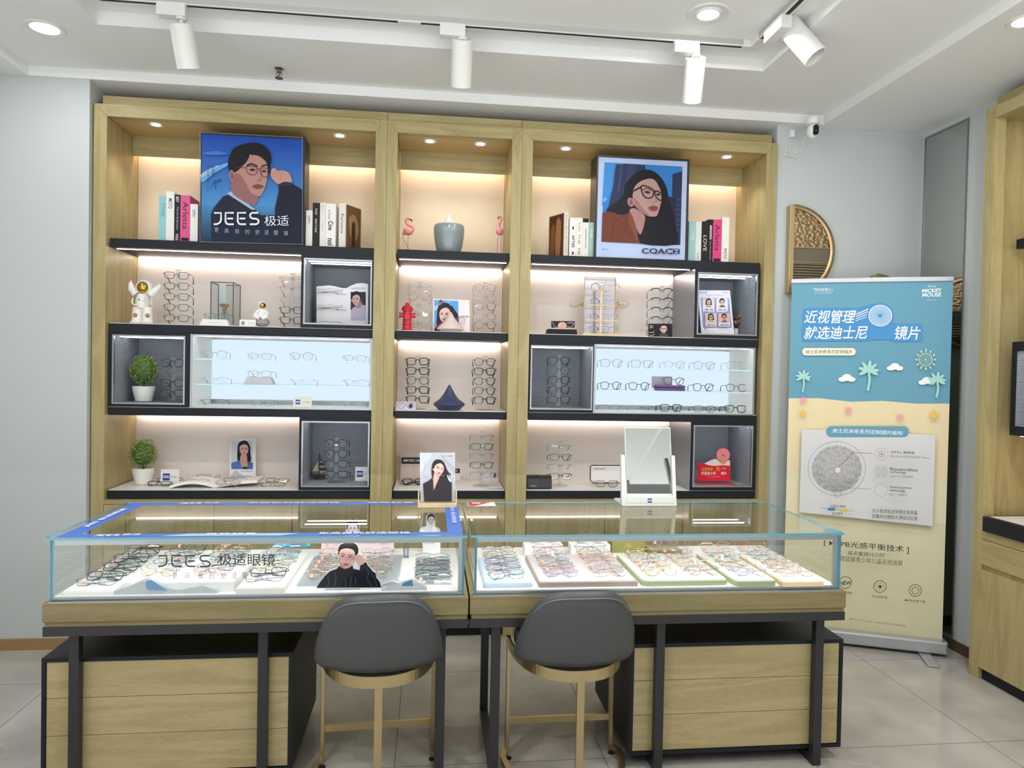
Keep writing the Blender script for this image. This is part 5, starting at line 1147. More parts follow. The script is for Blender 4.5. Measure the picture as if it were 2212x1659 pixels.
# ------------------------------------------------------------------ left cabinet, second shelf
M_ASTR = mat('white_resin', 'e9e6e2', .4); M_GOLD = mat('gold_visor', 'c9a24a', .12, 1); M_ASTR2 = mat('bronze_trim', 'a88a5c', .4, .6)
o = P3(311, 4.03, Z2); t = thing('astronaut_figurine', 'white astronaut figurine with raised arms and a gold visor', 'figurine', o); k = .000224
f = lambda x, y, d=0: o+Vector(((x-480)*k, d, (1478-y)*k))
m = MB(); m.tube([f(470, 760), f(470, 860), f(465, 1000), f(460, 1090)], [.03, .04, .042, .04], M_ASTR, n=20, squash=(.8, 1))
for s_, (sx, sy), (ex, ey), (hx, hy) in ((-1, (320, 770), (215, 640), (195, 520)), (1, (640, 770), (740, 680), (835, 570))):
    m.tube([f(sx, sy), f((sx+ex)/2, (sy+ey)/2-10), f(ex, ey), f((ex+hx)/2, (ey+hy)/2), f(hx, hy)], [.022, .021, .019, .016, .011], M_ASTR, n=12)
    m.ball(f(hx, hy), .011, M_ASTR, 10, 8); m.tube([f(hx, hy), f(hx-s_*5, hy-80)], [.005, .003], M_ASTR, n=6); m.tube([f(hx, hy), f(hx+s_*22, hy-50)], [.0045, .003], M_ASTR, n=6); m.tube([f(hx, hy), f(hx-s_*28, hy-30)], [.0045, .003], M_ASTR, n=6)
for sx in (350, 575): m.tube([f(sx+15*(1 if sx < 460 else -1), 1080), f(sx, 1200), f(sx, 1320), f(sx-8*(1 if sx < 460 else -1), 1420)], [.027, .0265, .026, .029], M_ASTR, n=14); m.ball(f(sx-12*(1 if sx < 460 else -1), 1440, -.008), (.03, .036, .0125), M_ASTR, 14, 8)
m.build('suit', t)
MB().ball(f(500, 600), (.042, .042, .04), M_ASTR, 24, 16).build('helmet', t)
MB().ball(f(506, 606, -.018), (.0315, .03, .032), M_GOLD, 24, 16).build('visor', t)
MB().box(f(420, 830, -.041), f(570, 930, -.03), M_ASTR, .003).box(f(440, 890, -.043), f(470, 915, -.040), FM['gun']).build('chest_panel', t)
MB().tube([f(275, 870, -.02), f(285, 990, -.035), f(360, 1040, -.042), f(450, 1030, -.044)], .004, M_ASTR, n=8).build('hose', t)
for sx in (345, 620): MB().ball(f(sx, 1270, -.024), (.011, .008, .012), M_ASTR2, 12, 8).build('knee_pad', t)
MB().box(f(330, 760, .03), f(620, 1020, .055), M_ASTR, .008).build('backpack', t)
o = P3(569, 4.0, Z2); t = thing('astronaut_figurine', 'small white astronaut figurine sitting on a grey ball', 'figurine', o); k = .000268
f = lambda x, y, d=0: o+Vector(((x-1335)*k, d, (1218-y)*k))
MB().ball(f(1335, 1118), (.0375, .0375, .0268), mat('moon_grey', '9d9692', .8, bump=(60, .6, (1, 1, 1))), 24, 16).build('ball', t)
m = MB(); m.tube([f(1330, 850), f(1328, 930), f(1328, 1030)], [.02, .027, .028], M_ASTR, n=16)
for s_ in (-1, 1):
    m.tube([f(1330+s_*60, 885), f(1330+s_*120, 960, -.008), f(1330+s_*70, 1010, -.025)], [.012, .0115, .009], M_ASTR, n=10)
    m.tube([f(1330+s_*45, 1030, -.01), f(1330+s_*100, 1000, -.03), f(1330+s_*20, 1050, -.035)], [.0135, .013, .011], M_ASTR, n=10)
m.build('suit', t); MB().ball(f(1325, 775), (.0215, .0215, .0205), M_ASTR, 20, 14).build('helmet', t); MB().ball(f(1340, 780, -.0075), (.0175, .0165, .0165), M_GOLD, 20, 14).build('visor', t)
# glass lantern with a dried flower
M_BRZ = mat('bronze_bar', '5f5048', .35, .6)
x0, x1 = at(455.5, 650, 3.995).x, at(503.8, 650, 3.995).x; y0, y1 = 3.995, 4.135; zt = at(480, 609, 3.995).z
t = thing('glass_lantern', 'clear glass lantern box with thin bronze edges', 'lantern', ((x0+x1)/2, 4.06, Z2)); r = .0022
MB().box((x0-.006, y0-.006, Z2), (x1+.006, y1+.006, Z2+.008), mat('blush_base', 'c9a28c', .5), .001).build('base', t)
m = MB()
for x in (x0, x1):
    for y in (y0, y1): m.box((x-r, y-r, Z2+.008), (x+r, y+r, zt), M_BRZ)
for y in (y0, y1): m.box((x0, y-r, zt-2*r), (x1, y+r, zt), M_BRZ)
for x in (x0, x1): m.box((x-r, y0, zt-2*r), (x+r, y1, zt), M_BRZ)
m.build('frame', t)
m = MB(); e = .0012
for q in (((x0+r, y0-e, Z2+.008), (x1-r, y0, zt-.005)), ((x0+r, y1, Z2+.008), (x1-r, y1+e, zt-.005)), ((x0-e, y0+r, Z2+.008), (x0, y1-r, zt-.005)), ((x1, y0+r, Z2+.008), (x1+e, y1-r, zt-.005))): m.box(*q, clear('lantern_glass', 'f3f7f6', .7, 1.45))
m.build('glass', t)
q = Vector((x0+.052, 4.06, Z2+.008)); t = thing('dried_flower_jar', 'small clear jar with a tan dried flower inside the glass lantern', 'jar', q)
MB().lathe([(.018, 0), (.018, .085), (.0165, .085), (.0165, .002), (0, .002)], q, M_ACR, 18).build('jar', t)
m = MB()
for i in range(9):
    w = 2*PI*i/9; m.tube([q+Vector((0, 0, .02)), q+Vector((.006*math.cos(w), .006*math.sin(w), .08)), q+Vector((.018*math.cos(w), .018*math.sin(w), .105+.008*(i % 2)))], .0016, mat('dry_stem', 'a9825c', .8), n=5); m.ball(q+Vector((.018*math.cos(w), .018*math.sin(w), .105+.008*(i % 2))), (.008, .008, .005), mat('dry_petal', 'b98f66', .85), 8, 6)
m.build('flower', t)
t, o = card('perforated_tag', 'tall pale perforated tag standing in the glass lantern', 'tag', planeY(4.10), NY, [(473, 613), (488, 613), (488, 676), (473, 676)], .002, flat('dfe0e6')); t.location.z = t.location.z
a = Art(planeY(4.0995), NY); 
for i in range(9): a.ell(480, 620+5*i, .8, .8, '9a9aa4', n=8)
a.build('holes', t)
def wedge(u0, u1, ut0, ut1, vt, vb, Y, z0, label, m, txt=True):
    A, B, C_, D = at(u0, vb, Y), at(u1, vb, Y), at(ut1, vt, Y+.02), at(ut0, vt, Y+.02); A.z = B.z = z0
    t = thing('display_block', label, 'display block', ((A.x+B.x)/2, Y+.04, z0))
    zt = (C_.z+D.z)/2; d = .075
    vs = [(A.x, Y, z0), (B.x, Y, z0), (B.x, Y+d, z0), (A.x, Y+d, z0), (D.x, Y+.018, zt), (C_.x, Y+.018, zt), (C_.x, Y+d-.005, zt), (D.x, Y+d-.005, zt)]
    MB().add(vs, [(0, 1, 5, 4), (1, 2, 6, 5), (2, 3, 7, 6), (3, 0, 4, 7), (4, 5, 6, 7), (3, 2, 1, 0)], m).build('block', t)
    a = Art(quadfn((A.x, Y, z0), (B.x, Y, z0), (A.x, Y+.018, zt)), (0, -1, .5)); a.text('MAUSSOUN', .3, .42, .72, .66, 'b9b9b6'); a.build('lettering', t)
    return t, zt
t, zw = wedge(430, 494.5, 438, 490, 690, 703, 3.945, Z2, 'white sloping block in front of the glass lantern', flat('e3e2df'))
glasses('thinrect', 'gun', (at(468, 690, 3.985).x, 3.985, zw), 'dark metal framed eyeglasses resting on the white block before the glass lantern', None, rz=.05)
LOGO = '2c3f8f'
def logo_card(u0, u1, vt, vb, Y, z0, label, th=.004, lean=.12, txt=True, m=None):
    A, B, T = at(u0, vb, Y), at(u1, vb, Y), at(u0, vt, Y); h = T.z-z0 if T.z > z0 else T.z-A.z; A.z = B.z = z0
    tl = A+Vector((0, lean*h, h)); n = Vector((0, -1, lean))
    t = thing('logo_card', label, 'sign', ((A.x+B.x)/2, Y, z0), group='small white logo cards')
    MB().prism([A, B, B+(tl-A), tl], -n.normalized()*th, m or flat('e6e4e0')).build('board', t)
    asp = (B.x-A.x)/h
    a = Art(quadfn(A, B, tl), n, step=.0002)
    x0_, y0_, s_ = .12, .28, .44; sx = s_/asp
    a.rect(x0_, y0_, x0_+sx, y0_+s_, LOGO).text('ZEISS', x0_+sx*.08, y0_+s_*.36, x0_+sx*.92, y0_+s_*.6, 'e8eaf4', .02).rect(x0_, y0_+s_*.3, x0_+sx, y0_+s_*.34, 'e8eaf4').rect(x0_, y0_+s_*.62, x0_+sx, y0_+s_*.66, 'e8eaf4')
    a.text('CUSTOMIZED', .5, .44, .9, .56, '8d90a0'); a.build('print', t); return t
logo_card(517, 552, 690, 703.5, 3.96, Z2, 'small logo card between the glass lantern and the sitting astronaut')
# white wavy board with a photo in the upper black box
NZ = lambda l: (0, -1, l)
fnb = plane3((0, 4.10, 1.70), (0, -1, .08)); nb = (0, -1, .08); T_ = (650, 550, 10.37); tf = lambda q: [(650+x/10.37, 550+y/10.37) for x, y in q]
bp = tf(smooth_poly([(350, 1560), (350, 712), (500, 700), (620, 688), (780, 712), (930, 752), (1020, 750), (1130, 690), (1250, 645), (1380, 635), (1505, 660), (1505, 1560)], 1))
t, o = card('wave_board', 'white wave-topped display board with a photo of a man in a pale shirt', 'display board', fnb, nb, bp, .006, flat('e3dfe0'))
a = Art(fnb, nb, T_); a.text('MAUSSOUN', 1118, 738, 1430, 780, '6a6a70'); a.rect(1100, 820, 1462, 1488, 'f0eef0').rect(1112, 834, 1454, 1478, '3a3040')
a.poly([(1112, 1478), (1112, 1250), (1180, 1180), (1240, 1150), (1360, 1120), (1454, 1140), (1454, 1478)], 'b9aec2', 0).poly([(1210, 1120), (1230, 1170), (1300, 1195), (1370, 1120), (1350, 1060), (1240, 1080)], 'a57d7c', 2)
head(a, 1240, 1010, 180, 260, 'cfa59c', 'a57d7c', '1a161c', turn=-.6); a.line([(1215, 1170), (1300, 1200), (1375, 1120)], 10, 'a89db3', sm=3); a.build('print', o)
for y_ in (862, 1218):
    MB().tube([fnb(650+340/10.37, 550+y_/10.37)+Vector((0, -.002, 0)), fnb(650+700/10.37, 550+y_/10.37)+Vector((0, -.035, 0)), fnb(650+1020/10.37, 550+(y_+32)/10.37)+Vector((0, -.002, 0))], .0012, FM['silver'], n=6).build('wire_ledge', t)
for i, (y_, kd, st) in enumerate(((855, 'rimless', 0), (1210, 'rimless', 1), (1570, 'half', 1))):
    p = fnb(650+665/10.37, 550+y_/10.37); glasses(kd, 'gun', (p.x, p.y-.045, p.z+.004 if i < 2 else 1.703), f'rimless looking eyeglasses on the wave-topped board, {("highest", "middle", "lowest")[i]} of three', 'eyeglasses on the wave-topped board', tilt=-.9, folded=True, sticker=bool(st))
# ------------------------------------------------------------------ topiaries
LEAF = [mat('leaf_dark', '4d6b2e', .6), mat('leaf_green', '7c9a3f', .6), mat('leaf_light', 'b0b860', .6)]
def topiary(u, Y, z0, zpot, zc, rx, rz, rp, label, seed, light):
    o = P3(u, Y, z0); t = thing('potted_topiary', label, 'potted plant', o, group='round topiaries in white pots'); R_ = random.Random(seed)
    MB().lathe([(0, 0), (rp*.62, 0), (rp*.72, .004), (rp*.96, zpot*.75), (rp, zpot), (rp*.93, zpot), (rp*.88, zpot-.012), (0, zpot-.014)], o, mat('white_ceramic', 'e4e3df', .25), 32).build('pot', t)
    MB().tube([o+Vector((0, 0, zpot-.02)), o+Vector((.002, 0, zc-rz*.5))], .005, mat('stem_brown', '4a3826', .8), n=8).build('stem', t)
    c = o+Vector((0, 0, zc)); m = MB(); m.closed = False; m.ball(c, (rx*.8, rx*.8, rz*.8), LEAF[0], 16, 10)
    for i in range(1500):
        w = R_.uniform(0, 2*PI); h = R_.uniform(-1, 1); q = math.sqrt(1-h*h); d = Vector((q*math.cos(w), q*math.sin(w), h)); rr = R_.uniform(.74, 1.04)
        p = c+Vector((d.x*rx*rr, d.y*rx*rr, d.z*rz*rr)); a1 = Vector((R_.uniform(-1, 1), R_.uniform(-1, 1), R_.uniform(-1, 1))).normalized(); b1 = (d+a1*.8).normalized(); c1 = b1.cross(a1).normalized(); l = R_.uniform(.006, .010)
        m.add([p, p+b1*l*.5+c1*l*.32, p+b1*l, p+b1*l*.5-c1*l*.32], [(0, 1, 2, 3)], LEAF[min(2, int(R_.random()*2.2+light*(.5 if d.z > -.2 else 0)))])
    m.build('foliage', t, recalc=False)
topiary(314, 4.09, 1.261, .084, .172, .070, .082, .058, 'round topiary in a white pot inside the black box', 3, .5)
topiary(314.5, 4.12, Z4, .090, .170, .070, .080, .056, 'yellow-green topiary in a white pot on the lowest left shelf', 5, 1.3)
# ------------------------------------------------------------------ light boxes: blocks, cards, case
t, zw = wedge(525, 590, 534, 584, 814.5, 828, 3.975, 1.3675, 'grey sloping block on the lower glass shelf of the left light box', flat('b9bbc0'))
glasses('thinrect', 'silver', (at(561, 800, 4.03).x, 4.03, zw), 'thin silver eyeglasses resting on the grey block in the left light box', None, rz=.0)
logo_card(633, 673, 857, 881, 3.965, 1.2475, 'cream logo card on the floor of the left light box', m=flat('d8d6c8'))
t, o = card('display_card', 'grey card behind the purple case in the right light box', 'card', planeY(4.09), NY, [(1408, 813), (1452, 813), (1452, 838), (1408, 838)], .003, flat('a7a3ad'), origin=(at(1430, 830, 4.09).x, 4.09, 1.3705)); t.location = t.location
M_PUR = mat('purple_velvet', '6a4a80', .6, bump=(120, .2, (1, 1, 1)))
p0, p1 = at(1419, 842, 4.02), at(1481.5, 842, 4.02); t = thing('eyewear_case', 'purple velvet eyewear case on the lower shelf of the right light box', 'eyewear case', ((p0.x+p1.x)/2, 4.05, 1.3705))
MB().box((p0.x, 4.02, 1.3705), (p1.x, 4.085, 1.386), M_PUR, .007).build('base', t); MB().box((p0.x, 4.02, 1.3865), (p1.x, 4.085, 1.402), M_PUR, .007).build('lid', t)
glasses('boston', 'navy', (at(1455, 820, 4.05).x, 4.045, 1.4025), 'navy framed eyeglasses standing on the purple velvet case', None, rz=-.12)
# ------------------------------------------------------------------ lowest left: catalogue, portrait card, logo cards, ship
p0, p1 = atz(380, 1053, Z4), atz(557, 1030, Z4)
x0, x1, y0, y1 = -1.37, -.93, 3.975, 4.17
t = thing('open_catalogue', 'thick open catalogue with arched pages lying on the lowest left shelf', 'catalogue', ((x0+x1)/2, (y0+y1)/2, Z4))
N = 30; prof = []
for i in range(N+1):
    f_ = i/N
    z = .004+.022*math.sin(PI*min(f_/.5, 1))**1.0 if f_ < .5 else .004+.024*((f_-.5)/.5)**1.6+.008*math.sin(PI*(f_-.5)/.5)
    prof.append((x0+(x1-x0)*f_, z))
for nm, dz0, dz1, mt in (('pages', .0, .010, flat('ecebe8')), ('cover', -.004, .0, flat('d9d7d2'))):
    vs = []; 
    for x, z in prof:
        sh = (x-x0)*.10
        vs += [(x, y0+sh, Z4+max(z+dz0, .0005)), (x, y1+sh*.4, Z4+max(z+dz0, .0005)), (x, y1+sh*.4, Z4+max(z+dz1, .001)), (x, y0+sh, Z4+max(z+dz1, .001))]
    fs = [(4*i+k_, 4*i+(k_+1) % 4, 4*i+4+(k_+1) % 4, 4*i+4+k_) for i in range(N) for k_ in range(4)]+[(0, 1, 2, 3), (4*N+3, 4*N+2, 4*N+1, 4*N)]
    MB().add(vs, fs, mt, True).build(nm, t)
logo_card(346, 385.5, 1014, 1036, 4.10, Z4+.0005, 'small logo card beside the yellow-green topiary')
fnb = plane3((0, 4.2, .81), (0, -1, .1)); nb = (0, -1, .1); T_ = (270, 930, 5.672); tf = lambda q: [(270+x/5.672, 930+y/5.672) for x, y in q]
t, o = card('portrait_card', 'white card with a portrait of a woman in a blue blazer', 'photo card', fnb, nb, tf([(1285, 578), (1283, 95), (1560, 95), (1590, 105), (1600, 130), (1602, 578)]), .005, flat('ebe9ea'))
a = Art(fnb, nb, T_); a.rect(1303, 125, 1568, 472, 'cfd0da'); head(a, 1458, 232, 110, 150, 'dcb1a6', 'b98a80', '1d181d', long=1.05, turn=.5)
a.poly([(1420, 300), (1415, 400), (1450, 450), (1500, 450), (1500, 380), (1490, 290)], 'c99a8e', 2).poly([(1440, 472), (1445, 440), (1500, 445), (1505, 472)], '22202a', 0)
a.poly([(1306, 472), (1306, 400), (1350, 385), (1405, 365), (1442, 472)], '4d6ea6', 0).poly([(1568, 472), (1568, 400), (1530, 385), (1505, 370), (1505, 472)], '44639a', 0)
a.text('MAUSSOUN', 1420, 490, 1572, 506, '8a8a92').poly([(1290, 565), (1345, 495), (1370, 485), (1400, 520), (1450, 550), (1590, 562), (1590, 572), (1290, 572)], 'bdbcc0', 0); a.build('print', o)
# dark sailing ship and card in the lower black box
o = P3(698, 4.17, .827); t = thing('model_ship', 'black model sailing ship with striped sails in the lower left black box', 'model ship', o); k = .00262/9.76
f = lambda x, y, d=0: o+Vector(((x-580)*k, d, (1275-y)*k)); BK = mat('ship_black', '17181c', .4)
m = MB(); hull = [(385, 1165), (450, 1185), (600, 1195), (760, 1180), (730, 1235), (620, 1262), (500, 1245)]
m.prism([f(x, y, -.012) for x, y in hull], (0, .024, 0), BK); m.build('hull', t); MB().box(f(470, 1262, -.015), f(640, 1275, .015), BK).build('stand', t)
MB().tube([f(570, 1190), f(570, 720)], .0022, BK, n=6).tube([f(390, 1160), f(560, 800)], .0012, BK, n=5).tube([f(570, 730), f(760, 1130)], .0012, BK, n=5).build('mast', t)
m = MB(); m.prism([f(425, 1105, -.002), f(555, 1105, -.002), f(548, 860, -.002)], (0, .0015, 0), flat('b3a890')); m.build('fore_sail', t)
m = MB()
for i, (y_, w_) in enumerate(((860, 30), (900, 55), (950, 85), (1000, 115), (1060, 145), (1115, 165))): m.prism([f(582, y_-18, -.002), f(582+w_*.9, y_-14, -.006), f(582+w_, y_+18, -.006), f(582, y_+20, -.002)], (0, .0015, 0), flat('b59a74' if i % 2 else '2a2422'))
m.build('main_sail', t)
logo_card(767, 794.7, 1009, 1031, 4.11, .8275, 'logo card in the lower left black box beside the rack')
t, o = card('price_holder', 'tiny grey price holder at the right front of the lower left black box', 'price holder', plane3((0, 3.97, .83), (0, -1, 0)), NY, [(785.5, 1044), (789, 1040.5), (794.5, 1040), (794.5, 1044)], .01, flat('6f7378'))
# ------------------------------------------------------------------ middle cabinet
k = .000296
o = P3(883, 4.0, Z2); t = thing('fire_hydrant_figurine', 'small red fire hydrant ornament in front of the crystal frames', 'figurine', o); RED = mat('hydrant_red', 'c4283c', .3)
f = lambda x, y, d=0: o+Vector(((x-290)*k, d, (1090-y)*k))
MB().lathe([(0, 0), (.034, 0), (.034, .006), (.026, .010), (.024, .03), (.028, .033), (.024, .036), (.0235, .108), (.03, .112), (.03, .12), (.033, .122), (.026, .135), (.012, .143), (.012, .152), (.006, .157), (0, .158)], o, RED, 28).build('body', t)
for d_ in ((-1, 0), (1, 0), (0, -1)):
    v = Vector((d_[0], d_[1], 0)); c_ = o+Vector((0, 0, .087 if d_[0] else .075)); MB().cyl(c_+v*.02, c_+v*.036, .012, RED, 16).cyl(c_+v*.036, c_+v*.045, .016, RED, 6).build('outlet', t)
T_ = (850, 590, 8.848); fnb = plane3((0, 4.03, Z2), (0, -1, .1)); nb = (0, -1, .1); tf = lambda q: [(T_[0]+x/T_[2], T_[1]+y/T_[2]) for x, y in q]
t, o = card('photo_card', 'photo card of a dark-haired woman under a blue sky', 'photo card', fnb, nb, tf([(760, 1112), (760, 490), (1455, 515), (1458, 1118)]), .006, flat('e9dfe4'))
a = Art(fnb, nb, T_); a.poly([(775, 1108), (778, 512), (1240, 530), (1240, 1110)], '5aa3d8').poly([(778, 640), (900, 600), (1000, 560), (1100, 540), (1000, 600), (860, 680), (778, 720)], '9ccaea', 2)
a.rect(860, 545, 965, 650, '8a5a68').rect(880, 510, 930, 545, '5c4a5a').rect(868, 585, 955, 600, 'e0c8cc')
head(a, 985, 800, 215, 320, 'e2bdb4', 'c19a96', '2a2430', long=.75, turn=-.5)
a.poly([(1100, 620), (1180, 720), (1238, 820), (1238, 980), (1150, 900), (1090, 760)], '2a2430', 3).poly([(776, 1108), (780, 1060), (900, 950), (1050, 880), (1240, 900), (1240, 1110)], 'a9283e', 0).poly([(776, 1100), (850, 1000), (900, 1108)], '2b2733', 0)
a.text('AISHEVEN', 1255, 815, 1440, 850, '6a5a66'); a.build('print', o)
def spire(u, Y, z0, rmax, h, m, label, low):
    o = P3(u, Y, z0); t = thing('teardrop_ornament', label, 'ornament', o)
    MB().lathe([(0, 0), (rmax*.6, 0), (rmax*.66, .002), (rmax*.99, low), (rmax, low+.003), (rmax*.93, low+.012), (rmax*.62, h*.42), (rmax*.36, h*.62), (rmax*.18, h*.82), (rmax*.06, h*.96), (0, h)], o, m, 40).build('body', t); return t
spire(977, 3.985, Z2, .075, .112, mat('cream_ceramic', 'dccdc4', .35), 'cream pointed ornament in front of the blue-sky photo card', .014)
glasses('round', 'pink', (at(983, 690, 4.0).x, 4.012, Z2+.045), 'pink framed eyeglasses hung on the cream pointed ornament', None, rz=.15, tilt=-.3, sticker=True)
spire(977, 4.0, Z3, .0885, .146, mat('slate_blue_ceramic', '3c4360', .4), 'dark slate teardrop ornament between two racks', .030)
T_ = (845, 740, 8.508); fnb = plane3((0, 3.95, Z3), (0, -1, .15)); nb = (0, -1, .15); tf = lambda q: [(T_[0]+x/T_[2], T_[1]+y/T_[2]) for x, y in q]
t, o = card('glasses_sign', 'small lilac sign printed with a pair of glasses, at the shelf edge', 'sign', fnb, nb, tf([(82, 1238), (96, 1085), (448, 1085), (448, 1238)]), .004, flat('cfc4d6'))
a = Art(fnb, nb, T_)
for cx in (185, 355): a.line([(cx-70, 1110), (cx+65, 1110), (cx+60, 1170), (cx+30, 1205), (cx-40, 1205), (cx-62, 1160)], 9, '5d5476', True, 2)
a.text('BLUE CONTROL', 145, 1128, 220, 1160, '55506a').ell(355, 1160, 40, 34, '8f88a8').poly([(320, 1190), (335, 1140), (372, 1120), (395, 1150), (380, 1200)], '3c3850', 2); a.build('print', o)
T_ = (845, 920, 8.508); fnb = plane3((0, 4.14, Z4), (0, -1, .12)); nb = (0, -1, .12); tf = lambda q: [(T_[0]+x/T_[2], T_[1]+y/T_[2]) for x, y in q]
t, o = card('brand_stand', 'beige panelled stand with a black lettered band, behind three black pairs', 'display stand', fnb, nb, tf([(165, 1050), (188, 445), (668, 445), (668, 1050)]), .02, flat('c6b5ad'))
a = Art(fnb, nb, T_); a.rect(188, 580, 668, 697, '221c20').text('EMPORIO ARMANI', 226, 612, 650, 660, 'd9cfc9', .008).line([(432, 450), (432, 578)], 5, '9b8a84').line([(420, 700), (420, 1040)], 5, '9b8a84').line([(188, 575), (668, 575)], 4, 'a8968f'); a.build('print', o)
t, o = card('brand_block', 'small beige block with a black band right of the framed portrait', 'display block', plane3((0, 4.12, Z4), (0, -1, .05)), (0, -1, .05), tf([(1175, 985), (1178, 672), (1270, 672), (1270, 985)]), .03, flat('d6c3bd'))
a = Art(plane3((0, 4.1195, Z4), (0, -1, .05)), (0, -1, .05), T_); a.rect(1178, 785, 1262, 866, '221c20').text('N', 1190, 805, 1218, 845, 'e0d8d2', .01); a.build('print', o)
for i, (u, v, kd, dz, ds) in enumerate(((893, 1049, 'bold', 0, 'nearest the shelf edge'), (894, 1042, 'rect', .0, 'second of three'), (895, 1036, 'rect', 0, 'farthest back'))):
    p = atz(u, v, Z4); glasses(kd, 'black', (p.x, p.y, Z4+.004), f'folded black eyeglasses before the beige panelled stand, {ds}', 'black eyeglasses before the beige stand', tilt=-.7, folded=True, sticker=i == 0)
p = atz(1000, 1038, Z4); glasses('half', 'gun', (p.x, p.y, Z4+.004), 'folded dark metal eyeglasses lying right of the small beige block', None, rz=.2, tilt=-1.2, folded=True)
fnb = plane3((0, 3.99, Z4), (0, -1, .3)); nb = (0, -1, .3)
t, o = card('glasses_sign', 'small clear sign printed with glasses, leaning before the lowest middle rack', 'sign', fnb, nb, tf([(1672, 1010), (1690, 858), (1972, 858), (1975, 1010)]), .003, clear('sign_acrylic', 'e9e4ee', 1, 1.5, 0, .25))
a = Art(fnb, nb, T_)
for cx in (1760, 1900): a.line([(cx-62, 868), (cx+58, 868), (cx+52, 920), (cx+25, 948), (cx-36, 948), (cx-54, 915)], 7, '5d5476', True, 2)
a.poly([(1880, 940), (1890, 880), (1920, 870), (1930, 900), (1915, 945)], '3c3850', 2); a.build('print', o)
t, o = card('price_holder', 'clear price holder lying at the right front of the lowest middle shelf', 'price holder', plane3((0, 3.95, Z4), (0, -1, .6)), (0, -1, .6), tf([(1770, 1148), (1768, 1102), (2028, 1102), (2036, 1148)]), .003, clear('sign_acrylic', 'e9e4ee', 1, 1.5, 0, .25))
# ------------------------------------------------------------------ right cabinet
T_ = (1170, 580, 6.506); tf = lambda q: [(T_[0]+x/T_[2], T_[1]+y/T_[2]) for x, y in q]
p0, p1 = at(1185, 720, 4.0), at(1246, 720, 4.0)
for i, lb in enumerate(('lower', 'upper')):
    z0 = Z2+i*.0165; t = thing('eyewear_box', f'flat black box, {lb} of the two stacked on the right cabinet shelf', 'box', ((p0.x+p1.x)/2, 4.04, z0), group='flat black stacked boxes')
    MB().box((p0.x-.004*(1-i), 4.0, z0), (p1.x+.003*(1-i), 4.09, z0+.009), M_BLACK, .001).build('tray', t); MB().box((p0.x-.004*(1-i), 3.999, z0+.0093), (p1.x+.003*(1-i), 4.091, z0+.0162), M_BLACK, .001).build('lid', t)
t, o = card('display_card', 'dark card with a picture of a pale round face on top of the black boxes', 'card', planeY(4.03), NY, tf([(140, 830), (140, 737), (466, 740), (462, 830)]), .012, flat('2b2228'), origin=((p0.x+p1.x)/2, 4.03, Z2+.033))
a = Art(planeY(4.0295), NY, T_); a.ell(290, 800, 62, 48, 'e0b09c').line([(285, 770), (290, 800), (270, 815)], 4, 'a86a58', sm=2).line([(300, 780), (330, 800)], 4, 'a86a58').line([(155, 750), (180, 815), (240, 822)], 5, 'd8d0cc', sm=2).line([(350, 815), (420, 820), (455, 760)], 5, 'd8d0cc', sm=2).text('CARTIER', 360, 755, 440, 772, 'd8cfc6', .01); a.build('print', o)
fnb = plane3((0, 4.16, Z2), (0, -1, .03)); nb = (0, -1, .03)
BR2 = mat('champagne', 'b99b78', .3, .7)
t, o = card('mirror_stand', 'gold-edged upright display with a wooden post and four eyewear bars', 'display stand', fnb, nb, tf([(588, 910), (606, 128), (1040, 140), (1022, 900)]), .008, mat('pale_mirror', 'd6d2d8', .12, .6), part='back_mirror')
P = [fnb(*q)+Vector((0, -.003, 0)) for q in tf([(588, 910), (606, 122), (1042, 134), (1022, 905)])]
MB().tube(P[:2], .003, BR2, n=4).tube(P[1:3], .003, BR2, n=4).tube(P[2:], .003, BR2, n=4).build('edge_frame', t)
b0, b1 = at(1259, 722, 4.02), at(1347, 722, 4.02); zb = Z2+.016
MB().box((b0.x, 4.02, Z2), (b1.x, 4.17, zb), wood('x', 'oakl', 'd9b98a', 'e8cfa6'), .001).build('base', t)
pp = at(1299, 616, 4.08); MB().box((pp.x-.006, 4.075, zb), (pp.x+.006, 4.085, pp.z), wood('z', 'oakp', 'c0985f', 'd0ae78')).build('post', t)
for i, (y_, xl, xr) in enumerate(((312, 635, 1072), (520, 622, 1068), (730, 612, 1055), (895, 612, 1050))):
    q0, q1 = at(1170+xl/6.506, 580+y_/6.506, 4.08), at(1170+xr/6.506, 580+y_/6.506, 4.08); z = (q0.z+q1.z)/2
    if i < 3: MB().box((q0.x, 4.07, z-.0025), (q1.x, 4.075, z+.0025), wood('x', 'oakl', 'd9b98a', 'e8cfa6')).build('bar', t)
    glasses('round', ('gold', 'silver', 'gold', 'gun')[i], ((q0.x+q1.x)/2-.005, 4.10, z-.004 if i < 3 else Z2+.02), f'round wire eyeglasses seen from behind, {from_top(i, 4)} on the wooden post stand', 'eyeglasses on the wooden post stand', rz=PI+.15, tilt=.05)
a = Art(fnb, nb, T_, k0=3); a.line([(740, 205), (780, 190), (800, 205), (830, 185), (860, 205), (900, 192), (905, 208)], 6, '6a5a54', sm=3); a.build('lettering', o)
GS = mat('gold_script', 'd3b44a', .35, .5)
sp = lambda q: [tuple(Vector(at(1170+x/6.506, 580+y/6.506, 4.296))) for x, y in q]
A = sp([(405, 488)])[0]; t = thing('script_sign', 'thin gold handwritten script on the back panel behind the wooden post stand', 'sign', A)
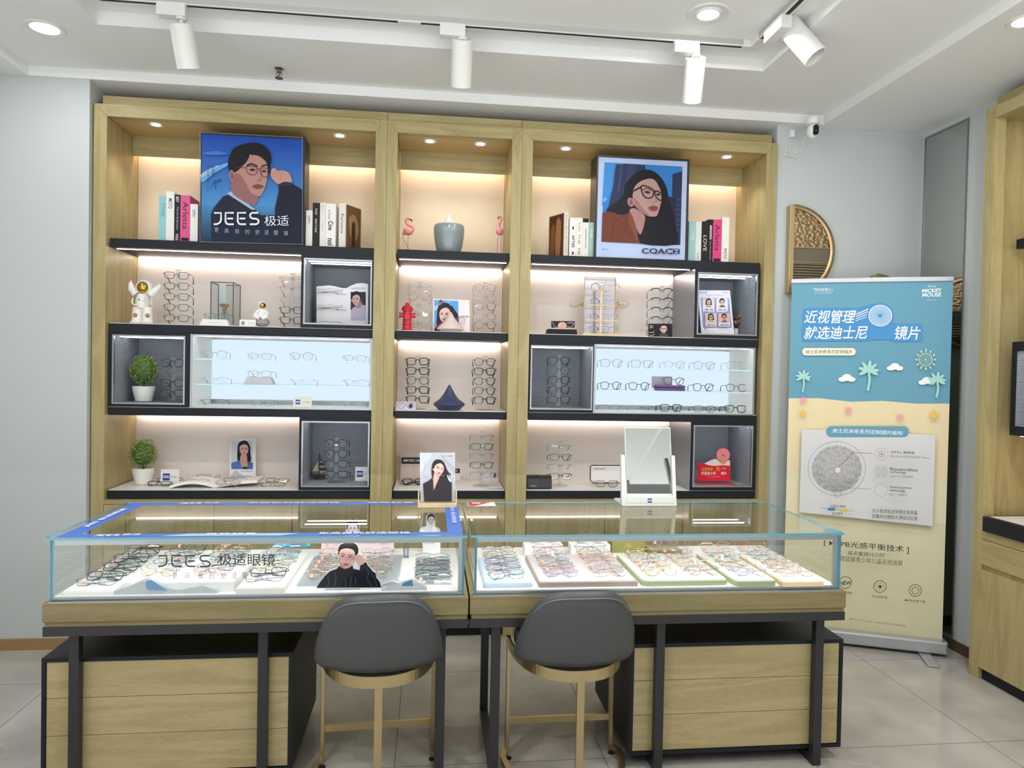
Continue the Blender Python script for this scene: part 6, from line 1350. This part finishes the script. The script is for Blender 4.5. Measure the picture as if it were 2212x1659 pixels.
MB().tube(smooth_poly(sp([(412, 485), (402, 510), (440, 538), (520, 525), (570, 490), (600, 478), (565, 500), (575, 528), (640, 515), (760, 500)]), 5, False), .0022, GS, n=6).tube(smooth_poly(sp([(900, 520), (1000, 505), (1070, 470), (1040, 530), (1090, 500), (1060, 560), (1040, 575), (1090, 520), (1160, 500)]), 5, False), .0022, GS, n=6).tube(smooth_poly(sp([(1120, 455), (1190, 455), (1222, 500), (1170, 545), (1100, 552)]), 5, False), .0022, GS, n=6).build('script', t)
fnb = plane3((0, 4.0, Z2), (0, -1, .05)); nb = (0, -1, .05)
t, o = card('display_card', 'black card with a pale bearded face, standing in front of the browline rack', 'card', fnb, nb, tf([(1500, 965), (1500, 775), (1832, 775), (1836, 965)]), .003, flat('1f1a1d'))
a = Art(fnb, nb, T_); head(a, 1715, 850, 90, 110, 'd8b9ac', 'a98d84', '2a2226', glass='1a1a1a', turn=-.4); a.poly([(1640, 960), (1670, 900), (1715, 905), (1770, 920), (1790, 962)], '4a4046', 0).text('JISC', 1515, 800, 1565, 850, 'cfc8c4', .01)
for y_ in (900, 940): a.line([(1510, y_), (1560, y_), (1580, y_-20)], 7, 'd8d2cf', sm=2)
a.build('print', o)
# poster card with four faces, and a dried flower vase
T_ = (1490, 580, 10.37); fnb = plane3((0, 4.06, 1.70), (0, -1, .10)); nb = (0, -1, .10); tf = lambda q: [(T_[0]+x/T_[2], T_[1]+y/T_[2]) for x, y in q]
t, o = card('photo_card', 'white leaning card with four small portraits on blue', 'photo card', fnb, nb, tf([(262, 1462), (180, 488), (900, 492), (998, 1470)]), .004, flat('ebe6ec'))
a = Art(fnb, nb, T_); a.poly([(240, 655), (880, 664), (945, 1328), (295, 1320)], '8f9fd4').poly([(240, 655), (880, 664), (893, 800), (255, 790)], '8cb6e4')
a.rect(222, 515, 382, 558, '8a97d8').rect(240, 527, 364, 546, 'dfe4f4').text('HOYA', 738, 525, 866, 553, '98a2c4', .01).text('看清看远 新一代渐进多焦点镜片', 352, 588, 758, 614, '9aa6d2')
for cx, cy_, lg, bgc, sk in ((420, 815, 1, 'e9e0e2', 'e6cfc6'), (712, 820, 0, 'e9e0e2', 'e6cfc6'), (455, 1160, 1, 'd9bfb8', 'cfa594'), (745, 1165, 0, 'd3ab9e', 'c4937f')):
    w_ = 130; a.rrect(cx-w_, cy_-148, cx+w_, cy_+148, 22, 'e9e2e6' if cy_ < 900 else 'dccfd2'); a.rrect(cx-w_+6, cy_-142, cx+w_-6, cy_+48, 18, bgc)
    head(a, cx, cy_-58, 96, 120, sk, 'b98f80', '3a3034' if lg else '221c20', long=.5 if lg else 0, glass='5a4a4a')
    a.poly([(cx-70, cy_+48), (cx-40, cy_+18), (cx, cy_+8), (cx+40, cy_+18), (cx+70, cy_+48)], '5a5058' if not lg else 'c4a89f', 0); a.line([(cx-90, cy_+112), (cx-8, cy_+110)], 14, '5a545c').line([(cx+12, cy_+112), (cx+92, cy_+110)], 14, '77707a')
a.line([(385, 985), (780, 992)], 14, 'c4cbe8').ell(317, 1358, 18, 14, 'b03448').ring(398, 1362, 18, 16, 3, 'b9b4bc').line([(300, 1395), (385, 1396)], 6, '9a959c').line([(300, 1424), (560, 1430)], 6, 'bdb8c0'); a.build('print', o)
q = at(1590, 700, 4.15); q.z = 1.701; t = thing('dried_flower_vase', 'small white vase of dried tan flowers half hidden by the four-portrait card', 'vase', q)
MB().lathe([(0, 0), (.014, 0), (.016, .03), (.012, .05), (.010, .05), (.010, .01), (0, .01)], q, mat('white_ceramic', 'e4e3df', .25), 18).build('vase', t); m = MB(); R_ = random.Random(2)
for i in range(14): w = R_.uniform(0, 6.3); e = q+Vector((.026*math.cos(w)*R_.random(), .02*math.sin(w), .08+.05*R_.random())); m.tube([q+Vector((0, 0, .04)), e], .001, mat('dry_stem2', '4d3a2c', .8), n=5).ball(e, (.009, .008, .008), mat('dry_petal2', ('b98d66'), .85) if i % 2 else mat('dry_petal3', '6a4632', .85), 8, 6)
m.build('flowers', t)
# lowest right: black case, framed sign, red disc stand
o = P3(1164.5, 3.99, Z4); t = thing('eyewear_case', 'black leather eyewear case with a thin strap, on the lowest right shelf', 'eyewear case', o); LB = mat('black_leather', '1c1b21', .35)
x0, x1 = at(1139, 1030, 3.99).x, at(1191, 1030, 3.99).x
MB().prism([(x0, 3.965, Z4+.008), (x0, 3.97, Z4+.058), (x0, 3.985, Z4+.073), (x0, 4.03, Z4+.073), (x0, 4.035, Z4+.008), (x0, 4.02, Z4), (x0, 3.98, Z4)], (x1-x0, 0, 0), LB).build('body', t)
MB().tube([(x0+.048, 4.02, Z4+.0745), (x0+.055, 3.985, Z4+.0745), (x0+.064, 3.967, Z4+.058), (x0+.078, 3.962, Z4+.01), (x0+.085, 3.955, Z4+.002)], .0014, LB, n=5).build('strap', t)
a = Art(quadfn((x0, 3.9645, Z4+.008), (x1, 3.9645, Z4+.008), (x0, 3.9695, Z4+.058)), NY); a.text('Montblanc', .14, .72, .36, .84, 'd8d8dc', .01); a.build('lettering', t)
T_ = (1130, 930, 9.617); fnb = plane3((0, 4.05, Z4), (0, -1, .06)); nb = (0, -1, .06); tf = lambda q: [(T_[0]+x/T_[2], T_[1]+y/T_[2]) for x, y in q]
t, o = card('framed_sign', 'white sign with a rounded black outline behind one pair of glasses', 'sign', fnb, nb, tf([(1460, 1102), (1385, 1040), (1388, 750), (1400, 722), (1430, 710), (2000, 712), (2030, 728), (2042, 760), (2046, 1102)]), .006, flat('e4dedd'))
a = Art(fnb, nb, T_); a.line([(1462, 1092), (1395, 1035), (1398, 755), (1410, 732), (1435, 722), (1995, 724), (2020, 738), (2032, 770), (2036, 1092)], 20, '241c22', True); a.ring(1462, 796, 15, 17, 4, '8a8486').text('MONTBLANC', 1492, 780, 1708, 812, '55505a', .015); a.build('print', o)
p = at(1310, 1040, 4.01); glasses('rect', 'gun', (p.x, 4.0, Z4+.006), 'dark metal eyeglasses standing in front of the black-outlined sign', None, rz=-.05, sticker=True)
T_ = (1490, 905, 10.37); fnb = planeY(4.04); tf = lambda q: [(T_[0]+x/T_[2], T_[1]+y/T_[2]) for x, y in q]
o0 = at(1541, 1038, 4.04); o0.z = .827
t = thing('promotion_stand', 'red promotional stand with a pink ringed disc in the lower right black box', 'sign', o0)
RD = flat('cf2338', .35)
q0, q1 = at(1490+170/10.37, 1036, 4.04), at(1490+908/10.37, 1036, 4.04)
P = [fnb(*q) for q in tf([(170, 1385), (185, 985), (300, 995), (420, 1035), (560, 1055), (700, 1040), (912, 1050), (905, 1385)])]
for p in P: p.z = max(p.z, .8275)
MB().prism(P, (0, .004, 0), RD).build('front_board', t)
MB().box((q0.x-.012, 3.985, .827), (q1.x+.016, 4.06, .8295), RD).build('base_board', t)
P = [fnb(*q)+Vector((0, .006, 0)) for q in tf([(320, 1010), (480, 930), (575, 900), (910, 930), (912, 1060), (320, 1060)])]
MB().prism(P, (0, .003, 0), flat('e6dad6')).build('back_board', t)
dc = fnb(1490+750/10.37, 905+808/10.37); rr_ = 168/10.37*.00262
d_ = MB().lathe([(0, -.003), (rr_, -.003), (rr_, .003), (0, .003)], dc+Vector((0, .004, 0)), flat('d23a4c', .35), 36, 'y').build('disc', t)
a = Art(planeY(4.0405), NY, T_)
a.ell(748, 808, 150, 150, 'e47f84')
for r_ in (132, 112, 92, 72, 52, 32): a.ring(748, 808, r_, r_, 8, 'eaa0a0')
a.ell(748, 808, 18, 18, 'c92c40').rect(695, 955, 798, 990, 'd8a23a'); a.build('disc_print', d_)
a = Art(planeY(4.0395), NY, T_); a.text('近视管理', 260, 1088, 515, 1160, 'e0a93c', .01, .1).text('就选迪士尼', 255, 1178, 578, 1252, 'f0e6e2', .01, .1).text('镜片', 700, 1180, 826, 1252, 'f0e6e2', .01, .1).text('迪士尼米奇系列定制镜片', 400, 1288, 670, 1306, 'e9bdbb').ell(635, 1118, 54, 54, 'd9683c').ring(635, 1118, 40, 40, 6, 'e48a4c').text('Disney', 722, 1086, 816, 1130, 'eec9c6', .01); a.build('print', t)
# ------------------------------------------------------------------ on the counters
T_ = (845, 920, 8.508); fnb = plane3((0, 3.0119, .8960), (0, -1, .2)); nb = (0, -1, .2); tf = lambda q: [(T_[0]+x/T_[2], T_[1]+y/T_[2]) for x, y in q]
zc = .8902
t, o = card('framed_portrait', 'upright photo panel of a smiling woman in black, in a wooden slot holder', 'photo stand', fnb, nb, tf([(538, 1398), (524, 492), (1174, 492), (1172, 1398)]), .006, flat('c9cdd2'))
t.location.z  # panel stands in the slot of the holder
a = Art(fnb, nb, T_); a.poly([(540, 1396), (528, 500), (1168, 500), (1164, 1396)], 'b9bcc4').poly([(900, 540), (920, 520), (1168, 760), (1168, 900)], 'a9acb6', 0).poly([(528, 500), (760, 500), (528, 900)], 'c6cad0', 0)
a.text('YEIN', 935, 548, 1050, 570, '9a9aa2').text('魅影', 1068, 543, 1128, 568, '6c6c74')
for k_, ch in enumerate('明星代言人推荐'): a.text(ch, 612, 665+17*k_, 627, 679+17*k_, '77777f')
a.line([(600, 940), (640, 920), (630, 945), (700, 935)], 3, '77777f', sm=2)
a.poly([(745, 900), (742, 800), (760, 690), (810, 630), (880, 618), (945, 645), (985, 700), (1015, 780), (1060, 860), (1100, 890), (1085, 905), (1050, 890), (1090, 990), (1120, 1050), (1040, 1040), (980, 900), (860, 940), (770, 980)], '35292e', 3)
a.poly([(775, 940), (790, 860), (860, 930), (885, 905), (880, 980), (800, 1150), (780, 1190), (765, 1050)], 'd6b3a8', 0)
a.poly([(785, 800), (800, 740), (850, 690), (920, 690), (960, 740), (970, 790), (950, 850), (905, 910), (870, 920), (820, 890), (795, 850)], 'e6c3b6', 3).poly([(795, 850), (830, 870), (870, 920), (820, 890)], 'c99c90', 2).ell(778, 800, 16, 26, 'd0a598')
a.poly([(785, 790), (805, 735), (850, 700), (915, 690), (960, 740), (985, 800), (975, 700), (900, 640), (800, 660), (765, 760)], '35292e', 3)
a.line([(835, 748), (862, 740), (885, 752)], 5, '4a3a3a', sm=2).line([(915, 775), (940, 770), (958, 780)], 5, '4a3a3a', sm=2).ell(858, 770, 18, 7, '2c2224', .2).ell(942, 798, 14, 6, '2c2224', .2).line([(898, 790), (905, 832), (885, 836)], 4, 'c08f84', sm=2)
a.poly([(845, 848), (880, 862), (915, 868), (895, 886), (862, 874)], '9c4a50', 2)
for c_ in ((858, 772), (940, 800)): a.ring(*c_, 36, 26, 3, '8a6a5c', 18)
a.poly([(608, 1392), (585, 1062), (690, 1010), (745, 960), (770, 1000), (778, 1192), (800, 1150), (895, 930), (1010, 900), (1050, 960), (1112, 1030), (1112, 1392)], '322c31', 0).line([(778, 1192), (800, 1390)], 3, '221d21').poly([(1020, 890), (1090, 990), (1115, 1040), (1060, 1010)], 'cfd2d8', 2); a.build('print', o)
oak = wood('x', 'oakl', 'd9b98a', 'e8cfa6')
h0, h1 = at(902.5, 1090, 3.0067).x, at(986.5, 1090, 3.0067).x; bz_ = .8899
PZ = [v.co.z+o.location.z+t.location.z for v in o.data.vertices]
t2 = thing('slot_holder', 'wooden U-shaped holder carrying the portrait panel of the woman in black', 'photo holder', ((h0+h1)/2, 3.0067, bz_))
zl = min(PZ)-.001; yl = fnb(945, 1085).y
MB().box((h0, yl-.028, bz_), (h1, yl+.03, zl), oak, .002).build('base', t2)
for x in (h0, h1-.0055): MB().box((x, yl-.016, zl), (x+.0055, yl+.03, zl+.05), oak, .001).build('upright', t2)
# white table mirror
T_ = (1330, 900, 7.54); yb = 3.0119; tf = lambda q: [(T_[0]+x/T_[2], T_[1]+y/T_[2]) for x, y in q]
m0, m1 = at(1330+118/7.54, 1095, yb), at(1330+992/7.54, 1095, yb); cx = (m0.x+m1.x)/2
t = thing('table_mirror', 'white-framed tilting mirror standing on the right counter', 'mirror', (cx, yb+.03, .8899))
WPL = mat('mirror_white', 'd9dad6', .35)
MB().box((m0.x-.004, yb, .8899), (m1.x+.002, yb+.14, .9022), WPL, .003).build('base_plate', t)
zp = at(1400, 900+1290/7.54, yb).z
fp = MB().box((m0.x+.0135, yb, .9022), (m1.x-.0135, yb+.02, zp), WPL, .002).build('front_panel', t)
fz = lambda y: at(1400, 900+y/7.54, yb).z
for q in ([(100, 1480), (92, 630), (148, 630), (182, 1285), (182, 1480)], [(935, 1480), (915, 640), (966, 640), (992, 1480)]):
    P = [at(*p_, yb) for p_ in tf(q)]
    for p_ in P: p_.z = max(p_.z, .9022)
    MB().prism([p_+Vector((0, .0022, 0)) for p_ in P], (0, .022, 0), WPL).build('arm', t)
fnm = plane3((0, yb+.012, fz(1270)), (0, -1, .30)); nm_ = Vector((0, -1, .30)).normalized()
P = [fnm(*q) for q in tf([(178, 1285), (145, 175), (888, 178), (938, 1285)])]
mf = MB().prism(P, -nm_*.012, WPL).build('mirror_frame', t)
P = [fnm(*q)+nm_*.0006 for q in tf([(186, 1252), (155, 188), (880, 192), (918, 1256)])]
MB().prism(P, -nm_*.0004, mat('mirror_silver', 'c4c5c1', .015, 1)).build('mirror_glass', mf)
a = Art(planeY(yb), NY, T_); a.rect(516, 1328, 594, 1404, 'f2f2f4').rect(519, 1331, 591, 1401, '27308c').rect(519, 1352, 591, 1357, 'e8eaf4').rect(519, 1374, 591, 1379, 'e8eaf4').text('ZEISS', 524, 1359, 586, 1372, 'e8eaf4', .02); a.build('logo', fp)
# a leaflet lying on the counter behind the framed portrait
t = thing('leaflet', 'red and white leaflet lying on the left end of the right counter', 'leaflet', (.2297, 3.0694, .8893)); MB().box((.167, 3.0276, .8893), (.287, 3.1163, .8899), flat('e6dcdc')).build('sheet', t)
a = Art(lambda x, y: Vector((x, y, .8900)), (0, 0, 1), step=.0002); a.poly([(.1702, 3.0307), (.1984, 3.0307), (.2714, 3.1132), (.1702, 3.1132)], 'b83a4c').rect(.188, 3.0798, .2245, 3.1007, 'e9dede'); a.build('print', t)
# man in black cut-out inside the left counter
T_ = (630, 1150, 5.53); fnb = planeY(2.5317); tf = lambda q: [(T_[0]+x/T_[2], T_[1]+y/T_[2]) for x, y in q]
out = [(290, 672), (330, 600), (390, 520), (450, 462), (540, 425), (570, 395), (560, 330), (552, 260), (570, 190), (605, 130), (690, 112), (770, 130), (800, 180), (796, 250), (790, 268), (830, 258), (865, 290), (892, 350), (900, 375), (960, 450), (1000, 470), (1010, 530), (1050, 580), (1075, 650), (1065, 664)]
P = [fnb(*q) for q in tf(out)]
for p_ in P: p_.z = max(p_.z, .6908)
t = thing('cutout_figure', 'cut-out of a person in a black leather jacket behind the front glass', 'cut-out', (P[0].x+.09, 2.5338, .6898))
o = MB().prism(P, (0, .003, 0), flat('e8e8ea')).build('board', t)
MB().box((P[0].x+.03, 2.5354, .6899), (P[0].x+.15, 2.5682, .6919), M_ACR).build('foot', t)
a = Art(planeY(2.5316), NY, T_, step=.0002)
a.poly([(296, 664), (335, 598), (395, 522), (455, 466), (560, 425), (580, 405), (620, 440), (700, 420), (740, 435), (812, 450), (818, 395), (885, 352), (905, 385), (962, 458), (1003, 490), (1012, 540), (1052, 590), (1070, 658)], '12121c', 0)
a.poly([(575, 405), (620, 432), (700, 400), (715, 380), (740, 440), (700, 480), (600, 480), (545, 430)], '0c0c12', 2)
for q in ([(640, 560), (650, 620), (640, 655)], [(720, 520), (705, 590), (700, 650)], [(760, 540), (765, 620)], [(890, 420), (920, 480), (905, 560), (960, 640)], [(430, 520), (445, 600), (425, 650)], [(940, 470), (985, 540), (1020, 640)], [(520, 470), (530, 560), (510, 640)]): a.line(q, 9, '4c4b63', sm=3)
a.poly([(560, 270), (560, 190), (600, 135), (690, 118), (765, 135), (797, 185), (790, 255), (745, 275), (590, 280)], '17141c', 3)
a.poly([(566, 270), (580, 215), (640, 190), (720, 200), (755, 240), (748, 310), (735, 370), (700, 412), (640, 432), (600, 415), (572, 370), (562, 320)], 'd7aca4', 3).poly([(566, 290), (585, 360), (640, 432), (600, 415), (572, 370)], 'b58680', 3).poly([(745, 275), (762, 290), (740, 350), (738, 300)], 'b58680', 2)
a.line([(585, 258), (610, 248), (638, 262)], 6, '3a2c30', sm=2).line([(675, 268), (705, 262), (728, 275)], 6, '3a2c30', sm=2).ell(612, 282, 18, 7, '2c2226').ell(700, 292, 18, 7, '2c2226').line([(655, 280), (662, 330), (640, 345)], 4, 'b07e78', sm=2).poly([(612, 375), (645, 366), (690, 378), (660, 395), (632, 392)], 'a05c60', 2)
for c_ in ((612, 288), (700, 298)): a.ring(*c_, 36, 28, 3, '7c5a58', 18)
a.poly([(740, 300), (770, 275), (800, 262), (840, 268), (862, 300), (886, 348), (820, 392), (790, 370), (765, 330)], 'd9aea6', 3)
for q in ([(770, 280), (790, 310), (780, 330)], [(800, 268), (825, 300), (815, 335)], [(745, 300), (765, 305)]): a.line(q, 4, 'a8807c', sm=2)
a.build('print', o)
# cards at the back of the left counter
T_ = (630, 1150, 5.53); tf = lambda q: [(T_[0]+x/T_[2], T_[1]+y/T_[2]) for x, y in q]
fnb = planeY(3.0276)
def setback(pts, z0=.6899):
    P = [fnb(*q) for q in pts]
    for p_ in P:
        if p_.z < z0+.02: p_.z = z0
        p_.z = min(p_.z, .8782)
    return P
P = setback([(693, 1196), (695, 1160), (745, 1160), (748, 1132), (756, 1122), (768, 1122), (776, 1132), (778, 1160), (851, 1160), (851, 1196)])
t = thing('backdrop_card', 'blush backdrop card with a woman\'s head rising above its edge', 'photo card', ((P[0].x+P[-1].x)/2, 3.0276, .6899)); o = MB().prism(P, (0, .004, 0), flat('dcc7c8')).build('board', t)
a = Art(planeY(3.0271), NY, (0, 0, 1), step=.0002); a.text('YEIN · 魅影', 786, 1168.5, 841, 1176, 'a79a9e'); head(a, 762, 1142, 21, 28, 'e6d2cc', 'c9aaa4', '33282c'); a.line([(720, 1172), (728, 1166), (722, 1178), (735, 1172)], .8, 'b3a4aa', sm=2).line([(706, 1170), (706, 1180)], 1.5, 'a79a9e'); a.build('print', o)
P = setback([(913, 1200), (913, 1150), (905, 1148), (910, 1140), (921, 1136), (920, 1118), (926, 1109), (937, 1109), (942, 1120), (940, 1136), (950, 1142), (952, 1148), (951, 1200)])
t = thing('cutout_figure', 'small cut-out of a person in white behind the strip tray', 'cut-out', ((P[0].x+P[-1].x)/2, 3.0276, .6899)); o = MB().prism(P, (0, .004, 0), flat('e4e2e0')).build('board', t)
a = Art(planeY(3.0271), NY, (0, 0, 1), step=.0002); head(a, 931.5, 1124, 14, 20, 'dcc6bd', 'bfa59c', '3a2f2e'); a.poly([(908, 1148), (914, 1141), (925, 1137), (938, 1137), (948, 1142), (950, 1148)], 'eeecea', 0).text('WOMEN 魅影', 916, 1172, 938, 1175, '8a8a90').line([(932, 1140), (936, 1132)], 1.6, 'dcc6bd'); a.build('print', o)
# blue wing-shaped sign
T_ = (380, 1150, 7.373); fnb = planeY(2.9963); tf = lambda q: [(T_[0]+x/T_[2], T_[1]+y/T_[2]) for x, y in q]
P = [fnb(*q) for q in tf([(1515, 330), (1530, 250), (1580, 185), (1600, 130), (2150, 130), (2135, 220), (2105, 260), (2060, 275), (2050, 328)])]
for p_ in P: p_.z = max(p_.z, .7326)
t = thing('shelf_sign', 'bright blue wing-shaped sign standing at the back of the left counter', 'sign', (P[4].x-.1, 2.9963, .6899)); o = MB().prism(P, (0, .003, 0), flat('3db4e6')).build('board', t)
MB().box((P[0].x+.05, 2.9973, .6899), (P[0].x+.11, 2.9994, .7394), M_ACR).build('foot', t)
a = Art(planeY(2.9958), NY, T_, step=.0002); a.text('超轻材料', 1830, 168, 2085, 210, '1f4f8c').text('更舒适感设计', 1600, 272, 2000, 312, '1f4f8c').line([(1540, 250), (1620, 200), (1640, 140)], 8, 'dff1fa', sm=2).line([(1600, 260), (1700, 220), (1780, 150)], 8, 'dff1fa', sm=2); a.build('print', o)
# wavy acrylic strips at the front of the left counter
WV = clear('wave_acrylic', 'dfe4ea', 1, 1.5, .1, .35); WB = mat('wave_blue', '6f9cc4', .3)
def wave(label, px, Y, bl):
    P = [at(u, v, Y) for u, v in px]
    for p_ in P: p_.z = max(p_.z, .6899)
    P.sort(key=lambda p: p.x); base = [Vector((P[-1].x, Y, .6897)), Vector((P[0].x, Y, .6897))]
    t = thing('wave_ornament', label, 'ornament', ((P[0].x+P[-1].x)/2, Y, .6897), group='wavy acrylic strips'); MB().prism(P+base, (0, .02, 0), WV).build('strip', t)
    q = [at(u, v, Y-.0012) for u, v in bl]; MB().prism(q, (0, .0008, 0), WB).build('blue_inlay', t)
wave('long wavy acrylic strip in front of the thick white tray', smooth_poly([(246, 1278), (280, 1266), (310, 1252), (325, 1251), (350, 1266), (385, 1274), (420, 1268), (440, 1266), (470, 1276)], 3, False), 2.5181, [(314, 1262), (316, 1255), (326, 1253), (350, 1268), (362, 1276), (318, 1274)])
wave('short wavy acrylic strip right of the cut-out person in black', smooth_poly([(824, 1264), (836, 1259), (848, 1257), (862, 1259), (876, 1254), (890, 1251), (902, 1258), (922, 1270)], 3, False), 2.5181, [(866, 1266), (872, 1259), (890, 1252.5), (893, 1266)])
# clear figurine and white risers, olive box
q = atz(877, 1204, DZ); t = thing('glass_figurine', 'small clear crystal figurine between the two clear trays', 'figurine', q)
CR = clear('crystal', 'c9ced4', 1, 1.7, .02, .08)
MB().box(q+Vector((-.011, -.01, 0)), q+Vector((.011, .01, .006)), CR, .001).build('base', t); MB().tube([q+Vector((-.007, 0, .006)), q+Vector((-.008, 0, .05)), q+Vector((-.004, 0, .075))], [.004, .006, .005], CR, n=8).tube([q+Vector((.007, 0, .006)), q+Vector((.007, 0, .05)), q+Vector((.004, 0, .075))], [.004, .006, .005], CR, n=8).ball(q+Vector((0, 0, .085)), (.012, .01, .014), CR, 12, 8).tube([q+Vector((.006, 0, .09)), q+Vector((.014, 0, .115))], [.004, .002], CR, n=6).build('figure', t)
for (u0, u1, w_, lb) in ((1133, 1216, 'left', 'first white riser box behind the blush tray, carrying gold glasses'), (1233, 1318, 'right', 'second white riser box behind the blush tray, carrying rose gold glasses')):
    x0, x1 = at(u0, 1185, 2.965).x, at(u1, 1185, 2.965).x; zt = at(u0, 1177, 2.965).z
    t = thing('riser_box', lb, 'display block', ((x0+x1)/2, 2.9963, DZ), group='white riser boxes'); MB().box((x0, 2.9597, DZ), (x1, 3.0276, zt), flat('e6e3e2'), .002).build('box', t)
    glasses('round' if w_ == 'left' else 'pilot', 'silver' if w_ == 'left' else 'rose', ((x0+x1)/2, 2.9858, zt+.004), f'folded {"silver" if w_ == "left" else "rose gold"} eyeglasses lying on the {"first" if w_ == "left" else "second"} white riser box', 'eyeglasses on the white riser boxes', tilt=-.9, folded=True, sticker=True)
x0, x1 = at(1322, 1180, 3.0067).x, at(1394, 1180, 3.0067).x; zt = at(1350, 1163, 3.0067).z
t = thing('gift_box', 'olive green box with a small gold emblem at the back of the right counter', 'box', ((x0+x1)/2, 3.0276, DZ)); OL = flat('8d8a50')
o = MB().box((x0, 3.0067, DZ), (x1, 3.085, zt), OL, .001).build('box', t)
a = Art(planeY(3.0062), NY, (1320, 1150, 7.9), step=.0002)
for dx in (-18, 18): a.ring(298+dx, 205, 17, 17, 5, 'd8c06a', 14).ring(298+dx, 245, 17, 20, 5, 'd8c06a', 14)
for k_ in range(11): a.rect(50+50*k_, 112, 72+50*k_, 120, 'c9c59a')
a.build('emblem', o)
x2 = at(1468, 1180, 2.9963).x
t = thing('open_case', 'open flat olive case beside the olive green box', 'eyewear case', ((x1+x2)/2, 2.9963, DZ)); MB().box((x1+.006, 2.9597, DZ), (x2, 3.0485, DZ+.02), flat('7d7448'), .003).build('base', t); MB().box((x1+.012, 2.965, DZ+.02), (x2-.006, 3.0433, DZ+.022), flat('b3a878')).build('lining', t)
glasses('boston', 'lilac', ((x1+x2)/2+.01, 2.9963, DZ+.03), 'folded lilac eyeglasses in the open olive case', None, tilt=-.6, folded=True, sticker=True)
# ------------------------------------------------------------------ side cabinet contents
bl = Vector((2.86, 3.14, 1.656)); br = Vector((2.86, 2.80, 1.656)); tl = Vector((2.93, 3.14, 1.955)); n = Vector((-1, 0, .233)).normalized()
t = thing('leaning_sign', 'blue-framed white sign leaning on top of the side cabinet\'s black box', 'sign', (2.87, 2.97, 1.656)); o = MB().prism([bl, br, br+(tl-bl), tl], -n*.006, flat('2c4fa8')).build('board', t)
a = Art(quadfn(bl, br, tl), n, step=.0003); a.rrect(.04, .17, .96, .82, .05, 'e2e0dc').rect(.3, .25, .5, .33, '6f9c7c').line([(.12, .4), (.5, .4)], .02, '77808a').ring(.35, .5, .12, .07, .02, 'a9c4b0', 16).line([(.1, .58), (.6, .58)], .02, '55595e').line([(.1, .68), (.6, .7)], .015, '9a9aa0').ell(.05, .91, .02, .02, 'e6e9f2', n=10).text('HOYA', .35, .87, .6, .93, 'c4cfea'); a.build('print', o)
t = thing('eyewear_pedestal', 'black pedestal inside the side cabinet\'s niche', 'display stand', (2.91, 2.95, 1.25)); BKL = mat('gloss_black', '121216', .15)
MB().box((2.83, 2.70, 1.25), (2.99, 3.06, 1.262), BKL, .003).build('base', t); MB().box((2.88, 2.90, 1.262), (2.94, 2.95, 1.385), BKL).build('stem', t); MB().box((2.83, 2.70, 1.385), (2.99, 3.07, 1.397), BKL, .003).build('top', t)
